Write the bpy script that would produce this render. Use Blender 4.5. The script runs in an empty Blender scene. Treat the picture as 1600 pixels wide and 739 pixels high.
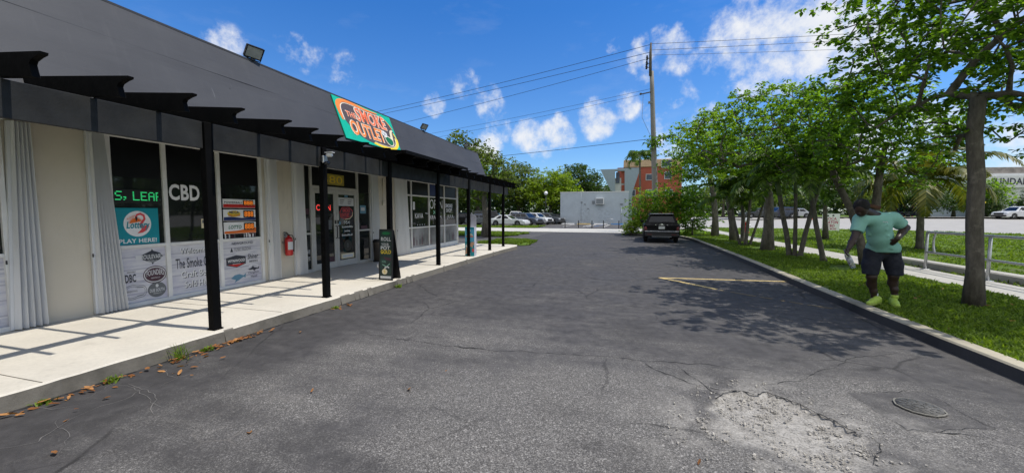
# Strip-mall parking lot on a sunny day - everything built in code (Blender 4.5)
import bpy, math, random
import numpy as np
from mathutils import Vector, Matrix, Quaternion
R = math.radians
rnd = random.Random(11)
SC = bpy.context.scene
COL = SC.collection
ORIG = {}

# ------------------------------------------------------------------ helpers
class MB:
    """collects geometry in world coordinates; build() links it as ONE mesh object"""
    def __init__(s):
        s.v = []; s.f = []; s.m = []; s.s = []
    def add(s, vs, fs, mat=0, smooth=False):
        b = len(s.v)
        s.v.extend([tuple(p) for p in vs])
        for f in fs:
            s.f.append([i + b for i in f]); s.m.append(mat); s.s.append(smooth)
        return s
    def box(s, x0, x1, y0, y1, z0, z1, mat=0, bev=0.0, M=None):
        if x0 > x1: x0, x1 = x1, x0
        if y0 > y1: y0, y1 = y1, y0
        if z0 > z1: z0, z1 = z1, z0
        if bev <= 0:
            vs = [(x, y, z) for z in (z0, z1) for y in (y0, y1) for x in (x0, x1)]
            fs = [(0, 2, 3, 1), (4, 5, 7, 6), (0, 1, 5, 4), (2, 6, 7, 3), (0, 4, 6, 2), (1, 3, 7, 5)]
        else:
            b = min(bev, (x1-x0)*.45, (y1-y0)*.45, (z1-z0)*.45)
            lo = (x0, y0, z0); hi = (x1, y1, z1); vs = []; idx = {}
            for c in range(8):
                sg = [(c >> a) & 1 for a in range(3)]
                for a in range(3):
                    p = [(hi[k] - b if sg[k] else lo[k] + b) if k != a else (hi[k] if sg[k] else lo[k]) for k in range(3)]
                    idx[(c, a)] = len(vs); vs.append(tuple(p))
            fs = []
            def orient(f, n):
                a, b_, c_ = [Vector(vs[i]) for i in f[:3]]
                return f if (b_-a).cross(c_-a).dot(Vector(n)) > 0 else f[::-1]
            for a in range(3):
                u, w = [k for k in range(3) if k != a]
                for sgn in (0, 1):
                    cs = [(sgn << a) | (p << u) | (q << w) for p, q in ((0, 0), (1, 0), (1, 1), (0, 1))]
                    n = [0, 0, 0]; n[a] = 1 if sgn else -1
                    fs.append(orient([idx[(c, a)] for c in cs], n))
                for p in (0, 1):
                    for q in (0, 1):
                        c0 = (p << u) | (q << w); c1 = c0 | (1 << a)
                        n = [0, 0, 0]; n[u] = 1 if p else -1; n[w] = 1 if q else -1
                        fs.append(orient([idx[(c0, u)], idx[(c1, u)], idx[(c1, w)], idx[(c0, w)]], n))
            for c in range(8):
                n = [1 if (c >> k) & 1 else -1 for k in range(3)]
                fs.append(orient([idx[(c, 0)], idx[(c, 1)], idx[(c, 2)]], n))
        if M is not None:
            vs = [tuple(M @ Vector(p)) for p in vs]
        return s.add(vs, fs, mat)
    def tube(s, pts, rad, n=8, mat=0, cap=True, smooth=True, squash=1.0):
        pts = [Vector(p) for p in pts]
        if not hasattr(rad, '__len__'): rad = [rad]*len(pts)
        ref = Vector((0, 0, 1)); t0 = (pts[1]-pts[0]).normalized()
        if abs(t0.dot(ref)) > .9: ref = Vector((1, 0, 0))
        vs = []; u = t0.cross(ref).normalized()
        for i, p in enumerate(pts):
            t = (pts[min(i+1, len(pts)-1)] - pts[max(i-1, 0)]).normalized()
            u = (u - t*u.dot(t)).normalized(); w = t.cross(u)
            for k in range(n):
                a = 2*math.pi*k/n
                vs.append(p + u*(math.cos(a)*rad[i]) + w*(math.sin(a)*rad[i]*squash))
        fs = []
        for i in range(len(pts)-1):
            for k in range(n):
                fs.append((i*n+k, i*n+(k+1) % n, (i+1)*n+(k+1) % n, (i+1)*n+k))
        s.add(vs, fs, mat, smooth)
        if cap:
            b = len(s.v)-len(vs)
            s.f.append([b+k for k in range(n)][::-1]); s.m.append(mat); s.s.append(False)
            b2 = b+(len(pts)-1)*n
            s.f.append([b2+k for k in range(n)]); s.m.append(mat); s.s.append(False)
        return s
    def lathe(s, prof, c=(0, 0, 0), n=16, mat=0, axis='Z', smooth=True):
        vs = []
        for r, h in prof:
            for k in range(n):
                a = 2*math.pi*k/n; x, y = r*math.cos(a), r*math.sin(a)
                p = {'Z': (x, y, h), 'X': (h, x, y), 'Y': (y, h, x)}[axis]
                vs.append((p[0]+c[0], p[1]+c[1], p[2]+c[2]))
        fs = []
        for i in range(len(prof)-1):
            for k in range(n):
                fs.append((i*n+k, i*n+(k+1) % n, (i+1)*n+(k+1) % n, (i+1)*n+k))
        fs.append([k for k in range(n)][::-1]); L = (len(prof)-1)*n
        fs.append([L+k for k in range(n)])
        return s.add(vs, fs, mat, smooth)
    def prism(s, poly, P, n0, n1, mat=0, side=None, smooth=False):
        """poly of (s,t); P(s,t,n)->xyz"""
        k = len(poly)
        vs = [P(a, b, n0) for a, b in poly] + [P(a, b, n1) for a, b in poly]
        s.add(vs, [list(range(k))[::-1], list(range(k, 2*k))], mat)
        b = len(s.v)-2*k
        for i in range(k):
            j = (i+1) % k
            s.f.append([b+i, b+j, b+k+j, b+k+i]); s.m.append(mat if side is None else side); s.s.append(smooth)
        return s
    def poly(s, poly, P, n=0.0, mat=0):
        return s.add([P(a, b, n) for a, b in poly], [list(range(len(poly)))], mat)
    def ellipse(s, P, cs, ct, rs, rt, n=0.0, mat=0, k=28, a0=0, a1=360):
        pts = [(cs+rs*math.cos(R(a0+(a1-a0)*i/k)), ct+rt*math.sin(R(a0+(a1-a0)*i/k))) for i in range(k)]
        return s.poly(pts, P, n, mat)
    def stroke(s, P, pts, w, n=0.0, mat=0, closed=False):
        """flat ribbon along (s,t) points, w scalar or per-point"""
        k = len(pts)
        if not hasattr(w, '__len__'): w = [w]*k
        L = []
        for i in range(k):
            a = pts[(i-1) % k] if (closed or i) else pts[i]; b = pts[(i+1) % k] if (closed or i < k-1) else pts[i]
            dx, dy = b[0]-a[0], b[1]-a[1]; l = math.hypot(dx, dy) or 1
            nx, ny = -dy/l*w[i]/2, dx/l*w[i]/2
            L.append(P(pts[i][0]+nx, pts[i][1]+ny, n)); L.append(P(pts[i][0]-nx, pts[i][1]-ny, n))
        fs = [(2*i, 2*i+1, 2*i+3, 2*i+2) for i in range(k-1)]
        if closed: fs.append((2*k-2, 2*k-1, 1, 0))
        return s.add(L, fs, mat)
    def text(s, body, P, s0, t0, w, h, n=0.0, mat=0, bold=0.0, shear=0.0, warp=None):
        vs, fs = glyphs(body, bold, shear)
        if warp is None:
            warp = lambda a, b: (a, b)
        out = []
        for a, b in vs:
            a2, b2 = warp(a, b)
            out.append(P(s0+a2*w, t0+b2*h, n))
        return s.add(out, fs, mat)

_G = {}
def glyphs(body, bold=0.0, shear=0.0):
    key = (body, bold, shear)
    if key in _G: return _G[key]
    cu = bpy.data.curves.new('glyphs', 'FONT'); cu.body = body; cu.size = 1; cu.offset = bold
    cu.shear = shear; cu.resolution_u = 3; cu.align_x = 'LEFT'; cu.space_character = 1.0 + bold*2
    cu.space_line = .8
    ob = bpy.data.objects.new('glyphs', cu)
    me = bpy.data.meshes.new_from_object(ob)
    co = [(v.co.x, v.co.y) for v in me.vertices]
    fs = [list(p.vertices) for p in me.polygons]
    bpy.data.objects.remove(ob); bpy.data.curves.remove(cu); bpy.data.meshes.remove(me)
    if co:
        x0 = min(c[0] for c in co); x1 = max(c[0] for c in co); y0 = min(c[1] for c in co); y1 = max(c[1] for c in co)
        co = [((x-x0)/(x1-x0), (y-y0)/(y1-y0)) for x, y in co]
    _G[key] = (co, fs)
    return _G[key]

def link_mesh(name, me, mats, parent=None, loc=(0, 0, 0)):
    for m in (mats if isinstance(mats, (list, tuple)) else [mats]):
        me.materials.append(m)
    o = bpy.data.objects.new(name, me); COL.objects.link(o)
    if parent is not None:
        o.parent = parent; ORIG[o.name] = ORIG[parent.name]
    else:
        o.location = loc; ORIG[o.name] = Vector(loc)
    return o

def obj(name, mb, mats, parent=None, loc=None, label=None):
    org = ORIG[parent.name] if parent is not None else Vector(loc or (0, 0, 0))
    me = bpy.data.meshes.new(name)
    me.from_pydata([(p[0]-org[0], p[1]-org[1], p[2]-org[2]) for p in mb.v], [], mb.f)
    me.polygons.foreach_set('material_index', mb.m)
    me.polygons.foreach_set('use_smooth', mb.s)
    me.update()
    o = link_mesh(name, me, mats, parent, tuple(org))
    if label: o['label'] = label
    return o

def np_mesh(name, verts, faces, mats, parent=None, loc=(0, 0, 0), smooth=False):
    """verts (N,3) world coords, faces (M,k) int array"""
    org = np.array(ORIG[parent.name]) if parent is not None else np.array(loc, dtype=float)
    verts = np.asarray(verts, dtype=np.float64) - org; faces = np.asarray(faces, dtype=np.int32)
    me = bpy.data.meshes.new(name); k = faces.shape[1]
    me.vertices.add(len(verts)); me.vertices.foreach_set('co', verts.astype(np.float32).ravel())
    me.loops.add(faces.size); me.loops.foreach_set('vertex_index', faces.ravel())
    me.polygons.add(len(faces)); me.polygons.foreach_set('loop_start', np.arange(0, faces.size, k, dtype=np.int32))
    me.polygons.foreach_set('use_smooth', np.full(len(faces), smooth, dtype=bool))
    me.update(calc_edges=True); me.validate()
    return link_mesh(name, me, mats, parent, tuple(org))

def tag(o, label, cat, group=None, kind=None):
    if label: o['label'] = label
    if cat: o['category'] = cat
    if group: o['group'] = group
    if kind: o['kind'] = kind
    return o
def structure(o):
    o['kind'] = 'structure'; return o
def thing(name, label, cat, loc=(0, 0, 0), group=None):
    o = bpy.data.objects.new(name, None); COL.objects.link(o); o.location = loc
    o.empty_display_size = .2
    ORIG[o.name] = Vector(loc)
    return tag(o, label, cat, group)
def dup(root, loc, rotz=0.0, label=None, group=None, scale=1.0):
    r = root.copy(); COL.objects.link(r); r.location = loc; r.rotation_euler = (0, 0, rotz); r.scale = (scale,)*3
    if label: r['label'] = label
    if group: r['group'] = group
    for ch in list(root.children):
        c = ch.copy(); COL.objects.link(c); c.parent = r
        for g in list(ch.children):
            d = g.copy(); COL.objects.link(d); d.parent = c
    return r

# ------------------------------------------------------------------ materials
class NT:
    def __init__(s, m):
        m.use_nodes = True; s.t = m.node_tree; s.t.nodes.clear(); s.out = s.n('ShaderNodeOutputMaterial')
    def n(s, ty, **kw):
        nd = s.t.nodes.new(ty)
        for k, v in kw.items(): setattr(nd, k, v)
        return nd
    def l(s, a, b): s.t.links.new(a, b)
    def coord(s, kind='Object'):
        return s.n('ShaderNodeTexCoord').outputs[kind]
    def noise(s, co, scale, detail=4, rough=.55, dist=0.0):
        nd = s.n('ShaderNodeTexNoise'); nd.inputs['Scale'].default_value = scale; nd.inputs['Detail'].default_value = detail
        nd.inputs['Roughness'].default_value = rough; nd.inputs['Distortion'].default_value = dist
        s.l(co, nd.inputs['Vector']); return nd.outputs['Fac']
    def ramp(s, fac, stops):
        nd = s.n('ShaderNodeValToRGB'); e = nd.color_ramp.elements
        while len(e) < len(stops): e.new(.5)
        for el, (p, c) in zip(e, stops):
            el.position = p; el.color = (c, c, c, 1) if not hasattr(c, '__len__') else (*c, 1)
        s.l(fac, nd.inputs['Fac']); return nd.outputs['Color']
    def math(s, op, a, b=None, clamp=False):
        nd = s.n('ShaderNodeMath', operation=op); nd.use_clamp = clamp
        for i, x in enumerate((a, b)):
            if x is None: continue
            if isinstance(x, (int, float)): nd.inputs[i].default_value = x
            else: s.l(x, nd.inputs[i])
        return nd.outputs[0]
    def mix(s, fac, a, b, blend='MIX'):
        nd = s.n('ShaderNodeMix', data_type='RGBA', blend_type=blend)
        for x, sock in ((fac, nd.inputs[0]), (a, nd.inputs[6]), (b, nd.inputs[7])):
            if isinstance(x, (int, float)): sock.default_value = x if sock.type == 'VALUE' else (x, x, x, 1)
            elif isinstance(x, (tuple, list)): sock.default_value = (*x[:3], 1)
            else: s.l(x, sock)
        return nd.outputs[2]
    def mapping(s, co, scale=(1, 1, 1), loc=(0, 0, 0), rot=(0, 0, 0)):
        nd = s.n('ShaderNodeMapping'); nd.inputs['Scale'].default_value = scale
        nd.inputs['Location'].default_value = loc; nd.inputs['Rotation'].default_value = rot
        s.l(co, nd.inputs['Vector']); return nd.outputs['Vector']
    def bsdf(s, col, rough=.6, metal=0.0, spec=.5, bump=None, bstr=.3, bdist=.01, coat=0.0):
        nd = s.n('ShaderNodeBsdfPrincipled')
        for x, k in ((col, 'Base Color'), (rough, 'Roughness')):
            if isinstance(x, (int, float)): nd.inputs[k].default_value = x
            elif isinstance(x, (tuple, list)): nd.inputs[k].default_value = (*x[:3], 1)
            else: s.l(x, nd.inputs[k])
        nd.inputs['Metallic'].default_value = metal; nd.inputs['Specular IOR Level'].default_value = spec
        nd.inputs['Coat Weight'].default_value = coat
        if bump is not None:
            b = s.n('ShaderNodeBump'); b.inputs['Strength'].default_value = bstr; b.inputs['Distance'].default_value = bdist
            s.l(bump, b.inputs['Height']); s.l(b.outputs[0], nd.inputs['Normal'])
        return nd
    def done(s, nd): s.l(nd.outputs[0], s.out.inputs['Surface'])

def sc(c, k): return tuple(min(1, max(0, x*k)) for x in c)
def mat(name, col, rough=.6, metal=0.0, var=.18, scale=3.0, bump=0.0, bscale=40.0, bdist=.004, spec=.5, coat=0.0, streak=False):
    m = bpy.data.materials.new(name); t = NT(m); co = t.coord()
    c1 = co if not streak else t.mapping(co, (1, 1, .15))
    f = t.noise(c1, scale, 5, .6)
    c = t.ramp(f, [(.3, sc(col, 1-var)), (.7, sc(col, 1+var))])
    r = t.ramp(t.noise(co, scale*2.3, 3), [(.3, max(.02, rough*.85)), (.7, min(1, rough*1.15))])
    b = t.noise(co, bscale, 4) if bump else None
    t.done(t.bsdf(c, r, metal, spec, b, bump, bdist, coat)); return m
def plain(name, col, rough=.5, metal=0.0, spec=.5, coat=0.0):
    return mat(name, col, rough, metal, .05, 8.0, spec=spec, coat=coat)
def emit(name, col, strength):
    m = bpy.data.materials.new(name); t = NT(m)
    b = t.bsdf(sc(col, .3), .5); b.inputs['Emission Color'].default_value = (*col, 1); b.inputs['Emission Strength'].default_value = strength
    t.done(b); return m
def leafmat(name, dark, light, trans=.35, rough=.45):
    m = bpy.data.materials.new(name); t = NT(m)
    g = t.n('ShaderNodeNewGeometry')
    c = t.ramp(g.outputs['Random Per Island'], [(0, dark), (.55, tuple((a+b)/2 for a, b in zip(dark, light))), (1, light)])
    n = t.noise(t.coord(), 1.1, 2)
    c = t.mix(.5, c, t.ramp(n, [(.3, (.55, .6, .5)), (.7, (1.25, 1.2, 1.1))]), 'MULTIPLY')
    b = t.bsdf(c, rough, 0, .4)
    tr = t.n('ShaderNodeBsdfTranslucent'); t.l(t.mix(1.0, c, (1.3, 1.35, .5), 'MULTIPLY'), tr.inputs['Color'])
    mx = t.n('ShaderNodeMixShader'); mx.inputs[0].default_value = trans
    t.l(b.outputs[0], mx.inputs[1]); t.l(tr.outputs[0], mx.inputs[2]); t.done(mx); return m

M = {}
M['white_frame'] = mat('white_frame', (.72, .72, .70), .45, var=.08, scale=4)
M['alu_frame'] = mat('alu_frame', (.50, .49, .46), .45, .15, var=.1, scale=4)
M['black_timber'] = mat('black_timber', (.003, .003, .0032), .7, var=.3, scale=6, bump=.3, bscale=60, spec=.08)
M['beam_paint'] = mat('beam_paint', (.017, .0175, .0175), .65, var=.4, scale=3, bump=.4, bscale=50, spec=.3)
M['black'] = plain('black', (.008, .008, .009), .5)
M['blind'] = mat('blind', (.006, .006, .007), .35, var=.3, scale=2, spec=.25)
M['white'] = plain('white', (.8, .8, .8), .5)
M['steel'] = mat('galvanised_steel', (.45, .46, .47), .4, .6, var=.15, scale=8)
M['chrome'] = plain('chrome', (.7, .7, .7), .18, 1.0)
M['rubber'] = mat('rubber', (.012, .012, .012), .8, var=.2)
M['red'] = plain('red_paint', (.5, .012, .012), .3, coat=.4)
M['yellow'] = plain('yellow', (.75, .55, .03), .5)
M['teal'] = plain('teal', (.0, .26, .32), .45)
M['film_ink'] = plain('film_ink', (.03, .035, .05), .5)
M['film_grey'] = plain('film_grey', (.13, .14, .15), .5)
M['film_pale'] = plain('film_pale', (.60, .61, .62), .5)
M['film_maroon'] = plain('film_maroon', (.06, .02, .035), .5)
M['film_blue'] = plain('film_blue', (.10, .25, .36), .5)
M['orange'] = plain('orange', (.75, .16, .02), .5)
M['pinkred'] = plain('pinkred', (.7, .07, .08), .5)
M['navy'] = plain('navy', (.01, .025, .12), .5)
M['green'] = plain('green', (.0, .14, .04), .5)
M['skyblue'] = plain('skyblue', (.10, .42, .62), .5)
M['cream'] = plain('cream', (.75, .66, .45), .5)
M['skin_pale'] = plain('photo_tan', (.55, .33, .22), .5)
M['led_off'] = plain('led_off', (.012, .014, .012), .4)
M['led_green'] = emit('led_green', (.05, 1.0, .3), .45)
M['led_orange'] = emit('led_orange', (1.0, .25, .02), .45)
M['neon_red'] = emit('neon_red', (1.0, .06, .05), .9)

def glassmat(name, col, rough=.03, spec=.5):
    m = bpy.data.materials.new(name); t = NT(m); co = t.coord()
    n = t.noise(co, .9, 3)
    c = t.ramp(n, [(.35, sc(col, .5)), (.65, sc(col, 1.6))])
    b = t.noise(co, 1.3, 1)
    t.done(t.bsdf(c, rough, 0, spec, b, .04, .05)); return m
M['shop_glass'] = glassmat('shop_glass', (.014, .017, .017))
M['car_glass'] = glassmat('car_glass', (.008, .009, .011), .04)
M['far_glass'] = glassmat('far_glass', (.03, .05, .08), .05)
# ------------------------------------------------------------------ camera (survey helpers turn a sighting into a place)
CAM_H = 1.65; FPX = 600.0
YAW = math.atan(170/math.hypot(FPX, 37.5)); PITCH = math.atan(37.5/FPX)
def ray(u, v):
    x = (u-800)/FPX; y = -(v-369.5)/FPX
    cp, sp = math.cos(PITCH), math.sin(PITCH); fw = cp + y*sp; up = y*cp - sp
    cy, sy = math.cos(YAW), math.sin(YAW)
    return (x*cy - fw*sy, x*sy + fw*cy, up)
def gp(u, v, z=0.0):
    X, Y, Z = ray(u, v); t = (z-CAM_H)/Z; return (X*t, Y*t, z)
def wy(u, v, y):
    X, Y, Z = ray(u, v); t = y/Y; return (X*t, y, CAM_H+Z*t)
cam = bpy.data.cameras.new('camera'); camo = bpy.data.objects.new('camera', cam); COL.objects.link(camo)
cam.sensor_width = 36; cam.lens = FPX/1600*36; cam.clip_start = .05; cam.clip_end = 3000
camo.location = (0, 0, CAM_H); camo.rotation_euler = (R(90)-PITCH, 0, YAW)
SC.camera = camo

# ------------------------------------------------------------------ sun and sky
SUN_EL = 64.5; SUN_AZ = 87.0      # azimuth clockwise from +Y
sd = Vector((math.sin(R(SUN_AZ))*math.cos(R(SUN_EL)), math.cos(R(SUN_AZ))*math.cos(R(SUN_EL)), math.sin(R(SUN_EL))))
sl = bpy.data.lights.new('sun', 'SUN'); sl.energy = 3.55; sl.angle = R(.53); sl.color = (1, .955, .88)
so = bpy.data.objects.new('sun', sl); COL.objects.link(so); so.rotation_euler = sd.to_track_quat('Z', 'Y').to_euler()
so.location = (20, 0, 40)
w = bpy.data.worlds.new('World'); SC.world = w; w.use_nodes = True
t = w.node_tree; t.nodes.clear()
class WN(NT):
    def __init__(s, tree): s.t = tree; s.out = s.n('ShaderNodeOutputWorld')
W = WN(t)
sky = W.n('ShaderNodeTexSky', sky_type='NISHITA'); sky.sun_disc = False
sky.sun_elevation = R(SUN_EL); sky.sun_rotation = R(SUN_AZ); sky.air_density = 1.0; sky.dust_density = .35; sky.ozone_density = 2.0
dirv = W.coord('Generated')
nv = W.n('ShaderNodeVectorMath', operation='NORMALIZE'); W.l(dirv, nv.inputs[0]); dirn = nv.outputs[0]
sx = W.n('ShaderNodeSeparateXYZ'); W.l(dirn, sx.inputs[0])
tint = W.ramp(sx.outputs[2], [(.0, (.62, .72, .84)), (.14, (.42, .65, .91)), (.45, (.20, .55, .96))])
skyc = W.mix(1.0, sky.outputs[0], tint, 'MULTIPLY')
# cumulus: each cloud is a few soft lobes at its bearing, broken up by noise
lobes = [  # u, v, radius px, weight
 (1190, 62, 70, 1.0), (1255, 48, 75, 1.1), (1320, 25, 80, 1.1), (1400, 30, 90, 1.0), (1290, 85, 60, .75), (1160, 75, 45, .9), (1500, 15, 90, .9), (1600, 60, 80, .8),
 (1045, 78, 34, 1.05), (1010, 98, 30, 1.0), (1060, 92, 26, .8), (1003, 72, 18, .7),
 (935, 188, 30, 1.15), (920, 182, 18, .9), (872, 208, 27, 1.1), (828, 214, 26, 1.05), (846, 238, 18, .8), (978, 163, 26, .8),
 (760, 232, 24, 1.05), (745, 245, 22, 1.0), (455, 84, 34, .46), (500, 84, 24, .4), (540, 112, 30, .46), (350, 68, 30, .5),
 (728, 138, 26, .72), (760, 160, 26, .72), (675, 165, 20, .62), (1050, 230, 30, .7), (1100, 190, 30, .55), (780, 200, 24, .5), (1195, 10, 26, .6), (960, 70, 14, .6), (1420, 240, 90, .8), (1570, 250, 60, .8), (1050,170,40,.5), ]
tot = None
for (u, v, r, wt) in lobes:
    if r < 40: r *= .9
    d = Vector(ray(u, v)); ln = d.length; d.normalize()
    ca = r/FPX/max(1.0, (ln))                    # angular radius
    dp = W.n('ShaderNodeVectorMath', operation='DOT_PRODUCT'); W.l(dirn, dp.inputs[0]); dp.inputs[1].default_value = d
    mr = W.n('ShaderNodeMapRange', interpolation_type='SMOOTHSTEP')
    mr.inputs['From Min'].default_value = math.cos(ca*1.6); mr.inputs['From Max'].default_value = math.cos(ca*.15)
    mr.inputs['To Min'].default_value = 0; mr.inputs['To Max'].default_value = wt
    W.l(dp.outputs['Value'], mr.inputs['Value'])
    tot = mr.outputs[0] if tot is None else W.math('MAXIMUM', tot, mr.outputs[0])
for (az, el, rad_, wt) in ((118, 22, 26, 1.6), (150, 35, 32, 1.7), (190, 25, 34, 1.7), (225, 40, 30, 1.6), (260, 25, 28, 1.5), (100, 12, 16, 1.0), (60, 14, 14, .9), (170, 66, 26, 1.6), (20, 75, 14, 1.2), (262, 45, 18, 1.2), (75, 30, 12, .9)):  # unseen cloud bank added overhead and behind the camera to brighten the shaded sides
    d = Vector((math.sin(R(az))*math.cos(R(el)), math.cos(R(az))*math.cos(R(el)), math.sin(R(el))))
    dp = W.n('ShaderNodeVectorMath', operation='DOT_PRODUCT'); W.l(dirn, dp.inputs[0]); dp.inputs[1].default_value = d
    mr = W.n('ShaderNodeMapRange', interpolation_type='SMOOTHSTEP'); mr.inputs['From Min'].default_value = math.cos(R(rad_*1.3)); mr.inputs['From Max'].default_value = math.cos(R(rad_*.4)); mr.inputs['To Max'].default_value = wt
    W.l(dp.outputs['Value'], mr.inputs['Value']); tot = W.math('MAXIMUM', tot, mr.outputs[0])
n1 = W.noise(dirn, 10.0, 10, .64, .12)
n3 = W.noise(dirn, 27.0, 7, .6, .1)
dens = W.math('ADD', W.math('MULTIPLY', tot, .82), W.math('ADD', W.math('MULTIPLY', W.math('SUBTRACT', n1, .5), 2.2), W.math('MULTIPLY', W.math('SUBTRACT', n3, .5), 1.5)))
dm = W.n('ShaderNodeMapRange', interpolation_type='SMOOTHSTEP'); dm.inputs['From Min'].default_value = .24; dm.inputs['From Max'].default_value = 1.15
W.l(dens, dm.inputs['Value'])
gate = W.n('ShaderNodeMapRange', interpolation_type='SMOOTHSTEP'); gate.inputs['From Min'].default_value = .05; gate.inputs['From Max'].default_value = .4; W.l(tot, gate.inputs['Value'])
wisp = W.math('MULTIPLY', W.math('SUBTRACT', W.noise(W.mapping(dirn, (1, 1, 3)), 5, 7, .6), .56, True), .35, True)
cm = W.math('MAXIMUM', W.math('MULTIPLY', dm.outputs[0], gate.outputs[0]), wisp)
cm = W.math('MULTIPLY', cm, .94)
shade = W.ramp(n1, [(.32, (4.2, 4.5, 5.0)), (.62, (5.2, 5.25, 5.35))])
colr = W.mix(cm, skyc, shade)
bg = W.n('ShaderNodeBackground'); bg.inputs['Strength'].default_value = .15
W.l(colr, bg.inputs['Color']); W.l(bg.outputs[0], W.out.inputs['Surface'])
vs_ = SC.view_settings; vs_.view_transform = 'Standard'; vs_.look = 'None'; vs_.gamma = 1; vs_.exposure = 0.25; vs_.use_curve_mapping = False
SC.render.engine = 'CYCLES'; SC.cycles.max_bounces = 6; SC.cycles.diffuse_bounces = 3; SC.cycles.glossy_bounces = 3
SC.cycles.transmission_bounces = 4; SC.cycles.transparent_max_bounces = 6; SC.cycles.use_denoising = True
SC.cycles.caustics_reflective = False; SC.cycles.caustics_refractive = False

# ------------------------------------------------------------------ ground surfaces
def vnoise(x, y, seed=0):
    xi = np.floor(x).astype(np.int64); yi = np.floor(y).astype(np.int64); fx = x-xi; fy = y-yi
    fx = fx*fx*(3-2*fx); fy = fy*fy*(3-2*fy)
    def h(a, b):
        n = (a*374761393 + b*668265263 + seed*1442695041) & 0x7fffffff
        n = (n ^ (n >> 13))*1274126177 & 0x7fffffff
        return ((n ^ (n >> 16)) & 0xffff)/65535.0
    return (h(xi, yi)*(1-fx)+h(xi+1, yi)*fx)*(1-fy)+(h(xi, yi+1)*(1-fx)+h(xi+1, yi+1)*fx)*fy
def fbm(x, y, seed=0, o=4):
    s = 0; a = .5
    for i in range(o): s = s+a*vnoise(x*2**i, y*2**i, seed+i); a *= .5
    return s/(1-.5**o)
def sstep(a, b, x):
    t_ = np.clip((x-a)/(b-a), 0, 1); return t_*t_*(3-2*t_)
def inside(px, py, poly):
    r = np.zeros(px.shape, bool); n = len(poly)
    for i in range(n):
        x0, y0 = poly[i][:2]; x1, y1 = poly[(i+1) % n][:2]
        c = ((y0 > py) != (y1 > py)) & (px < (x1-x0)*(py-y0)/((y1-y0) or 1e-9)+x0); r ^= c
    return r
def segdist(px, py, poly, closed=True):
    d = np.full(px.shape, 1e9); n = len(poly)
    for i in range(n if closed else n-1):
        x0, y0 = poly[i][:2]; x1, y1 = poly[(i+1) % n][:2]; dx, dy = x1-x0, y1-y0
        t_ = np.clip(((px-x0)*dx+(py-y0)*dy)/(dx*dx+dy*dy+1e-12), 0, 1)
        d = np.minimum(d, np.hypot(px-x0-t_*dx, py-y0-t_*dy))
    return d

lip = [gp(*p)[:2] for p in [(1118, 622), (1140, 609), (1165, 611), (1184, 617), (1197, 611), (1222, 620), (1250, 631), (1294, 652), (1337, 675), (1350, 684)]]
low = [gp(*p)[:2] for p in [(1372, 712), (1385, 750), (1300, 775), (1240, 735), (1190, 712), (1140, 695), (1095, 684), (1072, 668), (1095, 645)]]
HOLE = lip+low

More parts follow.
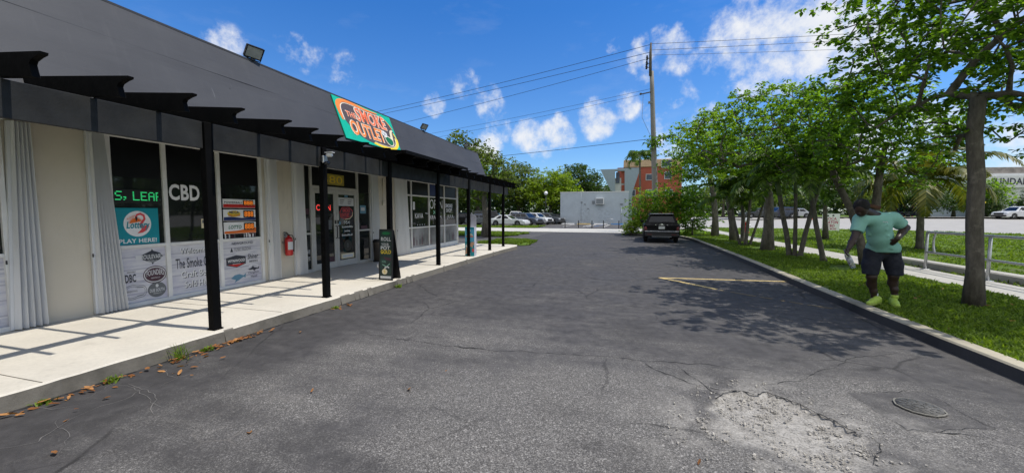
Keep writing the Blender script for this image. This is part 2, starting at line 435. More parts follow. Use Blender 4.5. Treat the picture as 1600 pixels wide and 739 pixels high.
def asphalt_material():
    m = bpy.data.materials.new('old_asphalt'); t = NT(m); co = t.coord()
    at = t.n('ShaderNodeAttribute', attribute_name='wear'); sep = t.n('ShaderNodeSeparateColor'); t.l(at.outputs['Color'], sep.inputs[0])
    worn, broken, dark = sep.outputs[0], sep.outputs[1], sep.outputs[2]
    v = t.n('ShaderNodeTexVoronoi'); v.inputs['Scale'].default_value = 190; t.l(co, v.inputs['Vector'])
    vs2 = t.n('ShaderNodeSeparateColor'); t.l(v.outputs['Color'], vs2.inputs[0])
    v2 = t.n('ShaderNodeTexVoronoi'); v2.inputs['Scale'].default_value = 100; t.l(co, v2.inputs['Vector'])
    vs3 = t.n('ShaderNodeSeparateColor'); t.l(v2.outputs['Color'], vs3.inputs[0])
    stone = t.ramp(vs2.outputs[0], [(0, .04), (.45, .09), (.75, .17), (1, .36)])
    stone2 = t.ramp(vs3.outputs[0], [(0, .04), (.6, .09), (.9, .2), (1, .5)])
    stone = t.mix(.4, stone, stone2)
    seal = t.ramp(t.noise(co, 6, 6, .65), [(.3, (.040, .040, .043)), (.7, (.080, .080, .085))])
    patch = t.noise(co, .55, 6, .62, .4)
    fine = t.noise(co, 9, 6, .7)
    streak = t.noise(t.mapping(co, (.35, 1.6, 1), rot=(0, 0, .25)), 2.2, 6, .65)
    wf = t.math('ADD', worn, t.math('MULTIPLY', t.math('SUBTRACT', patch, .5), 1.7))
    wf = t.math('ADD', wf, t.math('MULTIPLY', t.math('SUBTRACT', fine, .5), .9))
    wf = t.math('ADD', wf, t.math('MULTIPLY', t.math('SUBTRACT', streak, .5), 1.1), False)
    wfr = t.ramp(wf, [(.15, 0), (.9, 1)])
    c = t.mix(wfr, seal, stone)
    # dusty light scuffs
    du = t.ramp(t.noise(t.mapping(co, (.5, 1.4, 1), rot=(0, 0, -.3)), 1.7, 7, .7), [(.56, 0), (.76, 1)])
    c = t.mix(t.math('MULTIPLY', du, .38), c, (.19, .185, .18))
    # cracks
    dn = t.n('ShaderNodeTexNoise'); dn.inputs['Scale'].default_value = 2.2; dn.inputs['Detail'].default_value = 5; t.l(co, dn.inputs['Vector'])
    wv = t.mix(.14, co, dn.outputs['Color'], 'ADD')
    for scale, thr, lo, hi, colr in ((.55, .010, .5, .62, (.012, .012, .013)), (1.7, .016, .55, .68, (.016, .016, .017)), (3.2, .028, .60, .70, (.15, .145, .14))):
        vc = t.n('ShaderNodeTexVoronoi', feature='DISTANCE_TO_EDGE'); vc.inputs['Scale'].default_value = scale; t.l(wv, vc.inputs['Vector'])
        ln = t.ramp(vc.outputs['Distance'], [(thr*.35, 1), (thr, 0)])
        mk = t.ramp(t.noise(co, .45 if scale < 3 else .8, 4, .6), [(lo, 0), (hi, 1)])
        c = t.mix(t.math('MULTIPLY', t.math('MULTIPLY', ln, mk), .8), c, colr)
    # damp / oil darkening spots and sealed patches
    oil = t.ramp(t.noise(co, 1.3, 6, .6), [(.62, 0), (.74, 1)])
    c = t.mix(t.math('MULTIPLY', oil, .35), c, (.02, .02, .021))
    c = t.mix(t.math('MULTIPLY', dark, t.ramp(t.noise(co, 5, 6, .7), [(.35, .25), (.65, 1)])), c, (.034, .034, .036))
    c = t.mix(1.0, c, (1.06, 1.0, .93), 'MULTIPLY')
    lime = t.ramp(t.noise(co, 14, 8, .7), [(.28, (.17, .158, .14)), (.5, (.33, .31, .28)), (.72, (.45, .425, .385))])
    lime = t.mix(.75, lime, t.ramp(vs3.outputs[0], [(0, .35), (.35, .8), (1, 1.15)]), 'MULTIPLY')
    c = t.mix(broken, c, lime)
    h = t.math('ADD', t.math('MULTIPLY', t.math('SUBTRACT', 1.0, v.outputs['Distance']), .6), t.math('MULTIPLY', fine, 1.2))
    t.done(t.bsdf(c, t.ramp(patch, [(.3, .72), (.7, .9)]), 0, .3, h, .5, .006)); return m
M['asphalt'] = asphalt_material()

def lot():
    xs = np.concatenate([np.arange(-5.6, 4.06, .045)])
    ys = np.concatenate([np.arange(-4, 8, .045), np.arange(8, 13, .09), np.linspace(13, 32.2, 80)])
    X, Y = np.meshgrid(xs, ys); Z = np.zeros_like(X)
    Z += (fbm(X*.35, Y*.35, 3)-.5)*.03*sstep(4.1, 3.0, X)*sstep(-4.8, -4.0, X)
    wob = (fbm(X*5, Y*5, 21)-.5)*.12
    dL = segdist(X, Y, lip, False); ins = inside(X+wob*.15, Y+wob*.15, HOLE); dA = segdist(X, Y, HOLE)
    dlow = segdist(X, Y, low, False)
    depth = np.where(ins, .030*sstep(0, .30, dlow)*sstep(0, .02, dL), 0)
    Z -= depth
    Z += np.where(ins, (fbm(X*9, Y*9, 5)-.5)*.016, 0)
    Z += .004*np.exp(-(dL/.09)**2)*(~ins)
    b = np.where(ins, sstep(-.02, .22, dlow+wob*2.2), 0)
    halo = np.clip(np.exp(-(dA/.40)**2)*(~ins)*sstep(.40, .62, fbm(X*4, Y*4, 9))*.5 + np.exp(-((X-2.1)/.5)**2-((Y-3.55)/.5)**2)*sstep(.45, .7, fbm(X*5, Y*9, 19))*.35, 0, 1)
    broken = np.clip(b*.95+halo, 0, 1)
    # polished, aggregate-showing area in the foreground, darker sealer elsewhere
    worn = .95*sstep(5.9, 3.6, Y+.55*X*.3)*sstep(-4.6, -2.3, X-(.6*(fbm(X*.8, Y*.8, 2)-.5)*4))
    worn = worn*(.55+.75*fbm(X*.7, Y*.7, 8)) + .26*sstep(9.5, 6, Y)*sstep(-4.3, -3.2, X) + .12
    worn *= .42
    for (u, v, rx, ry, k) in ((560, 545, .55, .35, .5), (800, 640, 1.0, .55, .75), (1050, 690, .6, .35, .6), (1420, 680, .8, .35, .5), (720, 700, .6, .25, .6), (480, 640, .35, .22, .5), (1300, 610, .7, .5, .45), (600, 600, .5, .3, .4), (1000, 590, .6, .4, .35), (420, 600, .3, .2, .35), (1180, 500, .5, .6, .2), (780, 520, .7, .5, .22)):
        cx, cy, _ = gp(u, v); worn += k*np.exp(-((X-cx)/rx)**2-((Y-cy)/ry)**2)
    man = [gp(*p)[:2] for p in [(1322, 612), (1442, 611), (1560, 668), (1418, 672)]]
    pm = inside(X+wob*.1, Y+wob*.1, man)
    worn = np.where(pm, .22, worn)
    dark = np.zeros_like(X)
    for (u, v, ru, rv, k) in ((990, 520, .35, .55, .5), (1100, 590, .5, .35, .3), (300, 560, .9, .9, .35), (330, 720, .5, .22, .6), (470, 690, .3, .25, .45), (250, 670, .35, .3, .4), (640, 600, .3, .12, .4), (700, 560, .5, .12, .4), (430, 540, .5, .2, .45), (960, 700, .3, .12, .5), (520, 720, .5, .12, .5), (350, 640, .5, .14, .5), (1010, 735, .3, .1, .5), (560, 560, .25, .1, .4), (880, 640, .35, .12, .3), (760, 480, .9, .6, .4)):
        cx, cy, _ = gp(u, v); dark = np.maximum(dark, k*np.exp(-(((X-cx)/ru)**2+((Y-cy)/rv)**2)**2))
    dark = np.maximum(dark, .8*sstep(-3.2, -4.2, X+.5*(fbm(X*1.1, Y*1.1, 44)-.5))*sstep(6.5, 3.5, Y)*(.45+.9*fbm(X*2.2, Y*2.2, 45)))
    dark = np.clip(dark, 0, 1)
    me_v = np.stack([X, Y, Z], -1).reshape(-1, 3); ny, nx = X.shape
    i = np.arange((ny-1)*(nx-1)); r, c = i//(nx-1), i % (nx-1); a = r*nx+c
    o = np_mesh('parking_lot', me_v, np.stack([a, a+1, a+nx+1, a+nx], -1), M['asphalt'], smooth=True)
    ca = o.data.color_attributes.new('wear', 'FLOAT_COLOR', 'POINT')
    ca.data.foreach_set('color', np.stack([np.clip(worn, 0, 1), broken, dark, np.ones_like(X)], -1).astype(np.float32).ravel())
    return structure(o)
lot()

def flat_asphalt(name, poly, z, wornv=.35):
    mb = MB(); mb.add([(x, y, z) for x, y in poly], [list(range(len(poly)))])
    o = obj(name, mb, M['asphalt'])
    ca = o.data.color_attributes.new('wear', 'FLOAT_COLOR', 'POINT')
    for d in ca.data: d.color = (wornv, 0, 0, 1)
    return structure(o)
def sheet(name, poly, z, m):
    mb = MB(); mb.add([(p[0], p[1], p[2] if len(p) > 2 else z) for p in poly], [list(range(len(poly)))])
    return structure(obj(name, mb, m))

def concrete(name, col, joint=None, dirty=.35, bump=.25):
    m = bpy.data.materials.new(name); t = NT(m); co = t.coord()
    c = t.ramp(t.noise(co, 1.1, 7, .65), [(.25, sc(col, 1-dirty)), (.5, col), (.8, sc(col, 1.12))])
    c = t.mix(t.math('MULTIPLY', t.ramp(t.noise(co, 26, 5, .7), [(.45, 0), (.72, 1)]), .3), c, sc(col, .62))
    sp = t.ramp(t.noise(co, 3.4, 6, .75), [(.60, 0), (.70, 1)])
    c = t.mix(t.math('MULTIPLY', sp, min(.7, .1+dirty*.8)), c, sc(col, .45))
    t.done(t.bsdf(c, .85, 0, .25, t.noise(co, 55, 6, .7), bump, .004)); return m
M['walk'] = concrete('walk_concrete', (.60, .555, .47), dirty=.14)
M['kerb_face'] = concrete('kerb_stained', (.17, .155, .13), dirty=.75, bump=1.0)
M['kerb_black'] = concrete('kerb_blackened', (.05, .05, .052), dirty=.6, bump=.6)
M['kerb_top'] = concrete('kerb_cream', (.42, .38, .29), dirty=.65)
M['far_walk'] = concrete('far_concrete', (.50, .48, .43), dirty=.15)
M['side_walk'] = concrete('sidewalk_concrete', (.44, .42, .38), dirty=.3)
M['road'] = concrete('pale_road', (.36, .345, .32), dirty=.14)
def lawn_mat():
    m = bpy.data.materials.new('lawn_soil'); t = NT(m); co = t.coord()
    c = t.ramp(t.noise(co, 2.2, 7, .7), [(.3, (.065, .11, .014)), (.52, (.13, .215, .024)), (.72, (.19, .26, .045))])
    c = t.mix(t.ramp(t.noise(co, 40, 4, .7), [(.4, 0), (.7, .65)]), c, (.03, .055, .010))
    c = t.mix(t.ramp(t.noise(co, 1.4, 5, .7), [(.52, 0), (.68, .8)]), c, (.13, .11, .07))
    t.done(t.bsdf(c, .9, 0, .15, t.noise(co, 60, 5, .8), 1.0, .03)); return m
M['lawn'] = lawn_mat()
sheet('ground', [(-400, -200), (400, -200), (400, 900), (-400, 900)], -.09, M['lawn'])

# walkway in front of the shop: slab top + stained kerb face
WALK = [(-4.88, -6), (-4.90, 1.8), (-4.86, 4), (-4.82, 6.2), (-4.82, 7.5), (-4.78, 9.5), (-4.74, 12), (-4.62, 15), (-4.5, 16.6), (-4.62, 17.15), (-5.0, 17.3), (-7.6, 17.3)]
mb = MB(); n = len(WALK); jr = random.Random(3)
fine = []
for i in range(n-1):
    (x0, y0), (x1, y1) = WALK[i], WALK[i+1]; k = max(1, int(math.hypot(x1-x0, y1-y0)/.12)) if i < 9 else 2
    for j in range(k): fine.append((x0+(x1-x0)*j/k+jr.uniform(-.008, .008), y0+(y1-y0)*j/k))
fine.append(WALK[-1])
top = fine+[(-7.7, -6)]
mb.add([(x, y, .15) for x, y in top], [list(range(len(top)))], 0)
for i in range(len(fine)-1):
    (x0, y0), (x1, y1) = fine[i], fine[i+1]
    c = .012 if jr.random() > .12 else jr.uniform(.02, .045)
    mb.add([(x0, y0, .15), (x1, y1, .15), (x1+.016, y1, .135), (x0+.016, y0, .135)], [(0, 3, 2, 1)], 0 if c < .02 else 1)
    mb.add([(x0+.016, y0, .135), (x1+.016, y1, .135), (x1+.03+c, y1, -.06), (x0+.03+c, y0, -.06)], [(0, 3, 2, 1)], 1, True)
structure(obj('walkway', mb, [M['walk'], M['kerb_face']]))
# thin joints sawn into the slab (dark strips 3 mm proud are dirt-filled)
mb = MB()
for y in (-3.1, .2, 2.05, 4.55, 7.2, 10.4, 13.2, 15.8):
    mb.box(-7.40, -4.90, y, y+.008, .1502, .153)
structure(obj('walkway_joint', mb, M['kerb_face']))

# kerb on the verge side
KR = [(3.80, -6), (3.78, 4.8), (3.76, 7.1), (3.82, 9.7), (3.90, 12.5), (3.97, 15.2), (4.02, 20), (4.04, 25), (3.6, 27.6), (2.4, 28.6), (.6, 29.0), (.1, 29.4)]
mb = MB(); f2 = []
for i in range(len(KR)-1):
    (x0, y0), (x1, y1) = KR[i], KR[i+1]; k = max(1, int(math.hypot(x1-x0, y1-y0)/.3))
    for j in range(k): f2.append((x0+(x1-x0)*j/k+jr.uniform(-.006, .006), y0+(y1-y0)*j/k))
f2.append(KR[-1])
for i in range(len(f2)-1):
    (x0, y0), (x1, y1) = f2[i], f2[i+1]; d = Vector((x1-x0, y1-y0)).normalized(); nx, ny = d.y, -d.x
    def pr(x, y, o, z): return (x+nx*o, y+ny*o, z)
    gap = .006 if i % 9 == 0 else 0
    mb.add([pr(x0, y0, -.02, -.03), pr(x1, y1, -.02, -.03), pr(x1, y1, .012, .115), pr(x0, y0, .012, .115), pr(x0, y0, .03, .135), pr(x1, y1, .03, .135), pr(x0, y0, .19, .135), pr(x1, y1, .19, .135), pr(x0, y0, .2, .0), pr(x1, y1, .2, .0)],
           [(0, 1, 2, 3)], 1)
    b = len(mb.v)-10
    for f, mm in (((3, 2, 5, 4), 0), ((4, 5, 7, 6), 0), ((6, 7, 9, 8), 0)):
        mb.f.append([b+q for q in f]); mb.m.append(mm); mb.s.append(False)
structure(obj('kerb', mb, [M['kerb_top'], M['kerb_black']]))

# verge, pavement, lawn, road
VERGE = [(x+.195, y) for x, y in KR[:9]]+[(2.4, 28.8), (.6, 29.2), (.1, 31.5), (5, 33), (6.75, 40), (6.85, 20), (6.9, 8), (6.9, -6)]
vm = MB(); vm.add([(x, y, .10) for x, y in VERGE], [list(range(len(VERGE)))]); structure(obj('verge', vm, M['lawn']))
mb = MB(); yy = -6.0
while yy < 46:
    mb.box(6.9, 8.05, yy+.006, yy+1.5-.006, -.05, .105); yy += 1.5
structure(obj('pavement', mb, M['side_walk']))
RN = [(8.05, 46), (10.2, 44.6), (15, 44), (20, 43.5), (24, 42.5), (27, 40), (29, 36.5), (32, 30), (36, 20), (42, 0), (60, -60)]
LAWN2 = [(8.07, -6)]+[(8.07, 46)]+RN[1:-1]+[(42, -6)]
lm = MB(); lm.add([(x, y, .06) for x, y in LAWN2], [list(range(len(LAWN2)))]); structure(obj('lawn', lm, M['lawn']))
far = []
for u, T in ((1085, 75), (1150, 66), (1230, 60), (1320, 56), (1420, 54), (1520, 53), (1620, 53), (1800, 54), (2200, 60)):
    X, Y, Z = ray(u, 332); far.append((X*T, Y*T, .85))
near = [(6, 47, .03), (10.2, 44.6, .03), (15, 44, .04), (20, 43.5, .05), (24, 42.5, .05), (27, 40, .05), (32, 30, .05), (42, 0, .05), (75, -50, .05)]
mb = MB(); mb.add(near+far, [(i, i+1, 9+i+1, 9+i) for i in range(8)])
structure(obj('road', mb, M['road']))
mb = MB()
out = [(p[0]*3.2, p[1]*3.2, .9) for p in far]
mb.add([(p[0], p[1], .854) for p in far]+out, [(i, i+1, 9+i+1, 9+i) for i in range(8)])
structure(obj('far_lawn', mb, M['lawn']))
mb = MB()
for i in range(8):
    a, b = Vector(far[i]), Vector(far[i+1]); d = (b-a).normalized(); nn = Vector((d.y, -d.x, 0))
    mb.add([a-nn*.4+Vector((0, 0, .0)), b-nn*.4, b-nn*.38+Vector((0, 0, .16)), a-nn*.38+Vector((0, 0, .16)), a+nn*1.8+Vector((0, 0, .16)), b+nn*1.8+Vector((0, 0, .16))], [(0, 1, 2, 3), (3, 2, 5, 4)])
structure(obj('road_kerb', mb, M['far_walk']))
# ground beyond the lot, left
flat_asphalt('driveway', [(-60, 17.31), (-5.61, 17.31), (-5.61, 32.2), (-60, 32.2)], -.01, .4)
sheet('concrete_path', [(-70, 32.2), (2.6, 32.2), (8, 47.4), (8, 52), (1.6, 39.2), (-70, 39.2)], .01, M['far_walk'])
flat_asphalt('far_parking_lot', [(-70, 43.2), (-8.8, 43.2), (-8.8, 66), (-70, 66)], .0, .55)
flat_asphalt('bay_surface', [(-8.7, 39.25), (2, 39.25), (2, 54.9), (-8.7, 54.9)], .0, .4)
gm = MB()
def blob(cx, cy, rx, ry, z, k=26, sd_=1):
    q = random.Random(sd_); pts = []
    for i in range(k):
        a = 2*math.pi*i/k; r = 1+q.uniform(-.12, .12); pts.append((cx+rx*r*math.copysign(abs(math.cos(a))**.6, math.cos(a)), cy+ry*r*math.copysign(abs(math.sin(a))**.6, math.sin(a)), z))
    return pts
sheet('grass_island', blob(-10.4, 27.6, 3.5, 2.8, .04), .04, M['lawn'])
sheet('grass_patch', blob(-5.75, 20.0, 1.4, 1.7, .03, sd_=4), .03, M['lawn'])
sheet('grass_strip', [(-70, 39.25), (-8.75, 39.25), (-8.75, 46), (-10.2, 43.2), (-70, 43.15)], .03, M['lawn'])

# painted marking
M['paint_yellow'] = mat('worn_yellow_paint', (.55, .41, .17), .8, var=.25, scale=9)
M['paint_white'] = mat('worn_white_paint', (.6, .6, .58), .8, var=.2, scale=5)
M['paint_blue'] = mat('blue_paint', (.05, .2, .5), .7, var=.2)
def line(name, pts, wd, z, m, broken=0, seed=1):
    mb = MB(); q = random.Random(seed)
    for a, b in zip(pts[:-1], pts[1:]):
        a, b = Vector(a[:2]), Vector(b[:2]); L = (b-a).length; k = max(1, int(L/.07)); d = (b-a)/L; nn = Vector((-d.y, d.x))
        w0 = q.uniform(.8, 1)*wd
        for i in range(k):
            w1 = q.uniform(.85, 1.03)*wd
            if q.random() >= broken:
                p0 = a+d*(L*i/k); p1 = a+d*(L*(i+1)/k)
                mb.add([(*(p0-nn*w0/2), z), (*(p1-nn*w1/2), z), (*(p1+nn*w1/2), z), (*(p0+nn*w0/2), z)], [(0, 1, 2, 3)])
            w0 = w1
    if name == 'painted_line' and pts[0][1] < 20:
        def hz(x, y): return (float(fbm(np.array([x*.35]), np.array([y*.35]), 3)[0])-.5)*.03*float(sstep(4.1, 3.0, np.array([x]))[0])*float(sstep(-4.8, -4.0, np.array([x]))[0])
        mb.v = [(x, y, hz(x, y)+z-.018) for x, y, _ in mb.v]
    return structure(obj(name, mb, m))
P1, P2, P3 = gp(1030, 434), gp(1228, 440), gp(1120, 452); P4 = gp(1300, 482)
line('painted_line', [P1, P2], .11, .022, M['paint_yellow'], .0, 1)
line('painted_line', [P1, P3], .11, .026, M['paint_yellow'], .0, 2)
line('painted_line', [P3, P4], .07, .022, mat('faded_yellow_paint', (.16, .12, .06), .85, var=.4, scale=9), .45, 3)

# cracks: jagged dark strips where the sealer has split
def crack(pts, w, seed, amp=.05):
    q = random.Random(seed); P = [Vector(gp(*p)[:2]) for p in pts]
    out = [P[0]]
    for a, b in zip(P[:-1], P[1:]):
        L = (b-a).length; k = max(2, int(L/.06)); nn = Vector((-(b-a).y, (b-a).x)).normalized(); off = 0
        for i in range(1, k+1):
            off = off*.7+q.uniform(-amp, amp)*.5
            out.append(a+(b-a)*i/k+nn*off*(1 if i < k else .3))
    mb = MB()
    ws = [w*.62*q.uniform(.25, 1.2)*min(1, i/4+.2, (len(out)-1-i)/4+.2) for i in range(len(out))]
    mb.stroke(lambda s_, t_, n_: (s_, t_, n_), [tuple(p) for p in out], ws, .0, 0)
    return mb
def zlift(mb):
    mb.v = [(x, y, (fbm(np.array([x*.35]), np.array([y*.35]), 3)[0]-.5)*.03*float(sstep(4.1, 3.0, np.array([x]))[0])*float(sstep(-4.8, -4.0, np.array([x]))[0])+.005) for x, y, z in mb.v]
    return mb
cm_ = MB()
M['crack'] = plain('crack_dark', (.012, .012, .012), .95)
for i, (pts, w_) in enumerate([
        ([(560, 520), (700, 541), (760, 546), (840, 550), (930, 555), (1000, 562), (1085, 567), (1180, 580)], .014),
        ([(706, 540), (735, 543), (757, 546)], .03),
        ([(1000, 562), (1040, 583), (1090, 600), (1140, 609)], .016), ([(1060, 570), (1105, 605), (1165, 632)], .012),
        ([(915, 432), (930, 436), (960, 438), (1000, 437), (1030, 434)], .03), ([(975, 587), (1000, 600), (1050, 605)], .008),
        ([(1345, 680), (1375, 692), (1362, 725)], .012),
        ([(1430, 672), (1500, 676), (1545, 682)], .02), ([(1322, 612), (1442, 611), (1560, 668), (1418, 672), (1322, 612)], .008),
        ([(1184, 600), (1260, 590), (1330, 560), (1400, 550)], .009), ([(780, 480), (900, 500), (1010, 510)], .008)]):
    b = crack(pts, w_, 40+i); cm_.add(b.v, b.f)
structure(obj('asphalt_crack', zlift(cm_), M['crack']))
cm_ = MB(); M['crack_pale'] = plain('crack_dust', (.16, .15, .14), .95)
for i, (pts, w_) in enumerate([([(0, 700), (60, 690), (110, 655), (180, 630), (240, 600)], .012), ([(200, 600), (240, 615), (236, 640), (260, 650)], .010),
        ([(90, 655), (100, 690), (80, 720)], .009), ([(250, 575), (275, 590), (300, 585), (250, 605)], .010), ([(20, 620), (80, 640), (150, 630)], .008), ([(130, 625), (175, 600), (210, 610), (260, 640)], .008)]):
    b = crack(pts, w_, 80+i); cm_.add(b.v, b.f)
structure(obj('asphalt_crack', zlift(cm_), M['crack_pale']))
kb = MB(); q = random.Random(31); pts_ = []; ws_ = []
yk = 1.3
while yk < 8.2:
    pts_.append((-4.80+.05*min(1, max(0, (yk-4)/3))+q.uniform(-.012, .012)-(.02 if yk < 3.4 else 0), yk)); ws_.append(max(.004, q.uniform(-.01, .055))); yk += .07
kb.stroke(lambda s_, t_, n_: (s_, t_, .004+n_), pts_, ws_, .0, 0); structure(obj('asphalt_crack', kb, M['crack']))
# dark raised lip round the broken patch
q = random.Random(5); mb = MB()
L2 = []
for a, b in zip(lip[:-1], lip[1:]):
    for j in range(5): L2.append((a[0]+(b[0]-a[0])*j/5+q.uniform(-.012, .012), a[1]+(b[1]-a[1])*j/5+q.uniform(-.012, .012)))
mb.stroke(lambda s_, t_, n_: (s_, t_, n_), L2, [q.uniform(.004, .016) for _ in L2], .0, 0)
structure(obj('asphalt_crack', zlift(mb), M['crack']))
# loose limestone chips
def stones():
    q = np.random.default_rng(4); N = 5000
    xs = q.uniform(-.3, 2.6, N*5); ys = q.uniform(2.3, 4.2, N*5)
    ins = inside(xs, ys, HOLE); d = segdist(xs, ys, HOLE)
    keep = ins & (fbm(xs*7, ys*7, 7) > .44) | (~ins & (d < .25) & (q.random(N*5) < .10)); xs, ys = xs[keep][:N], ys[keep][:N]
    V = []; F = []; n_ = 0
    cube = np.array([(-1, -1, 0), (1, -1, 0), (1, 1, 0), (-1, 1, 0), (-.6, -.6, 1), (.7, -.5, 1), (.5, .7, 1), (-.7, .5, 1)], float)
    fc = np.array([(4, 5, 6, 7), (0, 1, 5, 4), (1, 2, 6, 5), (2, 3, 7, 6), (3, 0, 4, 7)])
    dl = segdist(xs, ys, low, False)
    for x, y, d1, i_ in zip(xs, ys, dl, inside(xs, ys, HOLE)):
        s = .0014+.0065*q.random()**5*1.3; a = q.random()*6.3
        c, sn = math.cos(a), math.sin(a); p = cube*np.array([s*q.uniform(.7, 1.5), s, s*q.uniform(.5, 1.1)])+q.normal(0, s*.18, (8, 3))
        z0 = -.027*float(sstep(0, .35, np.array([d1]))[0]) if i_ else .0
        V.append(np.stack([p[:, 0]*c-p[:, 1]*sn+x, p[:, 0]*sn+p[:, 1]*c+y, p[:, 2]+z0], -1)); F.append(fc+n_); n_ += 8
    o = np_mesh('gravel', np.concatenate(V), np.concatenate(F), mat('limestone_chip', (.36, .335, .295), .9, var=.4, scale=16))
    tag(o, 'loose pale limestone chips scattered in the broken asphalt hole', 'gravel', kind='stuff')
stones()
# manhole cover in its square asphalt patch
mx, my, _ = gp(1436, 636)
mb = MB(); mb.lathe([(0.0, 0.0), (.205, 0.0), (.205, .016), (.165, .016), (.165, .010), (0.0, .010)], (mx, my, 0.012), 36)
mt = thing('manhole_cover', 'round dark manhole cover with pale ring set in a square asphalt patch', 'manhole cover', (mx, my, .0))
m2 = MB(); m2.lathe([(.145, .0), (.145, .007), (.0, .007)], (mx, my, .004), 32)
for a in range(12):
    for rr in (.04, .08, .115):
        x, y = mx+rr*math.cos(a*math.pi/6+rr), my+rr*math.sin(a*math.pi/6+rr); m2.box(x-.008, x+.008, y-.008, y+.008, .012, .0145)
obj('lid', m2, mat('cast_iron', (.085, .082, .076), .75, .1, var=.5, scale=20), mt)
m3 = MB()
ring = [(.147, .001), (.160, .001), (.160, .009), (.149, .010), (.147, .001)]
vs = []; fs = []
for i in range(40):
    a = 2*math.pi*i/40
    for r_, h_ in ring[:4]:
        jj = .003*math.sin(i*2.3)+.0025*math.sin(i*5.1); vs.append((mx+(r_+jj)*math.cos(a), my+(r_+jj)*math.sin(a), h_))
for i in range(40):
    for k in range(4):
        fs.append((i*4+k, ((i+1) % 40)*4+k, ((i+1) % 40)*4+(k+1) % 4, i*4+(k+1) % 4))
m3.add(vs, fs); obj('ring', m3, concrete('ring_mortar', (.20, .19, .165), dirty=.5), mt)
# ------------------------------------------------------------------ the shop
FX = -7.45
def FP(s, t, n): return (FX+n, s, t)
def stucco():
    m = bpy.data.materials.new('painted_block'); t = NT(m); co = t.coord()
    br = t.n('ShaderNodeTexBrick'); br.inputs['Scale'].default_value = 1.0; br.inputs['Brick Width'].default_value = .4; br.inputs['Row Height'].default_value = .2
    br.inputs['Mortar Size'].default_value = .008; br.inputs['Mortar Smooth'].default_value = .6
    t.l(t.mapping(co, rot=(R(90), 0, R(90))), br.inputs['Vector'])
    c = t.ramp(t.noise(co, 1.6, 6, .65), [(.3, (.66, .61, .50)), (.7, (.74, .68, .565))])
    dirt = t.ramp(t.noise(t.mapping(co, (1, 1, .25)), 3, 6, .7), [(.55, 0), (.8, .35)])
    c = t.mix(dirt, c, (.26, .23, .19))
    c = t.mix(t.math('MULTIPLY', br.outputs['Fac'], .22), c, (.30, .27, .22))
    h = t.math('SUBTRACT', t.math('MULTIPLY', t.noise(co, 45, 4), .3), br.outputs['Fac'])
    t.done(t.bsdf(c, .85, 0, .2, h, .5, .004)); return m
M['block'] = stucco()
def roofpaint():
    m = bpy.data.materials.new('roof_grey_paint'); t = NT(m); co = t.coord()
    c = t.ramp(t.noise(co, .7, 6, .6), [(.3, (.043, .044, .050)), (.7, (.060, .061, .067))])
    st = t.ramp(t.noise(t.mapping(co, (1, 3.2, .35), rot=(0, 0, 0)), 2.4, 6, .7), [(.56, 0), (.78, .4)])
    c = t.mix(st, c, (.085, .085, .088))
    st2 = t.ramp(t.noise(t.mapping(co, (1, .25, 2.5)), 2.0, 5, .6), [(.55, 0), (.75, .35)])
    c = t.mix(st2, c, (.032, .032, .036))
    v = t.n('ShaderNodeTexVoronoi'); v.inputs['Scale'].default_value = 2.1; t.l(co, v.inputs['Vector'])
    sp = t.ramp(v.outputs['Distance'], [(.045, 1), (.06, 0)])
    c = t.mix(t.math('MULTIPLY', sp, .8), c, (.015, .015, .016))
    sr = t.ramp(t.noise(t.mapping(co, (1, 9, .8), rot=(R(14), 0, 0)), 1.5, 3, .5), [(.735, 0), (.76, .4)])
    c = t.mix(sr, c, (.14, .14, .15))
    h = t.math('ADD', t.noise(t.mapping(co, (1, .3, 1.5)), 1.6, 3), t.math('MULTIPLY', t.noise(co, 90, 3), .08))
    t.done(t.bsdf(c, .62, 0, .35, h, .35, .03)); return m
M['roof'] = roofpaint()

shop = thing('shop_building', 'long single-storey shop with sloping dark grey roof and cream block walls behind the black pergola', 'building', (FX, 6.0, .15))
mb = MB()
for y0, y1 in ((-6, .28), (2.93, 3.93), (6.52, 7.62), (10.27, 12.3)):
    mb.box(FX-.25, FX, y0, y1, .10, 2.93)
mb.box(FX-8, FX-.02, 16.78, 16.98, .0, 2.93); mb.box(FX-8.2, FX-8, -6, 16.98, .0, 2.93); mb.box(FX-8, FX-.26, -6.2, -6, 0, 2.93)
mb.box(FX-.9, FX-.75, -5.9, 16.7, .1, 2.93)
obj('wall', mb, M['block'], shop)
mb = MB()
RB, RT = (-6.0, 2.98), (-6.55, 4.40)
ys = np.arange(-6.5, 17.21, .79)
q = random.Random(8)
prof = [(RB[0]-.06, 2.93), RB, (RB[0]+(RT[0]-RB[0])*.33, RB[1]+(RT[1]-RB[1])*.33), (RB[0]+(RT[0]-RB[0])*.64, RB[1]+(RT[1]-RB[1])*.64), (RB[0]+(RT[0]-RB[0])*.645+.002, RB[1]+(RT[1]-RB[1])*.645), RT, (RT[0]-.10, 4.415), (-15.5, 4.30), (-15.5, 2.93)]
vs = []
for y in ys:
    for k, (x, z) in enumerate(prof): vs.append((x+(q.uniform(-.004, .004) if 0 < k < 6 else 0), y, z+(q.uniform(-.006, .006) if k in (5, 6) else 0)))
P_ = len(prof); fs = []
for i in range(len(ys)-1):
    for k in range(P_):
        fs.append((i*P_+k, (i+1)*P_+k, (i+1)*P_+(k+1) % P_, i*P_+(k+1) % P_))
fs.append(list(range(P_))); fs.append([(len(ys)-1)*P_+k for k in range(P_)][::-1])
mb.add(vs, fs)
mb.box(RT[0]-.14, RT[0]+.004, -6.5, ys[-1]+.01, 4.403, 4.432)
obj('roof', mb, M['roof'], shop)
mb = MB(); mb.box(RB[0]-.05, RB[0]+.02, -6.5, ys[-1], 2.84, 2.972); mb.box(FX-.2, RB[0]-.06, -6.5, ys[-1], 2.905, 2.925)
obj('fascia', mb, M['black_timber'], shop)

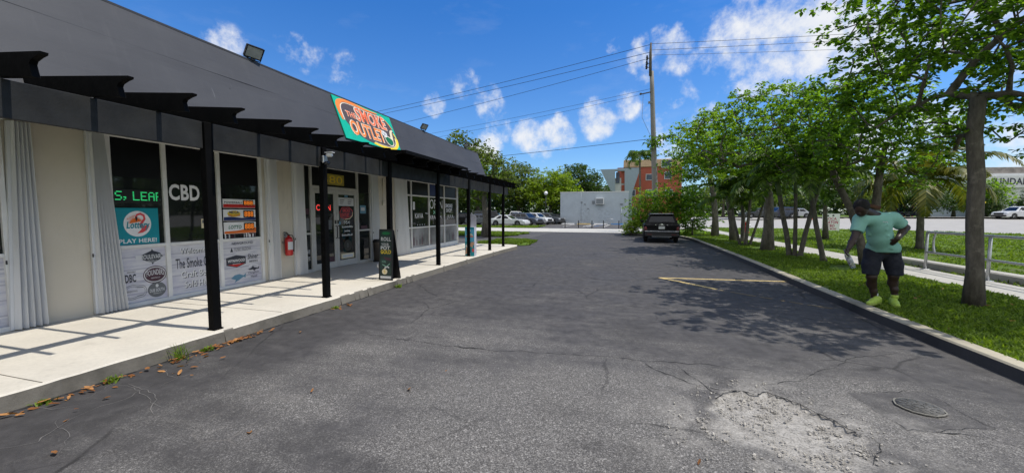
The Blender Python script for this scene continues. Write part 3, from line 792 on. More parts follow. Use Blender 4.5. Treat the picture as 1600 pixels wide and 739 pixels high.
def frame(y0, y1, cols, rails, fw=.05, base=.0, m='white_frame', railtop=2.80, name='window'):
    mb = MB()
    z0, z1 = .15, 2.86
    mb.box(FX-.08, FX+.03, y0, y0+fw, z0, z1, 0, .004); mb.box(FX-.08, FX+.03, y1-fw, y1, z0, z1, 0, .004)
    mb.box(FX-.08, FX+.028, y0+fw, y1-fw, railtop, z1, 0, .004); mb.box(FX-.08, FX+.034, y0+fw, y1-fw, z0, .21+base, 0, .004)
    for c in cols: mb.box(FX-.08, FX+.026, c-fw*.55, c+fw*.55, .21+base, railtop, 0, .004)
    ed = [y0+fw]+[x for c in cols for x in (c-fw*.55, c+fw*.55)]+[y1-fw]
    for i in range(0, len(ed), 2):
        for r in rails: mb.box(FX-.08, FX+.022, ed[i], ed[i+1], r-.024, r+.024, 0, .003)
    f = obj(name, mb, M[m], shop)
    return f, ed
def panes(f, ed, levels, mats):
    """levels: list of z; mats per level"""
    for i in range(0, len(ed), 2):
        for (z0, z1), mm in zip(levels, mats):
            p = MB(); p.box(FX-.03, FX-.012, ed[i], ed[i+1], z0, z1)
            obj('pane', p, M[mm], f)
# driftwood-plank film on the low panes
def plankfilm():
    m = bpy.data.materials.new('printed_plank_film'); t = NT(m); co = t.coord()
    c = t.ramp(t.noise(t.mapping(co, (1, 1.2, 9)), 2.2, 6, .6), [(.3, (.42, .43, .50)), (.5, (.60, .60, .64)), (.75, (.70, .69, .68))])
    wv = t.n('ShaderNodeTexWave', bands_direction='Z'); wv.inputs['Scale'].default_value = 1.6; wv.inputs['Distortion'].default_value = .4; t.l(co, wv.inputs['Vector'])
    c = t.mix(t.ramp(wv.outputs['Fac'], [(.0, .55), (.05, 0)]), c, (.24, .24, .34))
    c = t.mix(t.ramp(t.noise(co, 2.5, 3), [(.5, 0), (.7, .4)]), c, (.34, .32, .50))
    t.done(t.bsdf(c, .35, 0, .4)); return m
M['film'] = plankfilm()
M['glass_grey'] = glassmat('glass_grey', (.20, .205, .21), .2)

# window at the left edge, window of three bays, entrance, corner window
f0, e0 = frame(.28, 2.93, [1.15, 2.05], [1.11, 2.25]); panes(f0, e0, [(.21, 1.086), (1.134, 2.226), (2.274, 2.80)], ['film', 'shop_glass', 'blind'])
f1, e1 = frame(3.93, 6.52, [4.695, 5.60], [1.11], fw=.06); panes(f1, e1, [(.21, 1.086), (1.134, 2.20), (2.20, 2.80)], ['film', 'shop_glass', 'blind'])
N0 = -.009
def film(name, parent, draw, label=None, mats=None):
    mb = MB(); draw(mb); return obj(name, mb, mats, parent, label=label)
# -- left film
def d1(mb):
    P = lambda s, t, n: FP(4.31+(s-4.29)*.70 if s > 4.3 else 4.09+(s-4.10)*.75, t+.02, n); y = 4.14
    # badge, three-line lozenge
    mb.poly([(4.29, .90), (4.36, .955), (4.50, 1.0), (4.52, 1.03), (4.54, 1.0), (4.68, .955), (4.75, .90), (4.68, .85), (4.54, .80), (4.52, .77), (4.50, .80), (4.36, .85)], P, N0, 0)
    mb.text('BOULEVARD', P, 4.30, .865, .44, .075, N0+.002, 2, .02); mb.text('BREWING CO.', P, 4.42, .825, .2, .022, N0+.002, 2)
    mb.stroke(P, [(4.33, .845), (4.42, .815), (4.62, .815), (4.71, .845)], .008, N0+.002, 2)
    mb.ellipse(P, 4.555, .60, .24, .145, N0, 1); mb.ellipse(P, 4.555, .60, .225, .13, N0+.001, 3)
    mb.ellipse(P, 4.555, .60, .205, .113, N0+.002, 1)
    mb.text('FOUNDERS', P, 4.38, .575, .36, .09, N0+.003, 2, .015, .1, lambda a, b: (a, b+.22*(1-(2*a-1)**2)))
    mb.text('BREWING CO', P, 4.47, .535, .18, .022, N0+.003, 2)
    mb.text('DBC', P, 4.10, .52, .19, .13, N0, 0, .03); mb.text('BREWERY', P, 4.14, .67, .15, .025, N0, 0)
    mb.ellipse(P, 4.58, .345, .19, .125, N0, 4); mb.ellipse(P, 4.58, .345, .175, .113, N0+.001, 4)
    mb.text('DUE SOUTH', P, 4.43, .31, .30, .055, N0+.002, 2, .02); mb.text('BREWING CO', P, 4.5, .275, .16, .018, N0+.002, 2); mb.ellipse(P, 4.58, .41, .03, .028, N0+.002, 2)
    ring = lambda r, q: [(4.21+.16*r*math.cos(a*.157), .36+.115*r*math.sin(a*.157)) for a in range(40)]
    mb.stroke(P, ring(1, 0), .008, N0, 4, True); mb.stroke(P, ring(.8, 0), .005, N0, 4, True)
    mb.text('BREWING', P, 4.12, .36, .18, .03, N0, 4)
film('film_graphic', f1, d1, None, [M['film_ink'], M['film_maroon'], M['film_pale'], M['film_pale'], M['film_grey']])
def d2(mb):
    P = lambda s, t, n: FP(4.81+(s-4.845)*.93, t+.02, n)
    for dx, dz, mm, k in ((.014, -.012, 0, 0), (0, 0, 1, .0015)):
        mb.text('Welcome to', P, 4.93+dx, .90+dz, .60, .10, N0+k, mm, .01)
        mb.text('Craft Beer', P, 4.93+dx, .47+dz, .58, .12, N0+k, mm, .01)
        mb.text('Sold Here', P, 4.98+dx, .29+dz, .52, .115, N0+k, mm, .012)
    mb.text('The Smoke Outlet', P, 4.845, .64, .78, .18, N0, 0, .012)
film('film_lettering', f1, d2, None, [M['film_ink'], M['white']])
def d3(mb):
    P = lambda s, t, n: FP(5.70+(s-5.77)*1.0, t, n)
    mb.text('NEWGROUND', P, 5.90, 1.0, .46, .05, N0, 0, .02)
    mb.poly([(5.86, .86), (5.92, .86), (5.89, .95)], P, N0, 0); mb.text('FUNKY BUDDHA', P, 5.95, .87, .36, .07, N0, 2)
    mb.poly([(5.77, .75), (5.98, .79), (6.18, .75), (6.18, .60), (5.98, .54), (5.77, .60)], P, N0, 0)
    mb.poly([(5.79, .61), (6.16, .61), (5.98, .555)], P, N0+.001, 4)
    mb.text('WYNWOOD', P, 5.80, .65, .36, .06, N0+.002, 1, .02); mb.text('BREWING', P, 5.9, .605, .16, .02, N0+.002, 1)
    mb.text('Shiner', P, 6.22, .68, .25, .11, N0, 0, .02, .25); mb.text('BEERS', P, 6.26, .61, .19, .04, N0, 0, .02)
    mb.text('TARPON', P, 5.82, .44, .25, .06, N0, 5); 
    fish = [(5.85, .33), (5.93, .39), (6.03, .40), (6.12, .36), (6.17, .40), (6.16, .31), (6.11, .33), (6.02, .28), (5.92, .24), (5.95, .29)]
    mb.poly(fish, P, N0, 3)
    sh = [(6.22, .47), (6.30, .495), (6.33, .53), (6.37, .495), (6.44, .475), (6.48, .51), (6.47, .455), (6.40, .45), (6.36, .42), (6.33, .45), (6.26, .45)]
    mb.poly(sh, P, N0, 0); mb.stroke(P, [(6.24, .53), (6.35, .56), (6.46, .53)], .012, N0, 1)
    mb.text('Dogfish', P, 6.23, .355, .24, .06, N0, 0); mb.text('Head', P, 6.28, .285, .14, .055, N0, 0)
film('film_graphic', f1, d3, None, [M['film_ink'], M['white'], M['film_grey'], M['film_blue'], M['red'], M['film_pale']])
film('lettering', f1, lambda mb: (mb.text('CBD', FP, 4.765, 1.86, .50, .28, N0, 0, .03)), 'bold white CBD lettering', [M['white']])
film('sticker', f1, lambda mb: (mb.poly([(5.31, 1.76), (5.42, 1.74), (5.40, 1.98), (5.33, 1.99)], FP, N0, 1), mb.poly([(5.27, 1.36), (5.37, 1.36), (5.37, 1.53), (5.27, 1.53)], FP, N0, 0), mb.poly([(5.285, 1.45), (5.355, 1.45), (5.355, 1.51), (5.285, 1.51)], FP, N0+.001, 2)), None, [M['cream'], M['green'], M['film_grey']])
# LED message board
DOT = {'S': ("01111", "10000", "10000", "01110", "00001", "00001", "11110"), ',': ("00", "00", "00", "00", "11", "01", "10"),
       'L': ("10000",)*6+("11111",), 'E': ("11111", "10000", "10000", "11110", "10000", "10000", "11111"), 'A': ("01110", "10001", "10001", "11111", "10001", "10001", "10001"), ' ': ("000",)*7,
       'F': ("11111", "10000", "10000", "11110", "10000", "10000", "10000"), 'I': ("1",)*7}
def remap(mb, y, ny, z, nz):
    mb.v = [(a, ny[0]+(b-y[0])*(ny[1]-ny[0])/(y[1]-y[0]), nz[0]+(c-z[0])*(nz[1]-nz[0])/(z[1]-z[0])) for a, b, c in mb.v]; return mb
LY = ((3.99, 4.745), (3.96, 4.60), (1.68, 1.965), (1.795, 2.01)); PYZ = ((4.0, 4.66), (3.99, 4.58), (1.14, 1.668), (1.137, 1.72)); JY = ((5.745, 6.40), (5.675, 6.36), (1.245, 1.90), (1.225, 1.915))
led = thing('led_sign', 'long black LED message board with green S, LEA letters above the teal lottery poster', 'led sign', (FX+.01, 4.36, 1.66))
mb = MB(); mb.box(FX-.006, FX+.008, 3.99, 4.745, 1.68, 1.965, 0, .003); obj('case', remap(mb, *LY), M['led_off'], led)
mb = MB(); y = 4.06; px = .0205
for ch in 'S, LEAF':
    rows = DOT[ch]
    for r, row in enumerate(rows):
        for c, b in enumerate(row):
            if b == '1' and y+c*px < 4.735:
                z = 1.905-r*.027
                mb.box(FX+.0085, FX+.012, y+c*px, y+c*px+.0185, z, z+.017)
    y += (len(rows[0])+1)*px*1.0
obj('lettering', remap(mb, *LY), M['led_green'], led)
# lottery poster
lp = thing('lottery_poster', 'teal lottery poster with white disc and pink flamingo reading PLAY HERE!', 'poster', (FX+.01, 4.33, 1.14))
mb = MB(); mb.box(FX-.006, FX+.003, 4.0, 4.66, 1.14, 1.668); obj('sheet', remap(mb, *PYZ), M['teal'], lp)
mb = MB(); P = FP; n_ = .0045
mb.ellipse(P, 4.335, 1.44, .205, .185, n_, 0, 40)
sun = []
for i in range(26):
    a = math.pi*(.15+.85*i/25); r = .12 if i % 2 else .085; sun.append((4.31+r*math.cos(a)*1.0, 1.44+r*math.sin(a)*.9))
mb.poly(sun, P, n_+.0015, 1)
neck = [(4.30, 1.535), (4.33, 1.57), (4.38, 1.585), (4.43, 1.56), (4.44, 1.51), (4.40, 1.46), (4.37, 1.43), (4.40, 1.39), (4.46, 1.37)]
mb.stroke(P, neck, [.016, .028, .032, .034, .034, .036, .04, .045, .04], n_+.003, 2)
mb.poly([(4.30, 1.535), (4.335, 1.55), (4.33, 1.50), (4.31, 1.47)], P, n_+.004, 5)
mb.poly([(4.36, 1.335), (4.42, 1.40), (4.49, 1.43), (4.505, 1.40), (4.47, 1.345), (4.40, 1.31), (4.32, 1.30)], P, n_+.0025, 2)
mb.text('Lottery', P, 4.165, 1.345, .35, .13, n_+.005, 3, .025, .25)
mb.text('FLORIDA', P, 4.18, 1.49, .13, .03, n_+.004, 4, .01, 0, lambda a, b: (a*.9, b+a*1.9))
mb.text('PLAY HERE!', P, 4.055, 1.165, .56, .062, n_, 0, .02)
obj('artwork', remap(mb, *PYZ), [M['white'], M['orange'], M['pinkred'], M['teal'], M['orange'], M['black']], lp)
# jackpot boards
JB = [('POWERBALL', 1.735, 1.90, 'red', 'white and red jackpot board reading POWERBALL, topmost of the three boards in the window'), ('MEGA MILLIONS', 1.49, 1.705, 'navy', 'white and blue jackpot board reading MEGA MILLIONS, between the two other boards'), ('LOTTO', 1.245, 1.465, 'orange', 'white and orange jackpot board reading LOTTO, lowest of the three boards')]
for (txt, z0, z1, colr, lab) in JB:
    j = thing('jackpot_board', lab, 'lottery board', (FX+.01, 6.05, z0), 'lottery jackpot boards in the window')
    mb = MB(); mb.box(FX-.006, FX+.006, 5.745, 6.40, z0, z1, 0, .003); obj('board', remap(mb, *JY), M['white'], j)
    h = z1-z0; mb = MB(); n_ = .0075
    if txt == 'LOTTO': band = [(5.75, z0+.005), (6.395, z0+.005), (6.395, z0+h*.5), (6.25, z0+h*.42), (6.0, z0+h*.25), (5.75, z0+h*.22)]
    elif txt == 'POWERBALL': band = [(5.75, z0+.005), (6.395, z0+.005), (6.395, z0+h*.42), (5.75, z0+h*.42)]
    else: band = [(5.75, z0+.005), (6.395, z0+.005), (6.395, z0+h*.3), (6.1, z0+h*.24), (5.9, z0+h*.36), (5.75, z0+h*.32)]
    mb.poly(band, FP, n_, 0)
    if txt == 'POWERBALL': mb.text(txt, FP, 5.77, z0+h*.5, .36, h*.22, n_+.001, 1, .02)
    elif txt == 'LOTTO': mb.text(txt, FP, 5.83, z0+h*.42, .26, h*.3, n_+.001, 1, .03, .2)
    else:
        mb.ellipse(FP, 5.95, z0+h*.62, .13, h*.27, n_+.0005, 2); mb.text('MEGA', FP, 5.86, z0+h*.62, .19, h*.24, n_+.001, 0, .03); mb.text('MILLIONS', FP, 5.84, z0+h*.40, .23, h*.16, n_+.0015, 3, .03)
    obj('artwork', remap(mb, *JY), [M[colr], {'POWERBALL': M['black'], 'LOTTO': M['green']}.get(txt, M['red']), M['yellow'], M['red']], j)
    mb = MB(); mb.box(FX+.004, FX+.012, 6.14, 6.36, z0+h*.28, z1-h*.08, 0, .002); d_ = obj('display', remap(mb, *JY), M['led_off'], j)
    mb = MB(); mb.text('888', FP, 6.155, z0+h*.36, .19, h*.48, .0135, 0, .02); obj('digits', remap(mb, *JY), M['led_orange'], d_)
mb = MB(); q = random.Random(2); y = 5.69; 
while y < 6.34:
    w_ = q.uniform(.008, .02); mb.box(FX-.006, FX+.004, y, y+w_, 1.137, 1.137+q.uniform(.06, .10), q.randrange(4)); y += w_+q.uniform(.003, .012)
tag(obj('cigar_packets', mb, [M['white'], M['film_maroon'], M['film_grey'], M['black']], loc=(FX, 6.05, 1.137)), 'row of narrow packets standing on the sill below the LOTTO board', 'packets')

# -- entrance
mbf = MB(); fw = .05
for y0, y1 in ((7.62, 7.68), (7.85, 7.92), (9.60, 9.68), (10.20, 10.27)): mbf.box(FX-.08, FX+.03, y0, y1, .15, 2.86, 0, .004)
mbf.box(FX-.08, FX+.028, 7.68, 7.85, 2.80, 2.86); mbf.box(FX-.08, FX+.028, 7.92, 9.60, 2.80, 2.86); mbf.box(FX-.08, FX+.028, 9.68, 10.20, 2.80, 2.86)
mbf.box(FX-.08, FX+.026, 7.92, 9.60, 2.25, 2.33, 0, .004)
for y0, y1 in ((7.68, 7.85), (9.68, 10.20)):
    mbf.box(FX-.08, FX+.024, y0, y1, .15, .23, 0, .004); mbf.box(FX-.08, FX+.022, y0, y1, 1.10, 1.145, 0, .003)
fd = obj('door_frame', mbf, M['alu_frame'], shop)
for (y0, y1, z0, z1, mm) in ((7.92, 9.60, 2.33, 2.80, 'blind'), (7.68, 7.85, .23, 1.10, 'shop_glass'), (7.68, 7.85, 1.145, 2.2, 'shop_glass'), (7.68, 7.85, 2.2, 2.8, 'blind'), (9.68, 10.2, .23, 1.10, 'shop_glass'), (9.68, 10.2, 1.145, 2.22, 'shop_glass'), (9.68, 10.2, 2.22, 2.8, 'blind')):
    p = MB(); p.box(FX-.03, FX-.012, y0, y1, z0, z1); obj('pane', p, M[mm], fd)
film('house_number', fd, lambda mb: (mb.poly([(8.2, 2.385), (9.12, 2.385), (9.12, 2.67), (8.2, 2.67)], FP, N0, 0), mb.text('680', FP, 8.27, 2.41, .80, .235, N0+.002, 1, .05), mb.text('680', FP, 8.28, 2.418, .78, .22, N0+.0035, 2, .02)), 'yellow house number 680', [mat('gold_sticker', (.40, .32, .05), .5, var=.25), M['film_grey'], M['yellow']])
film('sticker', fd, lambda mb: (mb.poly([(9.78, 1.62), (10.05, 1.62), (10.05, 1.86), (9.78, 1.86)], FP, N0, 0), mb.poly([(9.82, 1.7), (10.0, 1.7), (10.0, 1.8), (9.82, 1.8)], FP, N0+.001, 1), mb.poly([(9.80, 1.16), (10.1, 1.16), (10.1, 1.26), (9.80, 1.26)], FP, N0+.001, 2), mb.text('NEWS', FP, 7.70, .45, .13, .1, N0, 3), mb.text('VAPE', FP, 7.70, .62, .13, .1, N0, 3), mb.poly([(7.69, 1.2), (7.83, 1.2), (7.83, 1.5), (7.69, 1.5)], FP, N0, 4), mb.poly([(7.69, 1.6), (7.83, 1.6), (7.83, 1.74), (7.69, 1.74)], FP, N0, 2)), None, [M['film_blue'], M['film_pale'], M['film_maroon'], M['film_pale'], M['film_grey']])
for (y0, y1, right) in ((7.925, 8.755, False), (8.765, 9.595, True)):
    mb = MB(); st = .085
    mb.box(FX-.03, FX+.02, y0, y0+st, .165, 2.245, 0, .004); mb.box(FX-.03, FX+.02, y1-st, y1, .165, 2.245, 0, .004)
    mb.box(FX-.03, FX+.018, y0+st, y1-st, 2.14, 2.245); mb.box(FX-.03, FX+.018, y0+st, y1-st, .165, .33)
    d = obj('door', mb, M['alu_frame'], shop)
    p = MB(); p.box(FX-.02, FX-.005, y0+st, y1-st, .33, 2.14); obj('pane', p, M['shop_glass'], d)
    hy = y1-.045 if not right else y0+.045
    h = MB(); h.tube([(FX+.02, hy, .95), (FX+.075, hy, .97), (FX+.08, hy, 1.1), (FX+.075, hy, 1.27), (FX+.02, hy, 1.29)], .011, 8); h.box(FX+.018, FX+.026, hy-.03, hy+.03, 1.34, 1.44, 0, .003)
    obj('handle', h, M['black'], d)
    if right:
        def dd(mb):
            n_ = .0
            mb.poly([(8.87, 1.83), (9.49, 1.83), (9.49, 2.06), (8.87, 2.06)], FP, n_, 0); mb.poly([(9.11, 2.08), (9.25, 2.08), (9.25, 2.13), (9.11, 2.13)], FP, n_, 4)
            for a in (8.9, 9.22):
                for k in range(3): mb.box(FX+n_+.001, FX+n_+.002, a+.02, a+.2-.03*k, 1.99-.05*k, 2.005-.05*k, 1)
            mb.poly([(8.90, 1.66), (8.99, 1.79), (9.30, 1.80), (9.44, 1.70), (9.42, 1.55), (9.10, 1.47), (8.94, 1.51)], FP, n_, 2)
            mb.poly([(8.92, 1.66), (9.0, 1.775), (9.29, 1.785), (9.42, 1.69), (9.40, 1.56), (9.10, 1.485), (8.96, 1.52)], FP, n_+.001, 5)
            mb.text('SMOKE', FP, 9.02, 1.655, .30, .10, n_+.002, 2, .03); mb.text('OUTLET', FP, 8.97, 1.53, .32, .10, n_+.002, 2, .03)
            mb.stroke(FP, [(9.1, 1.455), (9.3, 1.47), (9.42, 1.56), (9.43, 1.66)], .022, n_+.003, 3)
            mb.text('954', FP, 9.06, 1.32, .24, .10, n_, 0, .02)
            for k, (a, b) in enumerate(((8.98, 9.42), (9.08, 9.3), (8.97, 9.40))):
                z = 1.22-.115*k; yy_ = a; qq = random.Random(k)
                while yy_ < b:
                    w_ = qq.uniform(.012, .03); mb.box(FX+n_-.0005, FX+n_+.001, yy_, yy_+w_, z, z+qq.uniform(.035, .06), 0); yy_ += w_+.012
            mb.ellipse(FP, 8.90, 1.36, .045, .05, n_, 4)
            mb.poly([(8.93, .36), (9.45, .36), (9.45, .50), (8.93, .50)], FP, n_, 6); mb.poly([(8.99, .39), (9.40, .39), (9.40, .46), (8.99, .46)], FP, n_+.001, 0)
            mb.ellipse(FP, 9.2, .72, .16, .16, n_, 7); mb.text('0', FP, 9.17, .66, .06, .13, n_+.001, 8)
        film('sticker', d, dd, 'shop logo and lettering on the right door', [M['film_pale'], M['film_ink'], M['pinkred'], M['cream'], M['film_blue'], M['film_maroon'], M['cream'], M['led_off'], M['film_grey']])
    else:
        film('sticker', d, lambda mb: (mb.poly([(8.42, .33), (8.66, .33), (8.66, .47), (8.42, .47)], FP, 0, 0), mb.poly([(8.2, .6), (8.45, .65), (8.4, 1.15), (8.22, 1.1)], FP, 0, 1), mb.poly([(8.2, 1.2), (8.6, 1.2), (8.6, 1.45), (8.2, 1.45)], FP, 0, 2)), None, [M['film_maroon'], M['film_grey'], M['film_grey']])
neon = thing('neon_sign', 'red glowing OPEN sign hanging behind the left door glass', 'neon sign', (FX, 8.3, 1.68))
mb = MB(); mb.text('OPEN', FP, 8.06, 1.70, .50, .15, .001, 0, .0); obj('lettering', mb, M['neon_red'], neon)
mb = MB(); mb.box(FX-.004, FX+.0005, 8.03, 8.59, 1.68, 1.87); obj('backing', mb, M['led_off'], neon)

# -- corner window
f3, e3 = frame(12.3, 16.78, [12.66, 14.02, 15.42], [1.08, 2.28], base=.12, fw=.06); panes(f3, e3, [(.33, 1.056), (1.104, 2.256), (2.304, 2.80)], ['glass_grey', 'shop_glass', 'blind'])
film('lettering', f3, lambda mb: (mb.text('KAVA', FP, 12.95, 1.42, .62, .20, N0, 0, .01), mb.text('OPEN', FP, 14.12, 1.80, 1.15, .38, N0, 0, -.005), mb.text('24 HR', FP, 14.4, 1.58, .5, .15, N0, 1), mb.text('KRATOM', FP, 14.15, 1.38, 1.0, .16, N0, 0), mb.text('SMOKE', FP, 15.55, 1.86, .75, .17, N0, 0, .02), mb.text('SHOP', FP, 15.65, 1.66, .58, .17, N0, 0, .02), mb.text('JUUL', FP, 15.75, 1.36, .7, .18, N0, 0), mb.poly([(12.8, 1.75), (12.95, 1.75), (12.95, 2.05), (12.8, 2.05)], FP, N0, 2), mb.stroke(FP, [(13.75, 1.62), (13.98, 1.60)], .03, N0, 2), mb.text('. . . .', FP, 13.1, 1.15, .6, .05, N0, 2), mb.poly([(14.1, 2.33), (14.95, 2.33), (14.95, 2.78), (14.1, 2.78)], FP, N0, 3)), None, [M['white'], mat('mint', (.3, .65, .5), .5), M['film_pale'], M['navy']])
def bottles(mb):
    q = random.Random(6)
    for y0, y1 in ((12.8, 13.9), (14.15, 15.3), (15.6, 16.6)):
        y = y0
        while y < y1-.1:
            w_ = q.uniform(.06, .1); h = q.uniform(.3, .55); mm = q.choice([0, 1, 1, 2]); z = .40
            mb.poly([(y, z), (y+w_, z), (y+w_, z+h*.55), (y+w_*.65, z+h*.68), (y+w_*.65, z+h), (y+w_*.35, z+h), (y+w_*.35, z+h*.68), (y, z+h*.55)], FP, N0, mm)
            y += w_+q.uniform(.06, .16)
film('film_graphic', f3, bottles, None, [M['film_ink'], M['film_grey'], M['film_maroon']])

# white tracks above the glass
for y0, y1 in ((.2, 2.95), (3.70, 6.95), (7.30, 10.65), (11.5, 16.8)):
    mb = MB(); mb.box(FX+.036, FX+.12, y0, y1, 2.845, 2.9, 0, .003); mb.box(FX+.036, FX+.05, y0, y1, 2.80, 2.845)
    obj('shutter_track', mb, M['white_frame'], shop)

# -- accordion storm shutters folded beside the openings
M['shutter'] = mat('shutter_white', (.66, .67, .68), .45, var=.1, scale=5, streak=True)
def shutter(yt, yb, pleats, label, dt=.05, db=.09, xt=.05, xb=.05):
    t = thing('storm_shutter', label, 'storm shutter', (FX+.05, (yb[0]+yb[1])/2, .15), 'folded accordion shutters along the shop front')
    mb = MB(); k = pleats*2+1
    T = [(FX+xt+(dt if i % 2 else .01), yt[0]+(yt[1]-yt[0])*i/(k-1), 2.80) for i in range(k)]
    B = [(FX+xb+(db if i % 2 else .01), yb[0]+(yb[1]-yb[0])*i/(k-1), .165) for i in range(k)]
    th = .004
    vs = T+B+[(x-th, y, z) for x, y, z in T]+[(x-th, y, z) for x, y, z in B]
    fs = []
    for i in range(k-1):
        fs.append((i, k+i, k+i+1, i+1)); fs.append((2*k+i, 2*k+i+1, 3*k+i+1, 3*k+i))
    mb.add(vs, fs); obj('slats', mb, M['shutter'], t)
    mb = MB(); e = k-1
    mb.add([(FX+.005, yt[0]-.03, 2.8), (FX+.055, yt[0]-.03, 2.8), (FX+.005, yb[0]-.03, .16), (FX+.055, yb[0]-.03, .16), (FX+.005, yt[0]+.0, 2.8), (FX+.055, yt[0]+.0, 2.8), (FX+.005, yb[0], .16), (FX+.055, yb[0], .16)],
           [(0, 1, 3, 2), (4, 6, 7, 5), (1, 5, 7, 3), (0, 2, 6, 4), (0, 4, 5, 1), (2, 3, 7, 6)])
    obj('jamb', mb, M['shutter'], t)
    mb = MB(); mb.box(FX+.06, FX+.075, yb[0]-.034, yb[0]-.02, 1.0, 1.05, 0, .003); obj('latch', mb, M['black'], t)
shutter((3.0, 3.17), (2.90, 3.20), 5, 'folded white accordion shutter at the left end of the bare cream wall panel')
shutter((3.74, 3.90), (3.72, 4.06), 7, 'folded white shutter fanning out at the foot beside the lottery poster window')
shutter((6.63, 6.86), (6.64, 6.86), 5, 'narrow folded white shutter just left of the red fire extinguisher')
shutter((7.34, 7.60), (7.34, 7.62), 6, 'narrow folded white shutter just right of the fire extinguisher beside the door')
shutter((10.30, 10.55), (10.32, 10.62), 5, 'folded white shutter to the right of the glass doors near the bin')
shutter((11.56, 12.26), (11.66, 12.38), 9, 'wide folded white shutter with fanned pleats beside the KAVA window')
mb = MB(); mb.tube([(FX+.01, 10.9, 2.0), (FX+.01, 10.9, 2.75)], .01, 6); mb.box(FX, FX+.05, 10.84, 10.98, 1.88, 2.0, 0, .006); obj('conduit', mb, M['block'], shop)

# ------------------------------------------------------------------ pergola
perg = thing('pergola', 'long black timber pergola on slim posts along the front of the shop', 'pergola', (-5.0, 9.0, .15))
POSTS = [3.64, 5.59, 7.57, 9.94, 12.23, 14.42, 16.24]
for y in POSTS:
    mb = MB(); mb.box(-5.05, -4.95, y-.05, y+.05, .15, 2.765, 0, .006); mb.box(-5.06, -4.94, y-.06, y+.06, .15, .17)
    obj('post', mb, M['black_timber'], perg)
mb = MB(); yb = [-2.5]+[p for p in POSTS]+[16.95]
for a, b in zip(yb[:-1], yb[1:]):
    mb.box(-5.03, -4.985, a+(.052 if a > -2 else 0), b-(.052 if b < 16.9 else 0), 2.44, 2.765, 0, .004)
obj('beam', mb, M['beam_paint'], perg)
RY = [-.9, -.3, .3, .87, 1.44, 2.02, 2.58, 3.13, 3.70, 4.36, 4.90, 5.46, 6.13, 6.75, 7.22, 7.85, 8.5, 9.15, 9.8, 10.45, 11.1, 11.75, 12.4, 13.05, 13.7, 14.35, 15.0, 15.6, 16.2, 16.8]
tip = [(-6.02, 2.732), (-4.555, 2.732), (-4.575, 2.79), (-4.588, 2.83), (-4.57, 2.858), (-4.50, 2.888), (-4.44, 2.905), (-4.435, 2.925), (-6.02, 2.925)]
q = random.Random(5)
for y in RY:
    mb = MB(); dz = q.uniform(-.006, .006); sx = q.uniform(-.03, .03)
    mb.prism([(x+(sx if x > -5 else 0), z+(dz if z > 2.8 else 0)+(-4.45-x)*.09) for x, z in tip], lambda s_, t_, n_: (s_, n_, t_), y-.024, y+.024, 0)
    obj('rafter', mb, M['black_timber'], perg)
mb = MB(); mb.prism([(-6.0, 3.078), (-4.42, 2.936), (-4.42, 2.966), (-6.0, 3.11)], lambda s_, t_, n_: (s_, n_, t_), 7.3, 10.75); mb.box(-4.418, -4.40, 7.3, 10.75, 2.90, 2.97)
obj('canopy', mb, M['black_timber'], perg)

# camera on second post
t = thing('security_camera', 'small white security camera mounted on top of a pergola post', 'security camera', (-4.93, 5.56, 2.52))
mb = MB(); mb.box(-4.945, -4.90, 5.50, 5.60, 2.50, 2.62, 0, .01); obj('bracket', mb, M['steel'], t)
mb = MB(); mb.lathe([(.0, 0), (.028, .0), (.033, .02), (.033, .09), (.03, .10), (0, .10)], (-4.87, 5.55, 2.63), 14, 0, 'X'); mb.box(-4.89, -4.74, 5.51, 5.59, 2.665, 2.675, 0, .003); obj('housing', mb, M['white'], t)
mb = MB(); mb.lathe([(.0, 0), (.05, 0), (.055, .025), (.03, .055), (0, .06)], (-4.875, 5.55, 2.47), 14); obj('dome', mb, M['car_glass'], t)
# ceiling lamp under the canopy
lx, ly, lz = gp(566, 261, 2.66)
t = thing('ceiling_lamp', 'shallow cream dome lamp under the canopy above the doors', 'lamp', (lx, ly, 2.60))
mb = MB(); mb.lathe([(0, -.06), (.09, -.055), (.15, -.03), (.17, 0), (0, 0)], (lx, ly, 2.70), 20); obj('lamp_shade', mb, M['cream'], t)
mb = MB(); mb.lathe([(.05, 0), (.05, .04), (0, .04)], (lx, ly, 2.692), 12); obj('mount', mb, M['white_frame'], t)

# ------------------------------------------------------------------ shop sign on the slope
sl_dir = Vector((RT[0]-RB[0], 0, RT[1]-RB[1])); sl_len = sl_dir.length; sl_dir.normalize(); sl_n = Vector((sl_dir.z, 0, -sl_dir.x))
SB = Vector((RB[0], 7.6, RB[1]))+sl_dir*.40; SWD, SHT = 2.32, 1.09
def SP(s, t, n):
    p = SB+Vector((0, 1, 0))*(s*SWD)+sl_dir*(t*SHT)+sl_n*n; return tuple(p)
M['sign_teal'] = plain('sign_teal', (.0, .42, .27), .45); M['sign_brown'] = plain('sign_brown', (.085, .06, .055), .5)
M['sign_orange'] = plain('sign_orange', (.85, .23, .03), .5); M['sign_coral'] = plain('sign_coral', (.85, .17, .06), .5)
M['sign_cream'] = plain('sign_cream', (.8, .70, .55), .5); M['sign_yellow'] = plain('sign_yellow', (.85, .62, .02), .5)
sign = thing('shop_sign', 'teal sign with orange THE SMOKE OUTLET lettering and a pipe on the sloping roof', 'sign', tuple(SB))
mb = MB(); mb.prism([(0, 0), (1, 0), (1, 1), (0, 1)], SP, .012, .034, 0, 0); obj('panel', mb, M['sign_teal'], sign)
def smooth(pts, it=3, closed=True):
    for _ in range(it):
        o_ = []
        n = len(pts)
        for i in range(n if closed else n-1):
            a, b = pts[i], pts[(i+1) % n]
            o_ += [(a[0]*.75+b[0]*.25, a[1]*.75+b[1]*.25), (a[0]*.25+b[0]*.75, a[1]*.25+b[1]*.75)]
        if not closed: o_ = [pts[0]]+o_+[pts[-1]]
        pts = o_
    return pts
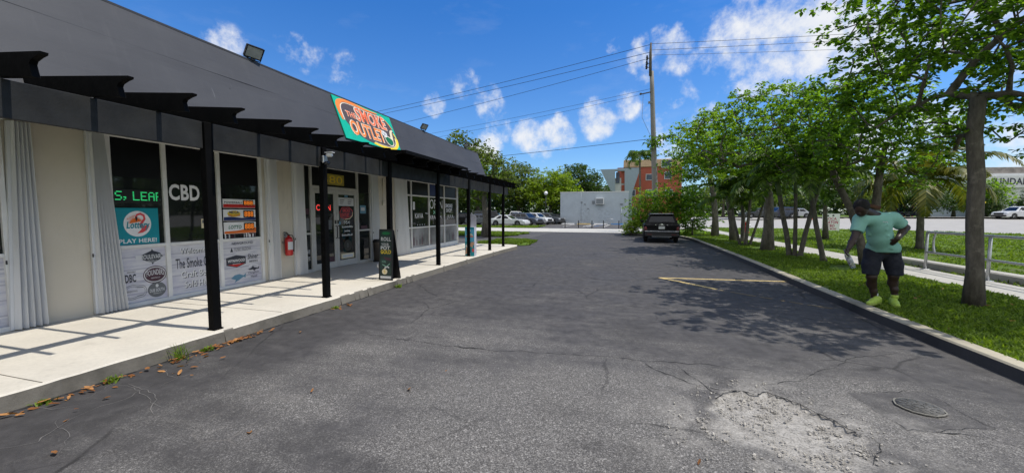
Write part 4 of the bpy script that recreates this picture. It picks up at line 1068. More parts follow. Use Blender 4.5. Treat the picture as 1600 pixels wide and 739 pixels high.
# sign space: (s, tau) with tau measured down
def TD(l): return [(s_, 1-t_) for s_, t_ in l]
blobp = smooth(TD([(.06, .5), (.045, .2), (.12, .06), (.28, .05), (.52, .09), (.76, .06), (.90, .2), (.97, .42), (.975, .72), (.9, .93), (.7, .96), (.42, .95), (.2, .82)]))
mb = MB()
mb.poly(blobp, SP, .036, 0)
ol = smooth(TD([(.05, .56), (.035, .2), (.11, .045), (.28, .03), (.52, .07), (.74, .045)]), 3, False)
mb.stroke(SP, ol, [.06*(min(1, 4*i/len(ol)))*min(1, 3*(len(ol)-i)/len(ol))+.008 for i in range(len(ol))], .038, 1)
il = smooth(TD([(.075, .55), (.065, .24), (.13, .10), (.28, .085), (.52, .125), (.76, .10)]), 3, False)
mb.stroke(SP, il, .014, .040, 2)
mb.stroke(SP, smooth(TD([(.78, .07), (.88, .17), (.96, .36)]), 3, False), .016, .040, 1)
yl = smooth(TD([(.47, .93), (.62, .975), (.86, .965), (.965, .82), (.985, .60), (.95, .48)]), 3, False)
mb.stroke(SP, yl, [.055*min(1, .4+3*(len(yl)-i)/len(yl)) if i < len(yl)*.72 else .022 for i in range(len(yl))], .038, 3)
yl2 = smooth(TD([(.49, .90), (.62, .935), (.84, .925), (.935, .80), (.95, .62)]), 3, False)
mb.stroke(SP, yl2, .012, .0405, 2)
for off, mm, bold, gr in ((.042, 2, .055, .012), (.044, 4, .018, 0)):
    mb.text('SMOKE', SP, .30-gr, 1-.455-gr, .53+2*gr, .34+2*gr, off, mm, bold)
    mb.text('THE', SP, .135-gr*.5, 1-.425-gr*.5, .145+gr, .13+gr, off, mm, bold*.8)
    mb.text('OUTLET', SP, .14-gr, 1-.85-gr, .57+2*gr, .35+2*gr, off, 2 if mm == 2 else 1, bold)
# pipe
mb.stroke(SP, smooth(TD([(.79, .74), (.86, .70), (.885, .5), (.93, .40)]), 3, False), [.05]*5+[.035]*30, .044, 3) if False else None
stem = smooth(TD([(.80, .78), (.87, .72), (.885, .55), (.90, .44), (.945, .41)]), 3, False)
mb.stroke(SP, stem, [.065-.03*i/len(stem) for i in range(len(stem))], .044, 5)
mb.poly(smooth(TD([(.71, .60), (.86, .64), (.90, .75), (.86, .88), (.78, .90), (.72, .80)]), 2), SP, .046, 2)
mb.poly(smooth(TD([(.72, .63), (.85, .665), (.885, .75), (.85, .86), (.785, .875), (.735, .79)]), 2), SP, .048, 6)
for cs, ct, r in ((.715, .60, .025), (.735, .565, .028), (.76, .585, .028), (.745, .62, .03), (.705, .545, .016)):
    mb.ellipse(SP, cs, 1-ct, r, r*2, .050, 7, 14)
obj('lettering', mb, [M['sign_brown'], M['sign_orange'], M['sign_cream'], M['sign_yellow'], M['sign_coral'], M['cream'], M['green'], M['white']], sign, label='orange lettering, outline and green pipe')

# ------------------------------------------------------------------ flood lights along the roof edge
def flood(y, label, yaw, s=1.0):
    t = thing('flood_light', label, 'flood light', (-6.55, y, 4.42), 'flood lights on the roof edge')
    Mx = Matrix.Translation((-6.50, y, 4.56)) @ Matrix.Rotation(yaw, 4, 'Z') @ Matrix.Rotation(R(38), 4, 'Y') @ Matrix.Scale(s, 4)
    mb = MB(); mb.box(-.04, .0, -.16, .16, -.12, .12, 0, .012, Mx)
    for k in range(7): mb.box(-.065, -.04, -.13+.04*k, -.118+.04*k, -.10, .10, 0, 0, Mx)
    for a in ((.0, .012, -.16, .16, .10, .12), (.0, .012, -.16, .16, -.12, -.10), (.0, .012, -.16, -.14, -.10, .10), (.0, .012, .14, .16, -.10, .10)): mb.box(*a, 0, 0, Mx)
    obj('housing', mb, M['black'], t)
    mb = MB(); mb.box(.0005, .006, -.138, .138, -.098, .098, 0, 0, Mx); obj('lens', mb, mat('flood_lens', (.42, .43, .42), .3), t)
    mb = MB()
    mb.tube([(-6.52, y-.17*s, 4.55), (-6.55, y-.17*s, 4.45), (-6.56, y, 4.44), (-6.55, y+.17*s, 4.45), (-6.52, y+.17*s, 4.55)], .01, 6); mb.box(-6.60, -6.52, y-.04, y+.04, 4.425, 4.45)
    obj('bracket', mb, M['black'], t)
flood(5.66, 'large flood light on the roof edge, nearest and left of the shop sign', R(-12), .95)
flood(12.0, 'flood light on the roof edge just right of the shop sign', R(-14), .85)
flood(15.7, 'farthest flood light on the roof edge near the end of the roof', R(-14), .8)

# ------------------------------------------------------------------ things on the walkway
t = thing('fire_extinguisher', 'red fire extinguisher hanging on the cream wall between two shutters', 'fire extinguisher', (FX+.11, 7.08, .66))
cx, cy = FX+.11, 7.08
mb = MB(); mb.lathe([(0, .66), (.07, .665), (.085, .69), (.085, 1.02), (.075, 1.06), (.045, 1.09), (.028, 1.10), (.028, 1.12), (0, 1.12)], (cx, cy, 0), 22); obj('cylinder', mb, M['red'], t)
mb = MB(); mb.box(cx-.02, cx+.02, cy-.02, cy+.02, 1.12, 1.15, 0, .005); mb.tube([(cx, cy-.01, 1.15), (cx, cy-.05, 1.19), (cx, cy-.13, 1.20)], [.012, .012, .009], 8); mb.tube([(cx, cy-.01, 1.14), (cx, cy-.06, 1.155), (cx, cy-.12, 1.14)], .008, 8); obj('handle', mb, M['black'], t)
mb = MB(); mb.tube([(cx+.01, cy+.02, 1.13), (cx+.02, cy+.09, 1.12), (cx+.03, cy+.12, 1.02), (cx+.03, cy+.11, .85), (cx+.03, cy+.095, .74)], [.009, .009, .009, .009, .014], 8); obj('hose', mb, M['rubber'], t)
mb = MB(); vs = []; 
for i in range(9):
    a = R(-55+110*i/8); vs += [(cx+.0862*math.cos(a), cy+.0862*math.sin(a), .80), (cx+.0862*math.cos(a), cy+.0862*math.sin(a), .98)]
mb.add(vs, [(2*i, 2*i+2, 2*i+3, 2*i+1) for i in range(8)]); obj('decal', mb, M['film_pale'], t)
mb = MB(); mb.box(FX+.002, FX+.03, cy-.09, cy+.09, .95, .98); mb.box(FX+.002, FX+.012, cy-.03, cy+.03, .7, 1.2); obj('bracket', mb, M['steel'], t)

# A-board with dark poster (faces the car park entrance)
ax, ay = -5.0, 7.42
def AP(s, t, n): return (ax-.16+s*.34, ay-.06-n+t*.05-.0, .15+t*1.13)
t = thing('sign_board', 'tall narrow black A-board with ROLL, POT and GOLD lettering at the walkway edge', 'sign board', (ax, ay, .15))
mb = MB()
for s0, s1, t0, t1 in ((0, .06, 0, 1), (.94, 1, 0, 1), (.06, .94, .975, 1), (.06, .94, 0, .03)): mb.prism([(s0, t0), (s1, t0), (s1, t1), (s0, t1)], AP, -.02, .012, 0, 0)
def AB(s, t, n): return (ax-.16+s*.34, ay+.26+n-t*.24, .15+t*1.13)
for s0, s1, t0, t1 in ((0, .06, 0, .98), (.94, 1, 0, .98), (.06, .94, .0, .03)): mb.prism([(s0, t0), (s1, t0), (s1, t1), (s0, t1)], AB, -.0, .02, 0, 0)
mb.prism([(.06, .03), (.94, .03), (.94, .97), (.06, .97)], AB, .002, .012, 0, 0)
obj('frame', mb, M['black'], t)
M['poster_dark'] = mat('poster_dark', (.012, .035, .03), .4, var=.6, scale=5)
mb = MB(); mb.prism([(.06, .03), (.94, .03), (.94, .975), (.06, .975)], AP, -.012, .004, 0, 0); o = obj('poster', mb, M['poster_dark'], t)
mb = MB(); n_ = .0055
mb.text('ROLL', AP, .14, .77, .72, .075, n_, 0, .02); mb.text('YOUR', AP, .16, .675, .55, .055, n_, 0, .01); mb.text('POT', AP, .12, .60, .68, .07, n_, 0, .03); mb.text('GOLD', AP, .12, .52, .76, .075, n_, 1, .02)
mb.poly([(.3, .46), (.9, .44), (.86, .38), (.5, .40)], AP, n_, 3); mb.text('WIN', AP, .2, .34, .3, .05, n_, 4); mb.stroke(AP, [(.25, .31), (.55, .27), (.8, .33)], .02, n_, 4)
mb.stroke(AP, [(.4, .24), (.6, .27), (.75, .25)], .03, n_, 0)
mb.ellipse(AP, .42, .17, .2, .055, n_, 2, 24); mb.text('$', AP, .36, .14, .12, .06, n_+.001, 1)
mb.poly([(.10, .035), (.90, .035), (.90, .085), (.10, .085)], AP, n_, 0)
mb.ellipse(AP, .5, .92, .3, .03, n_, 5, 20)
obj('lettering', mb, [M['film_pale'], M['yellow'], M['cream'], M['film_maroon'], mat('mint_print', (.2, .4, .3), .5), M['green']], o)
mb = MB(); mb.tube([(ax-.24, ay+.02, .42), (ax-.2, ay-.04, .50)], .012, 6); obj('strap', mb, M['white'], t)

# folded display standee with tropical artwork
sx, sy = -4.97, 12.34
def DP(s, t, n): return (sx-.17+s*.34, sy-.10-n, .15+t*1.0)
t = thing('display_stand', 'narrow white cardboard display stand with bright blue and teal artwork near a post', 'display stand', (sx, sy, .15))
mb = MB(); body_ = [(0, 0), (1, 0), (1, 1.36), (.72, 1.44), (.62, 1.43), (.5, 1.50), (.38, 1.43), (.28, 1.44), (0, 1.36)]
mb.prism(body_, DP, -.2, -.19, 0, 0); mb.prism([(0, 0), (1, 0), (1, 1.0), (0, 1.0)], DP, -.19, .0, 0, 0); obj('box', mb, mat('card_white', (.5, .5, .55), .6), t)
mb = MB(); n_ = .002
mb.poly([(0, .5), (1, .5), (1, 1), (0, 1)], DP, n_, 0); mb.poly([(0, 0), (1, 0), (1, .5), (0, .5)], DP, n_, 1)
mb.poly([(0, .93), (1, .93), (1, 1), (0, 1)], DP, n_+.001, 1); mb.poly([(.35, .86), (.65, .86), (.5, .98)], DP, n_+.002, 2)
mb.poly([(.1, .66), (.9, .66), (.9, .70), (.1, .70)], DP, n_+.001, 3); mb.poly([(.15, .72), (.85, .72), (.7, .78), (.3, .78)], DP, n_+.001, 4)
mb.poly([(.45, .30), (.62, .48), (.95, .5), (1, .42), (.8, .34), (.9, .28), (.62, .34)], DP, n_+.001, 5)
mb.poly([(.0, .05), (.35, .12), (.5, .32), (.35, .36), (.1, .30)], DP, n_+.001, 5); mb.poly([(.05, .34), (.22, .44), (.3, .37), (.2, .3)], DP, n_+.002, 2)
mb.poly([(.75, .15), (.98, .15), (.98, .26), (.75, .26)], DP, n_+.001, 6); mb.poly([(.38, .03), (.58, .03), (.58, .12), (.38, .12)], DP, n_+.001, 2)
obj('artwork', mb, [M['skyblue'], M['teal'], M['white'], M['orange'], M['cream'], M['skin_pale'], M['pinkred']], t)
# slim bin by the wall
bx, by = FX+.3, 10.15
t = thing('litter_bin', 'slim grey-brown litter bin with black lid against the wall behind the A-board', 'bin', (bx, by, .15))
mb = MB(); mb.lathe([(.0, .15), (.11, .15), (.125, .72), (.13, .74), (.0, .74)], (bx, by, 0), 20); obj('body', mb, mat('bin_bronze', (.10, .085, .07), .35, .5), t)
mb = MB(); mb.lathe([(.135, .741), (.135, .78), (.10, .83), (0, .835)], (bx, by, 0), 20); obj('lid', mb, M['black'], t)
mb = MB(); mb.lathe([(.0, .0), (.135, .0), (.135, .03), (.125, .045), (0, .045)], (bx, by, .151), 20); obj('base', mb, M['black'], t)
# ------------------------------------------------------------------ vegetation
def barkmat(name, col, bump=.8, scale=6):
    m = bpy.data.materials.new(name); t = NT(m); co = t.coord()
    s1 = t.noise(t.mapping(co, (1, 1, .3)), scale*2, 7, .7)
    c = t.ramp(s1, [(.3, sc(col, .45)), (.55, col), (.75, sc(col, 1.5))])
    li = t.ramp(t.noise(co, scale*.6, 5, .65), [(.57, 0), (.68, .55)])
    c = t.mix(li, c, sc(col, 2.4))
    t.done(t.bsdf(c, .9, 0, .15, s1, bump, .03)); return m
M['bark'] = barkmat('grey_bark', (.13, .115, .095)); M['bark_red'] = barkmat('red_brown_bark', (.12, .065, .045)); M['bark_pale'] = barkmat('pale_bark', (.16, .145, .12)); M['palm_bark'] = barkmat('palm_bark', (.13, .12, .10), .5, 5)
M['leaf_a'] = leafmat('leaf_glossy', (.045, .105, .012), (.22, .37, .034), .62)
M['leaf_b'] = leafmat('leaf_fresh', (.06, .14, .014), (.29, .44, .04), .64)
M['leaf_c'] = leafmat('leaf_olive', (.045, .075, .018), (.18, .24, .042), .5)
M['leaf_d'] = leafmat('leaf_deep', (.025, .055, .012), (.085, .15, .026), .4)
M['leaf_y'] = leafmat('leaf_lime', (.10, .18, .012), (.30, .40, .03), .48)
M['palm_leaf'] = leafmat('palm_leaflet', (.030, .07, .012), (.15, .24, .035), .5)
M['palm_yellow'] = leafmat('palm_leaflet_yellowing', (.06, .085, .015), (.20, .19, .035), .35)
M['grass_blade'] = leafmat('grass_blade', (.08, .14, .014), (.24, .34, .04), .45, .6)

def rotmats(yaw, pitch, roll):
    cy, sy, cp, sp, cr, sr = np.cos(yaw), np.sin(yaw), np.cos(pitch), np.sin(pitch), np.cos(roll), np.sin(roll)
    z = np.zeros_like(cy); o = np.ones_like(cy)
    A = np.stack([np.stack([cy, -sy, z], -1), np.stack([sy, cy, z], -1), np.stack([z, z, o], -1)], -2)
    B = np.stack([np.stack([o, z, z], -1), np.stack([z, cp, -sp], -1), np.stack([z, sp, cp], -1)], -2)
    Cc = np.stack([np.stack([cr, z, sr], -1), np.stack([z, o, z], -1), np.stack([-sr, z, cr], -1)], -2)
    return A @ B @ Cc
LEAF6 = np.array([(0, 0, 0), (.30, .32, .05), (.27, .70, .03), (0, 1, -.07), (-.27, .70, .03), (-.30, .32, .05)])
LEAF4 = np.array([(0, 0, 0), (.28, .5, .06), (0, 1, -.05), (-.28, .5, .06)])
def leaves(pos, size, q, narrow=1.0, droop=.35, six=True, yaw=None):
    n = len(pos); T = LEAF6 if six else LEAF4
    yaw = q.uniform(0, 2*np.pi, n) if yaw is None else yaw
    Rm = rotmats(yaw, q.normal(-droop, .38, n), q.normal(0, .38, n))
    s = size*q.uniform(.6, 1.25, n)
    L = T[None]*np.stack([s*narrow, s, s], -1)[:, None, :]
    V = np.einsum('nij,nkj->nki', Rm, L)+pos[:, None, :]
    k = len(T); idx = (np.arange(n)*k)[:, None]
    if six: F = np.concatenate([idx+np.array([0, 1, 2, 3]), idx+np.array([0, 3, 4, 5])])
    else: F = np.concatenate([idx+np.array([0, 1, 2, 3])])
    return V.reshape(-1, 3), F
def grow(q, trunk, r_base, r_top, clusters, mb, twig=.012, sides=6, mat_=0):
    trunk = [Vector(p) for p in trunk]
    nodes = [list(p) for p in trunk]; par = [-1]+list(range(len(trunk)-1)); cnt = [0]*len(nodes)
    first = max(1, int(len(trunk)*.55)); top = np.array(trunk[-1])
    order = np.argsort(np.linalg.norm(clusters-top, axis=1))
    for ci in order:
        c = clusters[ci]; A = np.array(nodes[first:])
        d = np.linalg.norm(A-c, axis=1)+.35*np.maximum(0, A[:, 2]-c[2]+.1)
        j = int(np.argmin(d))+first; p = np.array(nodes[j]); prev = j
        L = np.linalg.norm(c-p); k = 1 if L < .5 else (2 if L < 1.3 else 4)
        for i in range(1, k+1):
            f = i/k; pt = p+(c-p)*f+(q.normal(0, .022*L, 3) if i < k else 0); pt[2] += .10*L*math.sin(math.pi*f)
            nodes.append(list(pt)); par.append(prev); cnt.append(0); prev = len(nodes)-1
        a = prev
        while a != -1: cnt[a] += 1; a = par[a]
    tot = max(cnt)
    def rad(c): return max(twig, r_top*.92*(c/tot)**.5)
    nt = len(trunk)
    for i in range(nt, len(nodes)):
        j = par[i]; r0 = rad(cnt[i]); r1 = min(rad(cnt[j]), r0*1.5) if j >= nt else min(r_top*.8, r0*1.35)
        mb.tube([nodes[j], nodes[i]], [r1, r0], sides if r0 > .03 else 4, mat_, False)
    rs = [r_base*1.35]+[r_base+(r_top-r_base)*i/(nt-1) for i in range(1, nt)]
    mb.tube(trunk, rs, 12, mat_, True)
    return mb
def in_crown(q, ells, n, mind, shell=.55):
    w = np.array([e[3]*e[4]*e[5] for e in ells]); w = w/w.sum(); out = []
    tries = 0
    while len(out) < n and tries < n*60:
        tries += 1
        e = ells[q.choice(len(ells), p=w)]; v = q.normal(0, 1, 3); v /= np.linalg.norm(v)
        r = (shell+(1-shell)*q.random())if q.random() < .75 else q.random()**.33
        p = np.array(e[:3])+v*np.array(e[3:])*r
        if all(np.linalg.norm(p-o) > mind for o in out): out.append(p)
    return np.array(out)
def tree(name, label, base, trunk, rb, rt, ells, ncl, nleaf, lsize, leafm, bark, seed, mind=.45, group=None, spread=.30, narrow=1.0, six=True, cat='tree', rosette=10, shell=.55, extra=None, droop=.35):
    q = np.random.default_rng(seed)
    t = thing(name, label, cat, base, group)
    cl = in_crown(q, ells, ncl, mind, shell)
    if extra is not None: cl = np.concatenate([cl, np.array(extra)])
    mb = MB(); grow(q, trunk, rb, rt, cl, mb)
    if extra is not None: pass
    obj('trunk', mb, M[bark], t)
    per = max(1, nleaf//(len(cl)*rosette))
    cen = np.repeat(cl, rosette, 0)+q.normal(0, 1, (len(cl)*rosette, 3))*np.array([spread, spread, spread*.6])
    pos = np.repeat(cen, per, 0); yaw = q.uniform(0, 2*np.pi, len(pos))
    pos = pos+np.stack([-np.sin(yaw), np.cos(yaw), np.zeros(len(pos))], -1)*(lsize*.35)+q.normal(0, lsize*.22, pos.shape)
    V, F = leaves(pos, lsize, q, narrow, droop, six, yaw)
    np_mesh('crown', V, F, M[leafm], t)
    return t
VG = 'trees in the verge beside the kerb'
# nearest tree, trunk 8 m away, crown reaching out of the picture
T1 = [(5.66, 8.14, .08), (5.64, 8.13, .7), (5.60, 8.15, 1.5), (5.58, 8.14, 2.2), (5.52, 8.16, 2.9), (5.50, 8.1, 3.5)]
tree('shade_tree', 'tall grey-barked tree nearest the camera at right, standing beside the steel handrail', T1[0], T1, .105, .095,
     [(5.0, 8.4, 4.4, 1.35, 1.7, 1.25), (6.3, 7.8, 4.8, 1.8, 1.9, 1.7), (5.6, 8.6, 5.9, 2.0, 2.0, 1.2), (4.4, 8.6, 3.7, .95, 1.0, .95), (5.1, 9.0, 3.3, 1.1, .9, .75), (4.1, 8.8, 3.2, .6, .8, .7), (6.6, 9.2, 3.6, 1.0, .9, .8), (7.6, 8.6, 4.6, 1.5, 1.6, 1.6), (5.0, 6.6, 5.9, 1.1, 1.2, .8)], 240, 33000, .090, 'leaf_a', 'bark', 21, .46, VG, .25, rosette=8, shell=.6)
# leaning two-stem tree behind the person
T2 = [(6.78, 13.3, .08), (6.62, 13.3, .9), (6.40, 13.35, 1.7), (6.1, 13.4, 2.4), (5.9, 13.5, 3.0)]
tt = tree('leaning_tree', 'two-stemmed tree leaning left with a reddish limb, just behind the stooping man', T2[0], T2, .10, .08,
     [(5.4, 13.6, 3.7, 1.4, 1.5, 1.0), (6.6, 13.4, 4.1, 1.3, 1.4, 1.2), (5.9, 13.0, 4.7, 1.4, 1.4, .8), (7.6, 13.2, 3.5, 1.1, 1.2, 1.0), (5.3, 13.1, 3.0, .9, .9, .6)], 115, 13500, .10, 'leaf_a', 'bark', 22, .45, VG, .30)
mb = MB(); mb.tube([(6.9, 13.35, .08), (6.95, 13.35, 1.0), (7.0, 13.4, 1.9), (7.05, 13.4, 2.9), (7.1, 13.3, 3.6)], [.14, .11, .10, .085, .05], 10); obj('stem', mb, M['bark'], tt)
mb = MB(); mb.tube([(6.45, 13.3, 1.9), (6.75, 13.3, 1.86), (7.05, 13.3, 1.78)], [.05, .055, .05], 8); obj('limb', mb, M['bark_red'], tt, label='smooth reddish crossing limb')
# broad tree in the middle of the verge
T3 = [(5.72, 17.7, .08), (5.74, 17.7, 1.0), (5.72, 17.7, 2.0), (5.62, 17.75, 3.0), (5.5, 17.8, 3.7)]
tree('shade_tree', 'broad umbrella-crowned tree with pale trunk just beyond the first palm clump in the verge', T3[0], T3, .20, .14,
     [(5.4, 17.9, 5.6, 2.0, 2.0, .95), (3.7, 17.6, 5.0, 1.45, 1.8, .85), (7.2, 17.8, 5.5, 1.5, 1.9, .8), (4.5, 18.2, 4.1, 1.9, 1.8, .6), (3.1, 17.9, 4.1, .7, 1.0, .6), (6.3, 17.5, 4.6, 1.8, 1.7, .7)], 150, 20000, .105, 'leaf_b', 'bark_pale', 23, .52, VG, .24, rosette=7, shell=.72)
T4 = [(6.0, 23.6, .08), (5.9, 23.6, 1.0), (5.7, 23.6, 2.2), (5.5, 23.7, 3.2), (5.4, 23.7, 4.1)]
tree('shade_tree', 'slender-trunked tree with dense dark crown beyond the broad umbrella tree in the verge', T4[0], T4, .17, .12,
     [(5.2, 23.8, 5.3, 2.0, 1.9, 1.4), (4.0, 23.4, 4.2, 1.2, 1.4, 1.1), (6.6, 23.9, 4.6, 1.6, 1.7, 1.3)], 95, 10000, .13, 'leaf_b', 'bark_pale', 24, .55, VG, .36)
T5 = [(6.0, 28.0, .08), (6.0, 28.0, 1.2), (5.9, 28.0, 2.4), (5.7, 28.0, 3.6), (5.5, 28.0, 4.6)]
tree('shade_tree', 'pale straight-trunked tree near the far end of the verge, right of the black car', T5[0], T5, .20, .15,
     [(5.2, 28.2, 6.0, 2.0, 1.8, 1.6), (3.9, 28.0, 4.9, 1.5, 1.5, 1.3), (6.6, 28.2, 5.2, 1.6, 1.6, 1.4)], 80, 5500, .16, 'leaf_a', 'bark_pale', 25, .6, VG, .4)
T6 = [(11.7, 26.9, .06), (11.65, 26.9, 1.0), (11.6, 26.9, 1.9), (11.6, 26.9, 2.6)]
tree('young_tree', 'small young tree on the lawn in front of the white yard sign', T6[0], T6, .13, .09, [(11.6, 27, 3.6, 1.9, 1.6, 1.2), (10.4, 26.8, 3.1, 1.3, 1.3, .8)], 40, 2600, .2, 'leaf_d', 'bark', 26, .55, None, .4)

# palms
def frond(mbv, base, az, el, L, droop, nl, ll, q, width=.028):
    """leaflet quads of one feather frond; returns verts list"""
    V = []; F = []
    pts = []; p = np.array(base, float); e = el
    n = 12; st = L/n
    for i in range(n+1):
        pts.append(p.copy()); d = np.array([math.cos(e)*math.cos(az), math.cos(e)*math.sin(az), math.sin(e)])
        p = p+d*st; e -= droop/n*(.5+1.2*i/n)
    pts = np.array(pts)
    for k in range(nl):
        f = .16+.84*k/(nl-1); x = f*n; i = min(int(x), n-1); c = pts[i]+(pts[i+1]-pts[i])*(x-i)
        d = pts[i+1]-pts[i]; d /= np.linalg.norm(d); s = np.cross(d, [0, 0, 1]); s /= np.linalg.norm(s)+1e-9; u = np.cross(s, d)
        l = ll*math.sin(math.pi*min(1, .18+.80*f))**.7*q.uniform(.85, 1.1)
        for sg in (-1, 1):
            o = s*sg*.80+d*.55+u*q.uniform(-.05, .3)-np.array([0, 0, q.uniform(.15, .5)]); o /= np.linalg.norm(o)
            tipp = c+o*l-np.array([0, 0, l*q.uniform(.1, .35)]); mid = c+o*l*.5; w_ = d*width
            b = len(V); V += [c-w_*.5, c+w_*.5, mid+w_, tipp, mid-w_*.8]; F.append((b, b+1, b+2, b+4)); F.append((b+4, b+2, b+3, b+3))
    return pts, V, F
def palm(label, base, stems, leafm='palm_leaf', group=None, nf=11, L=1.7, seed=1, name='palm_tree', droop=1.6, ll=.42, nl=26, width=.028):
    q = np.random.default_rng(seed)
    t = thing(name, label, 'palm', base, group)
    for (pts, r) in stems:
        mb = MB(); k = 14; P = [Vector(p) for p in pts]; rs = []; pp = []
        for i in range(k+1):
            f = i/k*(len(P)-1); a = min(int(f), len(P)-2); pp.append(P[a].lerp(P[a+1], f-a)); rs.append(r*.85*(1.35 if i == 0 else 1.0-.25*i/k)*(1+.05*(i % 2)))
        mb.tube(pp, rs, 10); obj('trunk', mb, M['palm_bark'], t)
        top = pp[-1]; mb = MB(); d = (pp[-1]-pp[-2]).normalized()
        mb.tube([top-d*.05, top+d*.3, top+d*.55], [r*.85, r*.8, r*.3], 8)
        V = []; F = []
        for k in range(nf):
            az = 2*math.pi*k/nf+q.uniform(-.3, .3); el = q.uniform(.15, 1.25) if k % 3 else q.uniform(.9, 1.4)
            b0 = top+d*q.uniform(.35, .55)
            pts_, v, f = frond(None, b0, az, el, L*q.uniform(.8, 1.1), droop*q.uniform(.8, 1.25), nl, ll, q, width)
            o = len(V); V += v; F += [tuple(o+j for j in ff) for ff in f]
            mb.tube([tuple(p) for p in pts_[::3]], [.016, .013, .010, .006, .003][:len(pts_[::3])], 4, 0, False)
        obj('crownshaft', mb, M['cs'], t)
        F4 = [f for f in F if len(set(f)) == 4]; F3 = [f[:3] for f in F if len(set(f)) == 3]
        me = bpy.data.meshes.new('crown'); org = np.array(base)
        me.from_pydata([tuple(np.array(v)-org) for v in V], [], F4+F3); me.update()
        link_mesh('crown', me, M[leafm], t)
    return t
M['cs'] = mat('crownshaft_green', (.10, .16, .05), .5)
PG = 'palms in the verge'
palm('nearest clump of three slim palms leaning apart, right of the umbrella-crowned tree', (5.85, 15.5, .08),
     [([(5.75, 15.6, .08), (5.62, 15.6, .9), (5.45, 15.6, 1.7), (5.35, 15.6, 2.3)], .10), ([(5.86, 15.5, .08), (5.84, 15.5, 1.2), (5.80, 15.5, 2.35)], .08), ([(5.97, 15.4, .08), (6.1, 15.4, .9), (6.28, 15.4, 1.8), (6.40, 15.4, 2.3)], .09)], group=PG, seed=3, L=1.9, nf=15, width=.045, ll=.5)
palm('farther clump of three palm stems in the verge with the red hydrant between them', (5.85, 20.6, .08),
     [([(5.75, 20.6, .08), (5.82, 20.6, 1.2), (5.9, 20.6, 2.5)], .09), ([(5.95, 20.7, .08), (6.2, 20.7, 1.0), (6.45, 20.7, 2.0)], .07), ([(5.6, 20.9, .08), (5.35, 20.9, 1.1), (5.2, 20.9, 1.9)], .07)], group=PG, seed=4, L=1.9, nf=14, width=.055, ll=.5)
palm('single stocky palm with drooping fronds across the pavement behind the man', (12.45, 20.7, .06),
     [([(12.45, 20.7, .06), (12.42, 20.7, 1.2), (12.38, 20.7, 2.5)], .16)], 'palm_yellow', seed=5, L=3.0, nf=18, ll=.75, nl=36, droop=2.1, width=.06)
palm('single slim palm in the verge close to the leaning two-stem tree', (6.3, 14.2, .08), [([(6.25, 14.4, .08), (6.0, 14.4, 1.2), (5.75, 14.4, 2.6)], .09)], group=PG, seed=6, L=2.2, nf=15, width=.042, ll=.5)
palm('thin palm in the verge between the slender dark-crowned tree and the broad tree', (5.95, 23.0, .08), [([(6.1, 22.4, .08), (6.1, 22.4, 1.4), (6.0, 22.4, 2.6)], .12)], group=PG, seed=7, L=1.8, nf=13, width=.055)
palm('tall thin palm standing against the sky in front of the red building', (2.7, 62, 0), [([(2.72, 62, 0), (2.75, 62, 5), (2.66, 62, 9.4)], .20)], seed=9, L=3.2, nf=15, ll=1.1, nl=26, droop=2.4, width=.085)

# bushes round the black car and the pole
tree('bush', 'large leafy bush behind the black car at the end of the lot', (2.0, 29.6, .05), [(2.0, 29.7, .05), (2.0, 29.7, .6), (2.0, 29.7, 1.2)], .07, .06,
     [(1.9, 29.8, 1.9, 1.15, 1.1, 1.3), (2.9, 30.0, 2.3, 1.4, 1.1, 1.4), (1.0, 29.7, 1.2, .5, .8, .9)], 70, 5200, .2, 'leaf_b', 'bark', 31, .42, None, .3, cat='bush', six=False)
tree('bush', 'dense dark-green bush between the black car and the verge trees', (4.7, 28.2, .08), [(4.7, 28.4, .08), (4.7, 28.4, .5), (4.7, 28.4, 1.0)], .06, .05,
     [(4.6, 28.6, 1.3, 1.1, 1.1, 1.2), (4.2, 29.3, 2.4, 1.1, 1.0, 1.2)], 50, 3600, .2, 'leaf_a', 'bark', 32, .4, None, .3, cat='bush', six=False)
tree('bush', 'low yellow-green bush left of the black car beside the grey box building', (.75, 28.9, .05), [(.75, 28.9, .05), (.75, 28.9, .4), (.75, 28.9, .7)], .05, .04, [(.7, 28.9, .6, .45, .5, .5)], 22, 1300, .16, 'leaf_y', 'bark', 33, .25, None, .2, cat='bush', six=False)
# tree on the grass island just past the shop
TI = [(-8.8, 24.5, .03), (-8.75, 24.5, 1.2), (-8.85, 24.5, 2.2), (-8.9, 24.6, 3.0)]
tree('shade_tree', 'dark mottled-trunk tree on the grass island just past the end of the shop', TI[0], TI, .24, .17,
     [(-9.3, 24.8, 4.6, 2.6, 2.2, 1.5), (-11.2, 25, 5.5, 2.4, 2.2, 1.5), (-7.9, 24.6, 3.6, 1.3, 1.6, 1.0), (-10.2, 24.4, 3.2, 2.0, 1.8, .9)], 120, 8500, .2, 'leaf_c', 'bark_pale', 34, .5, None, .35)
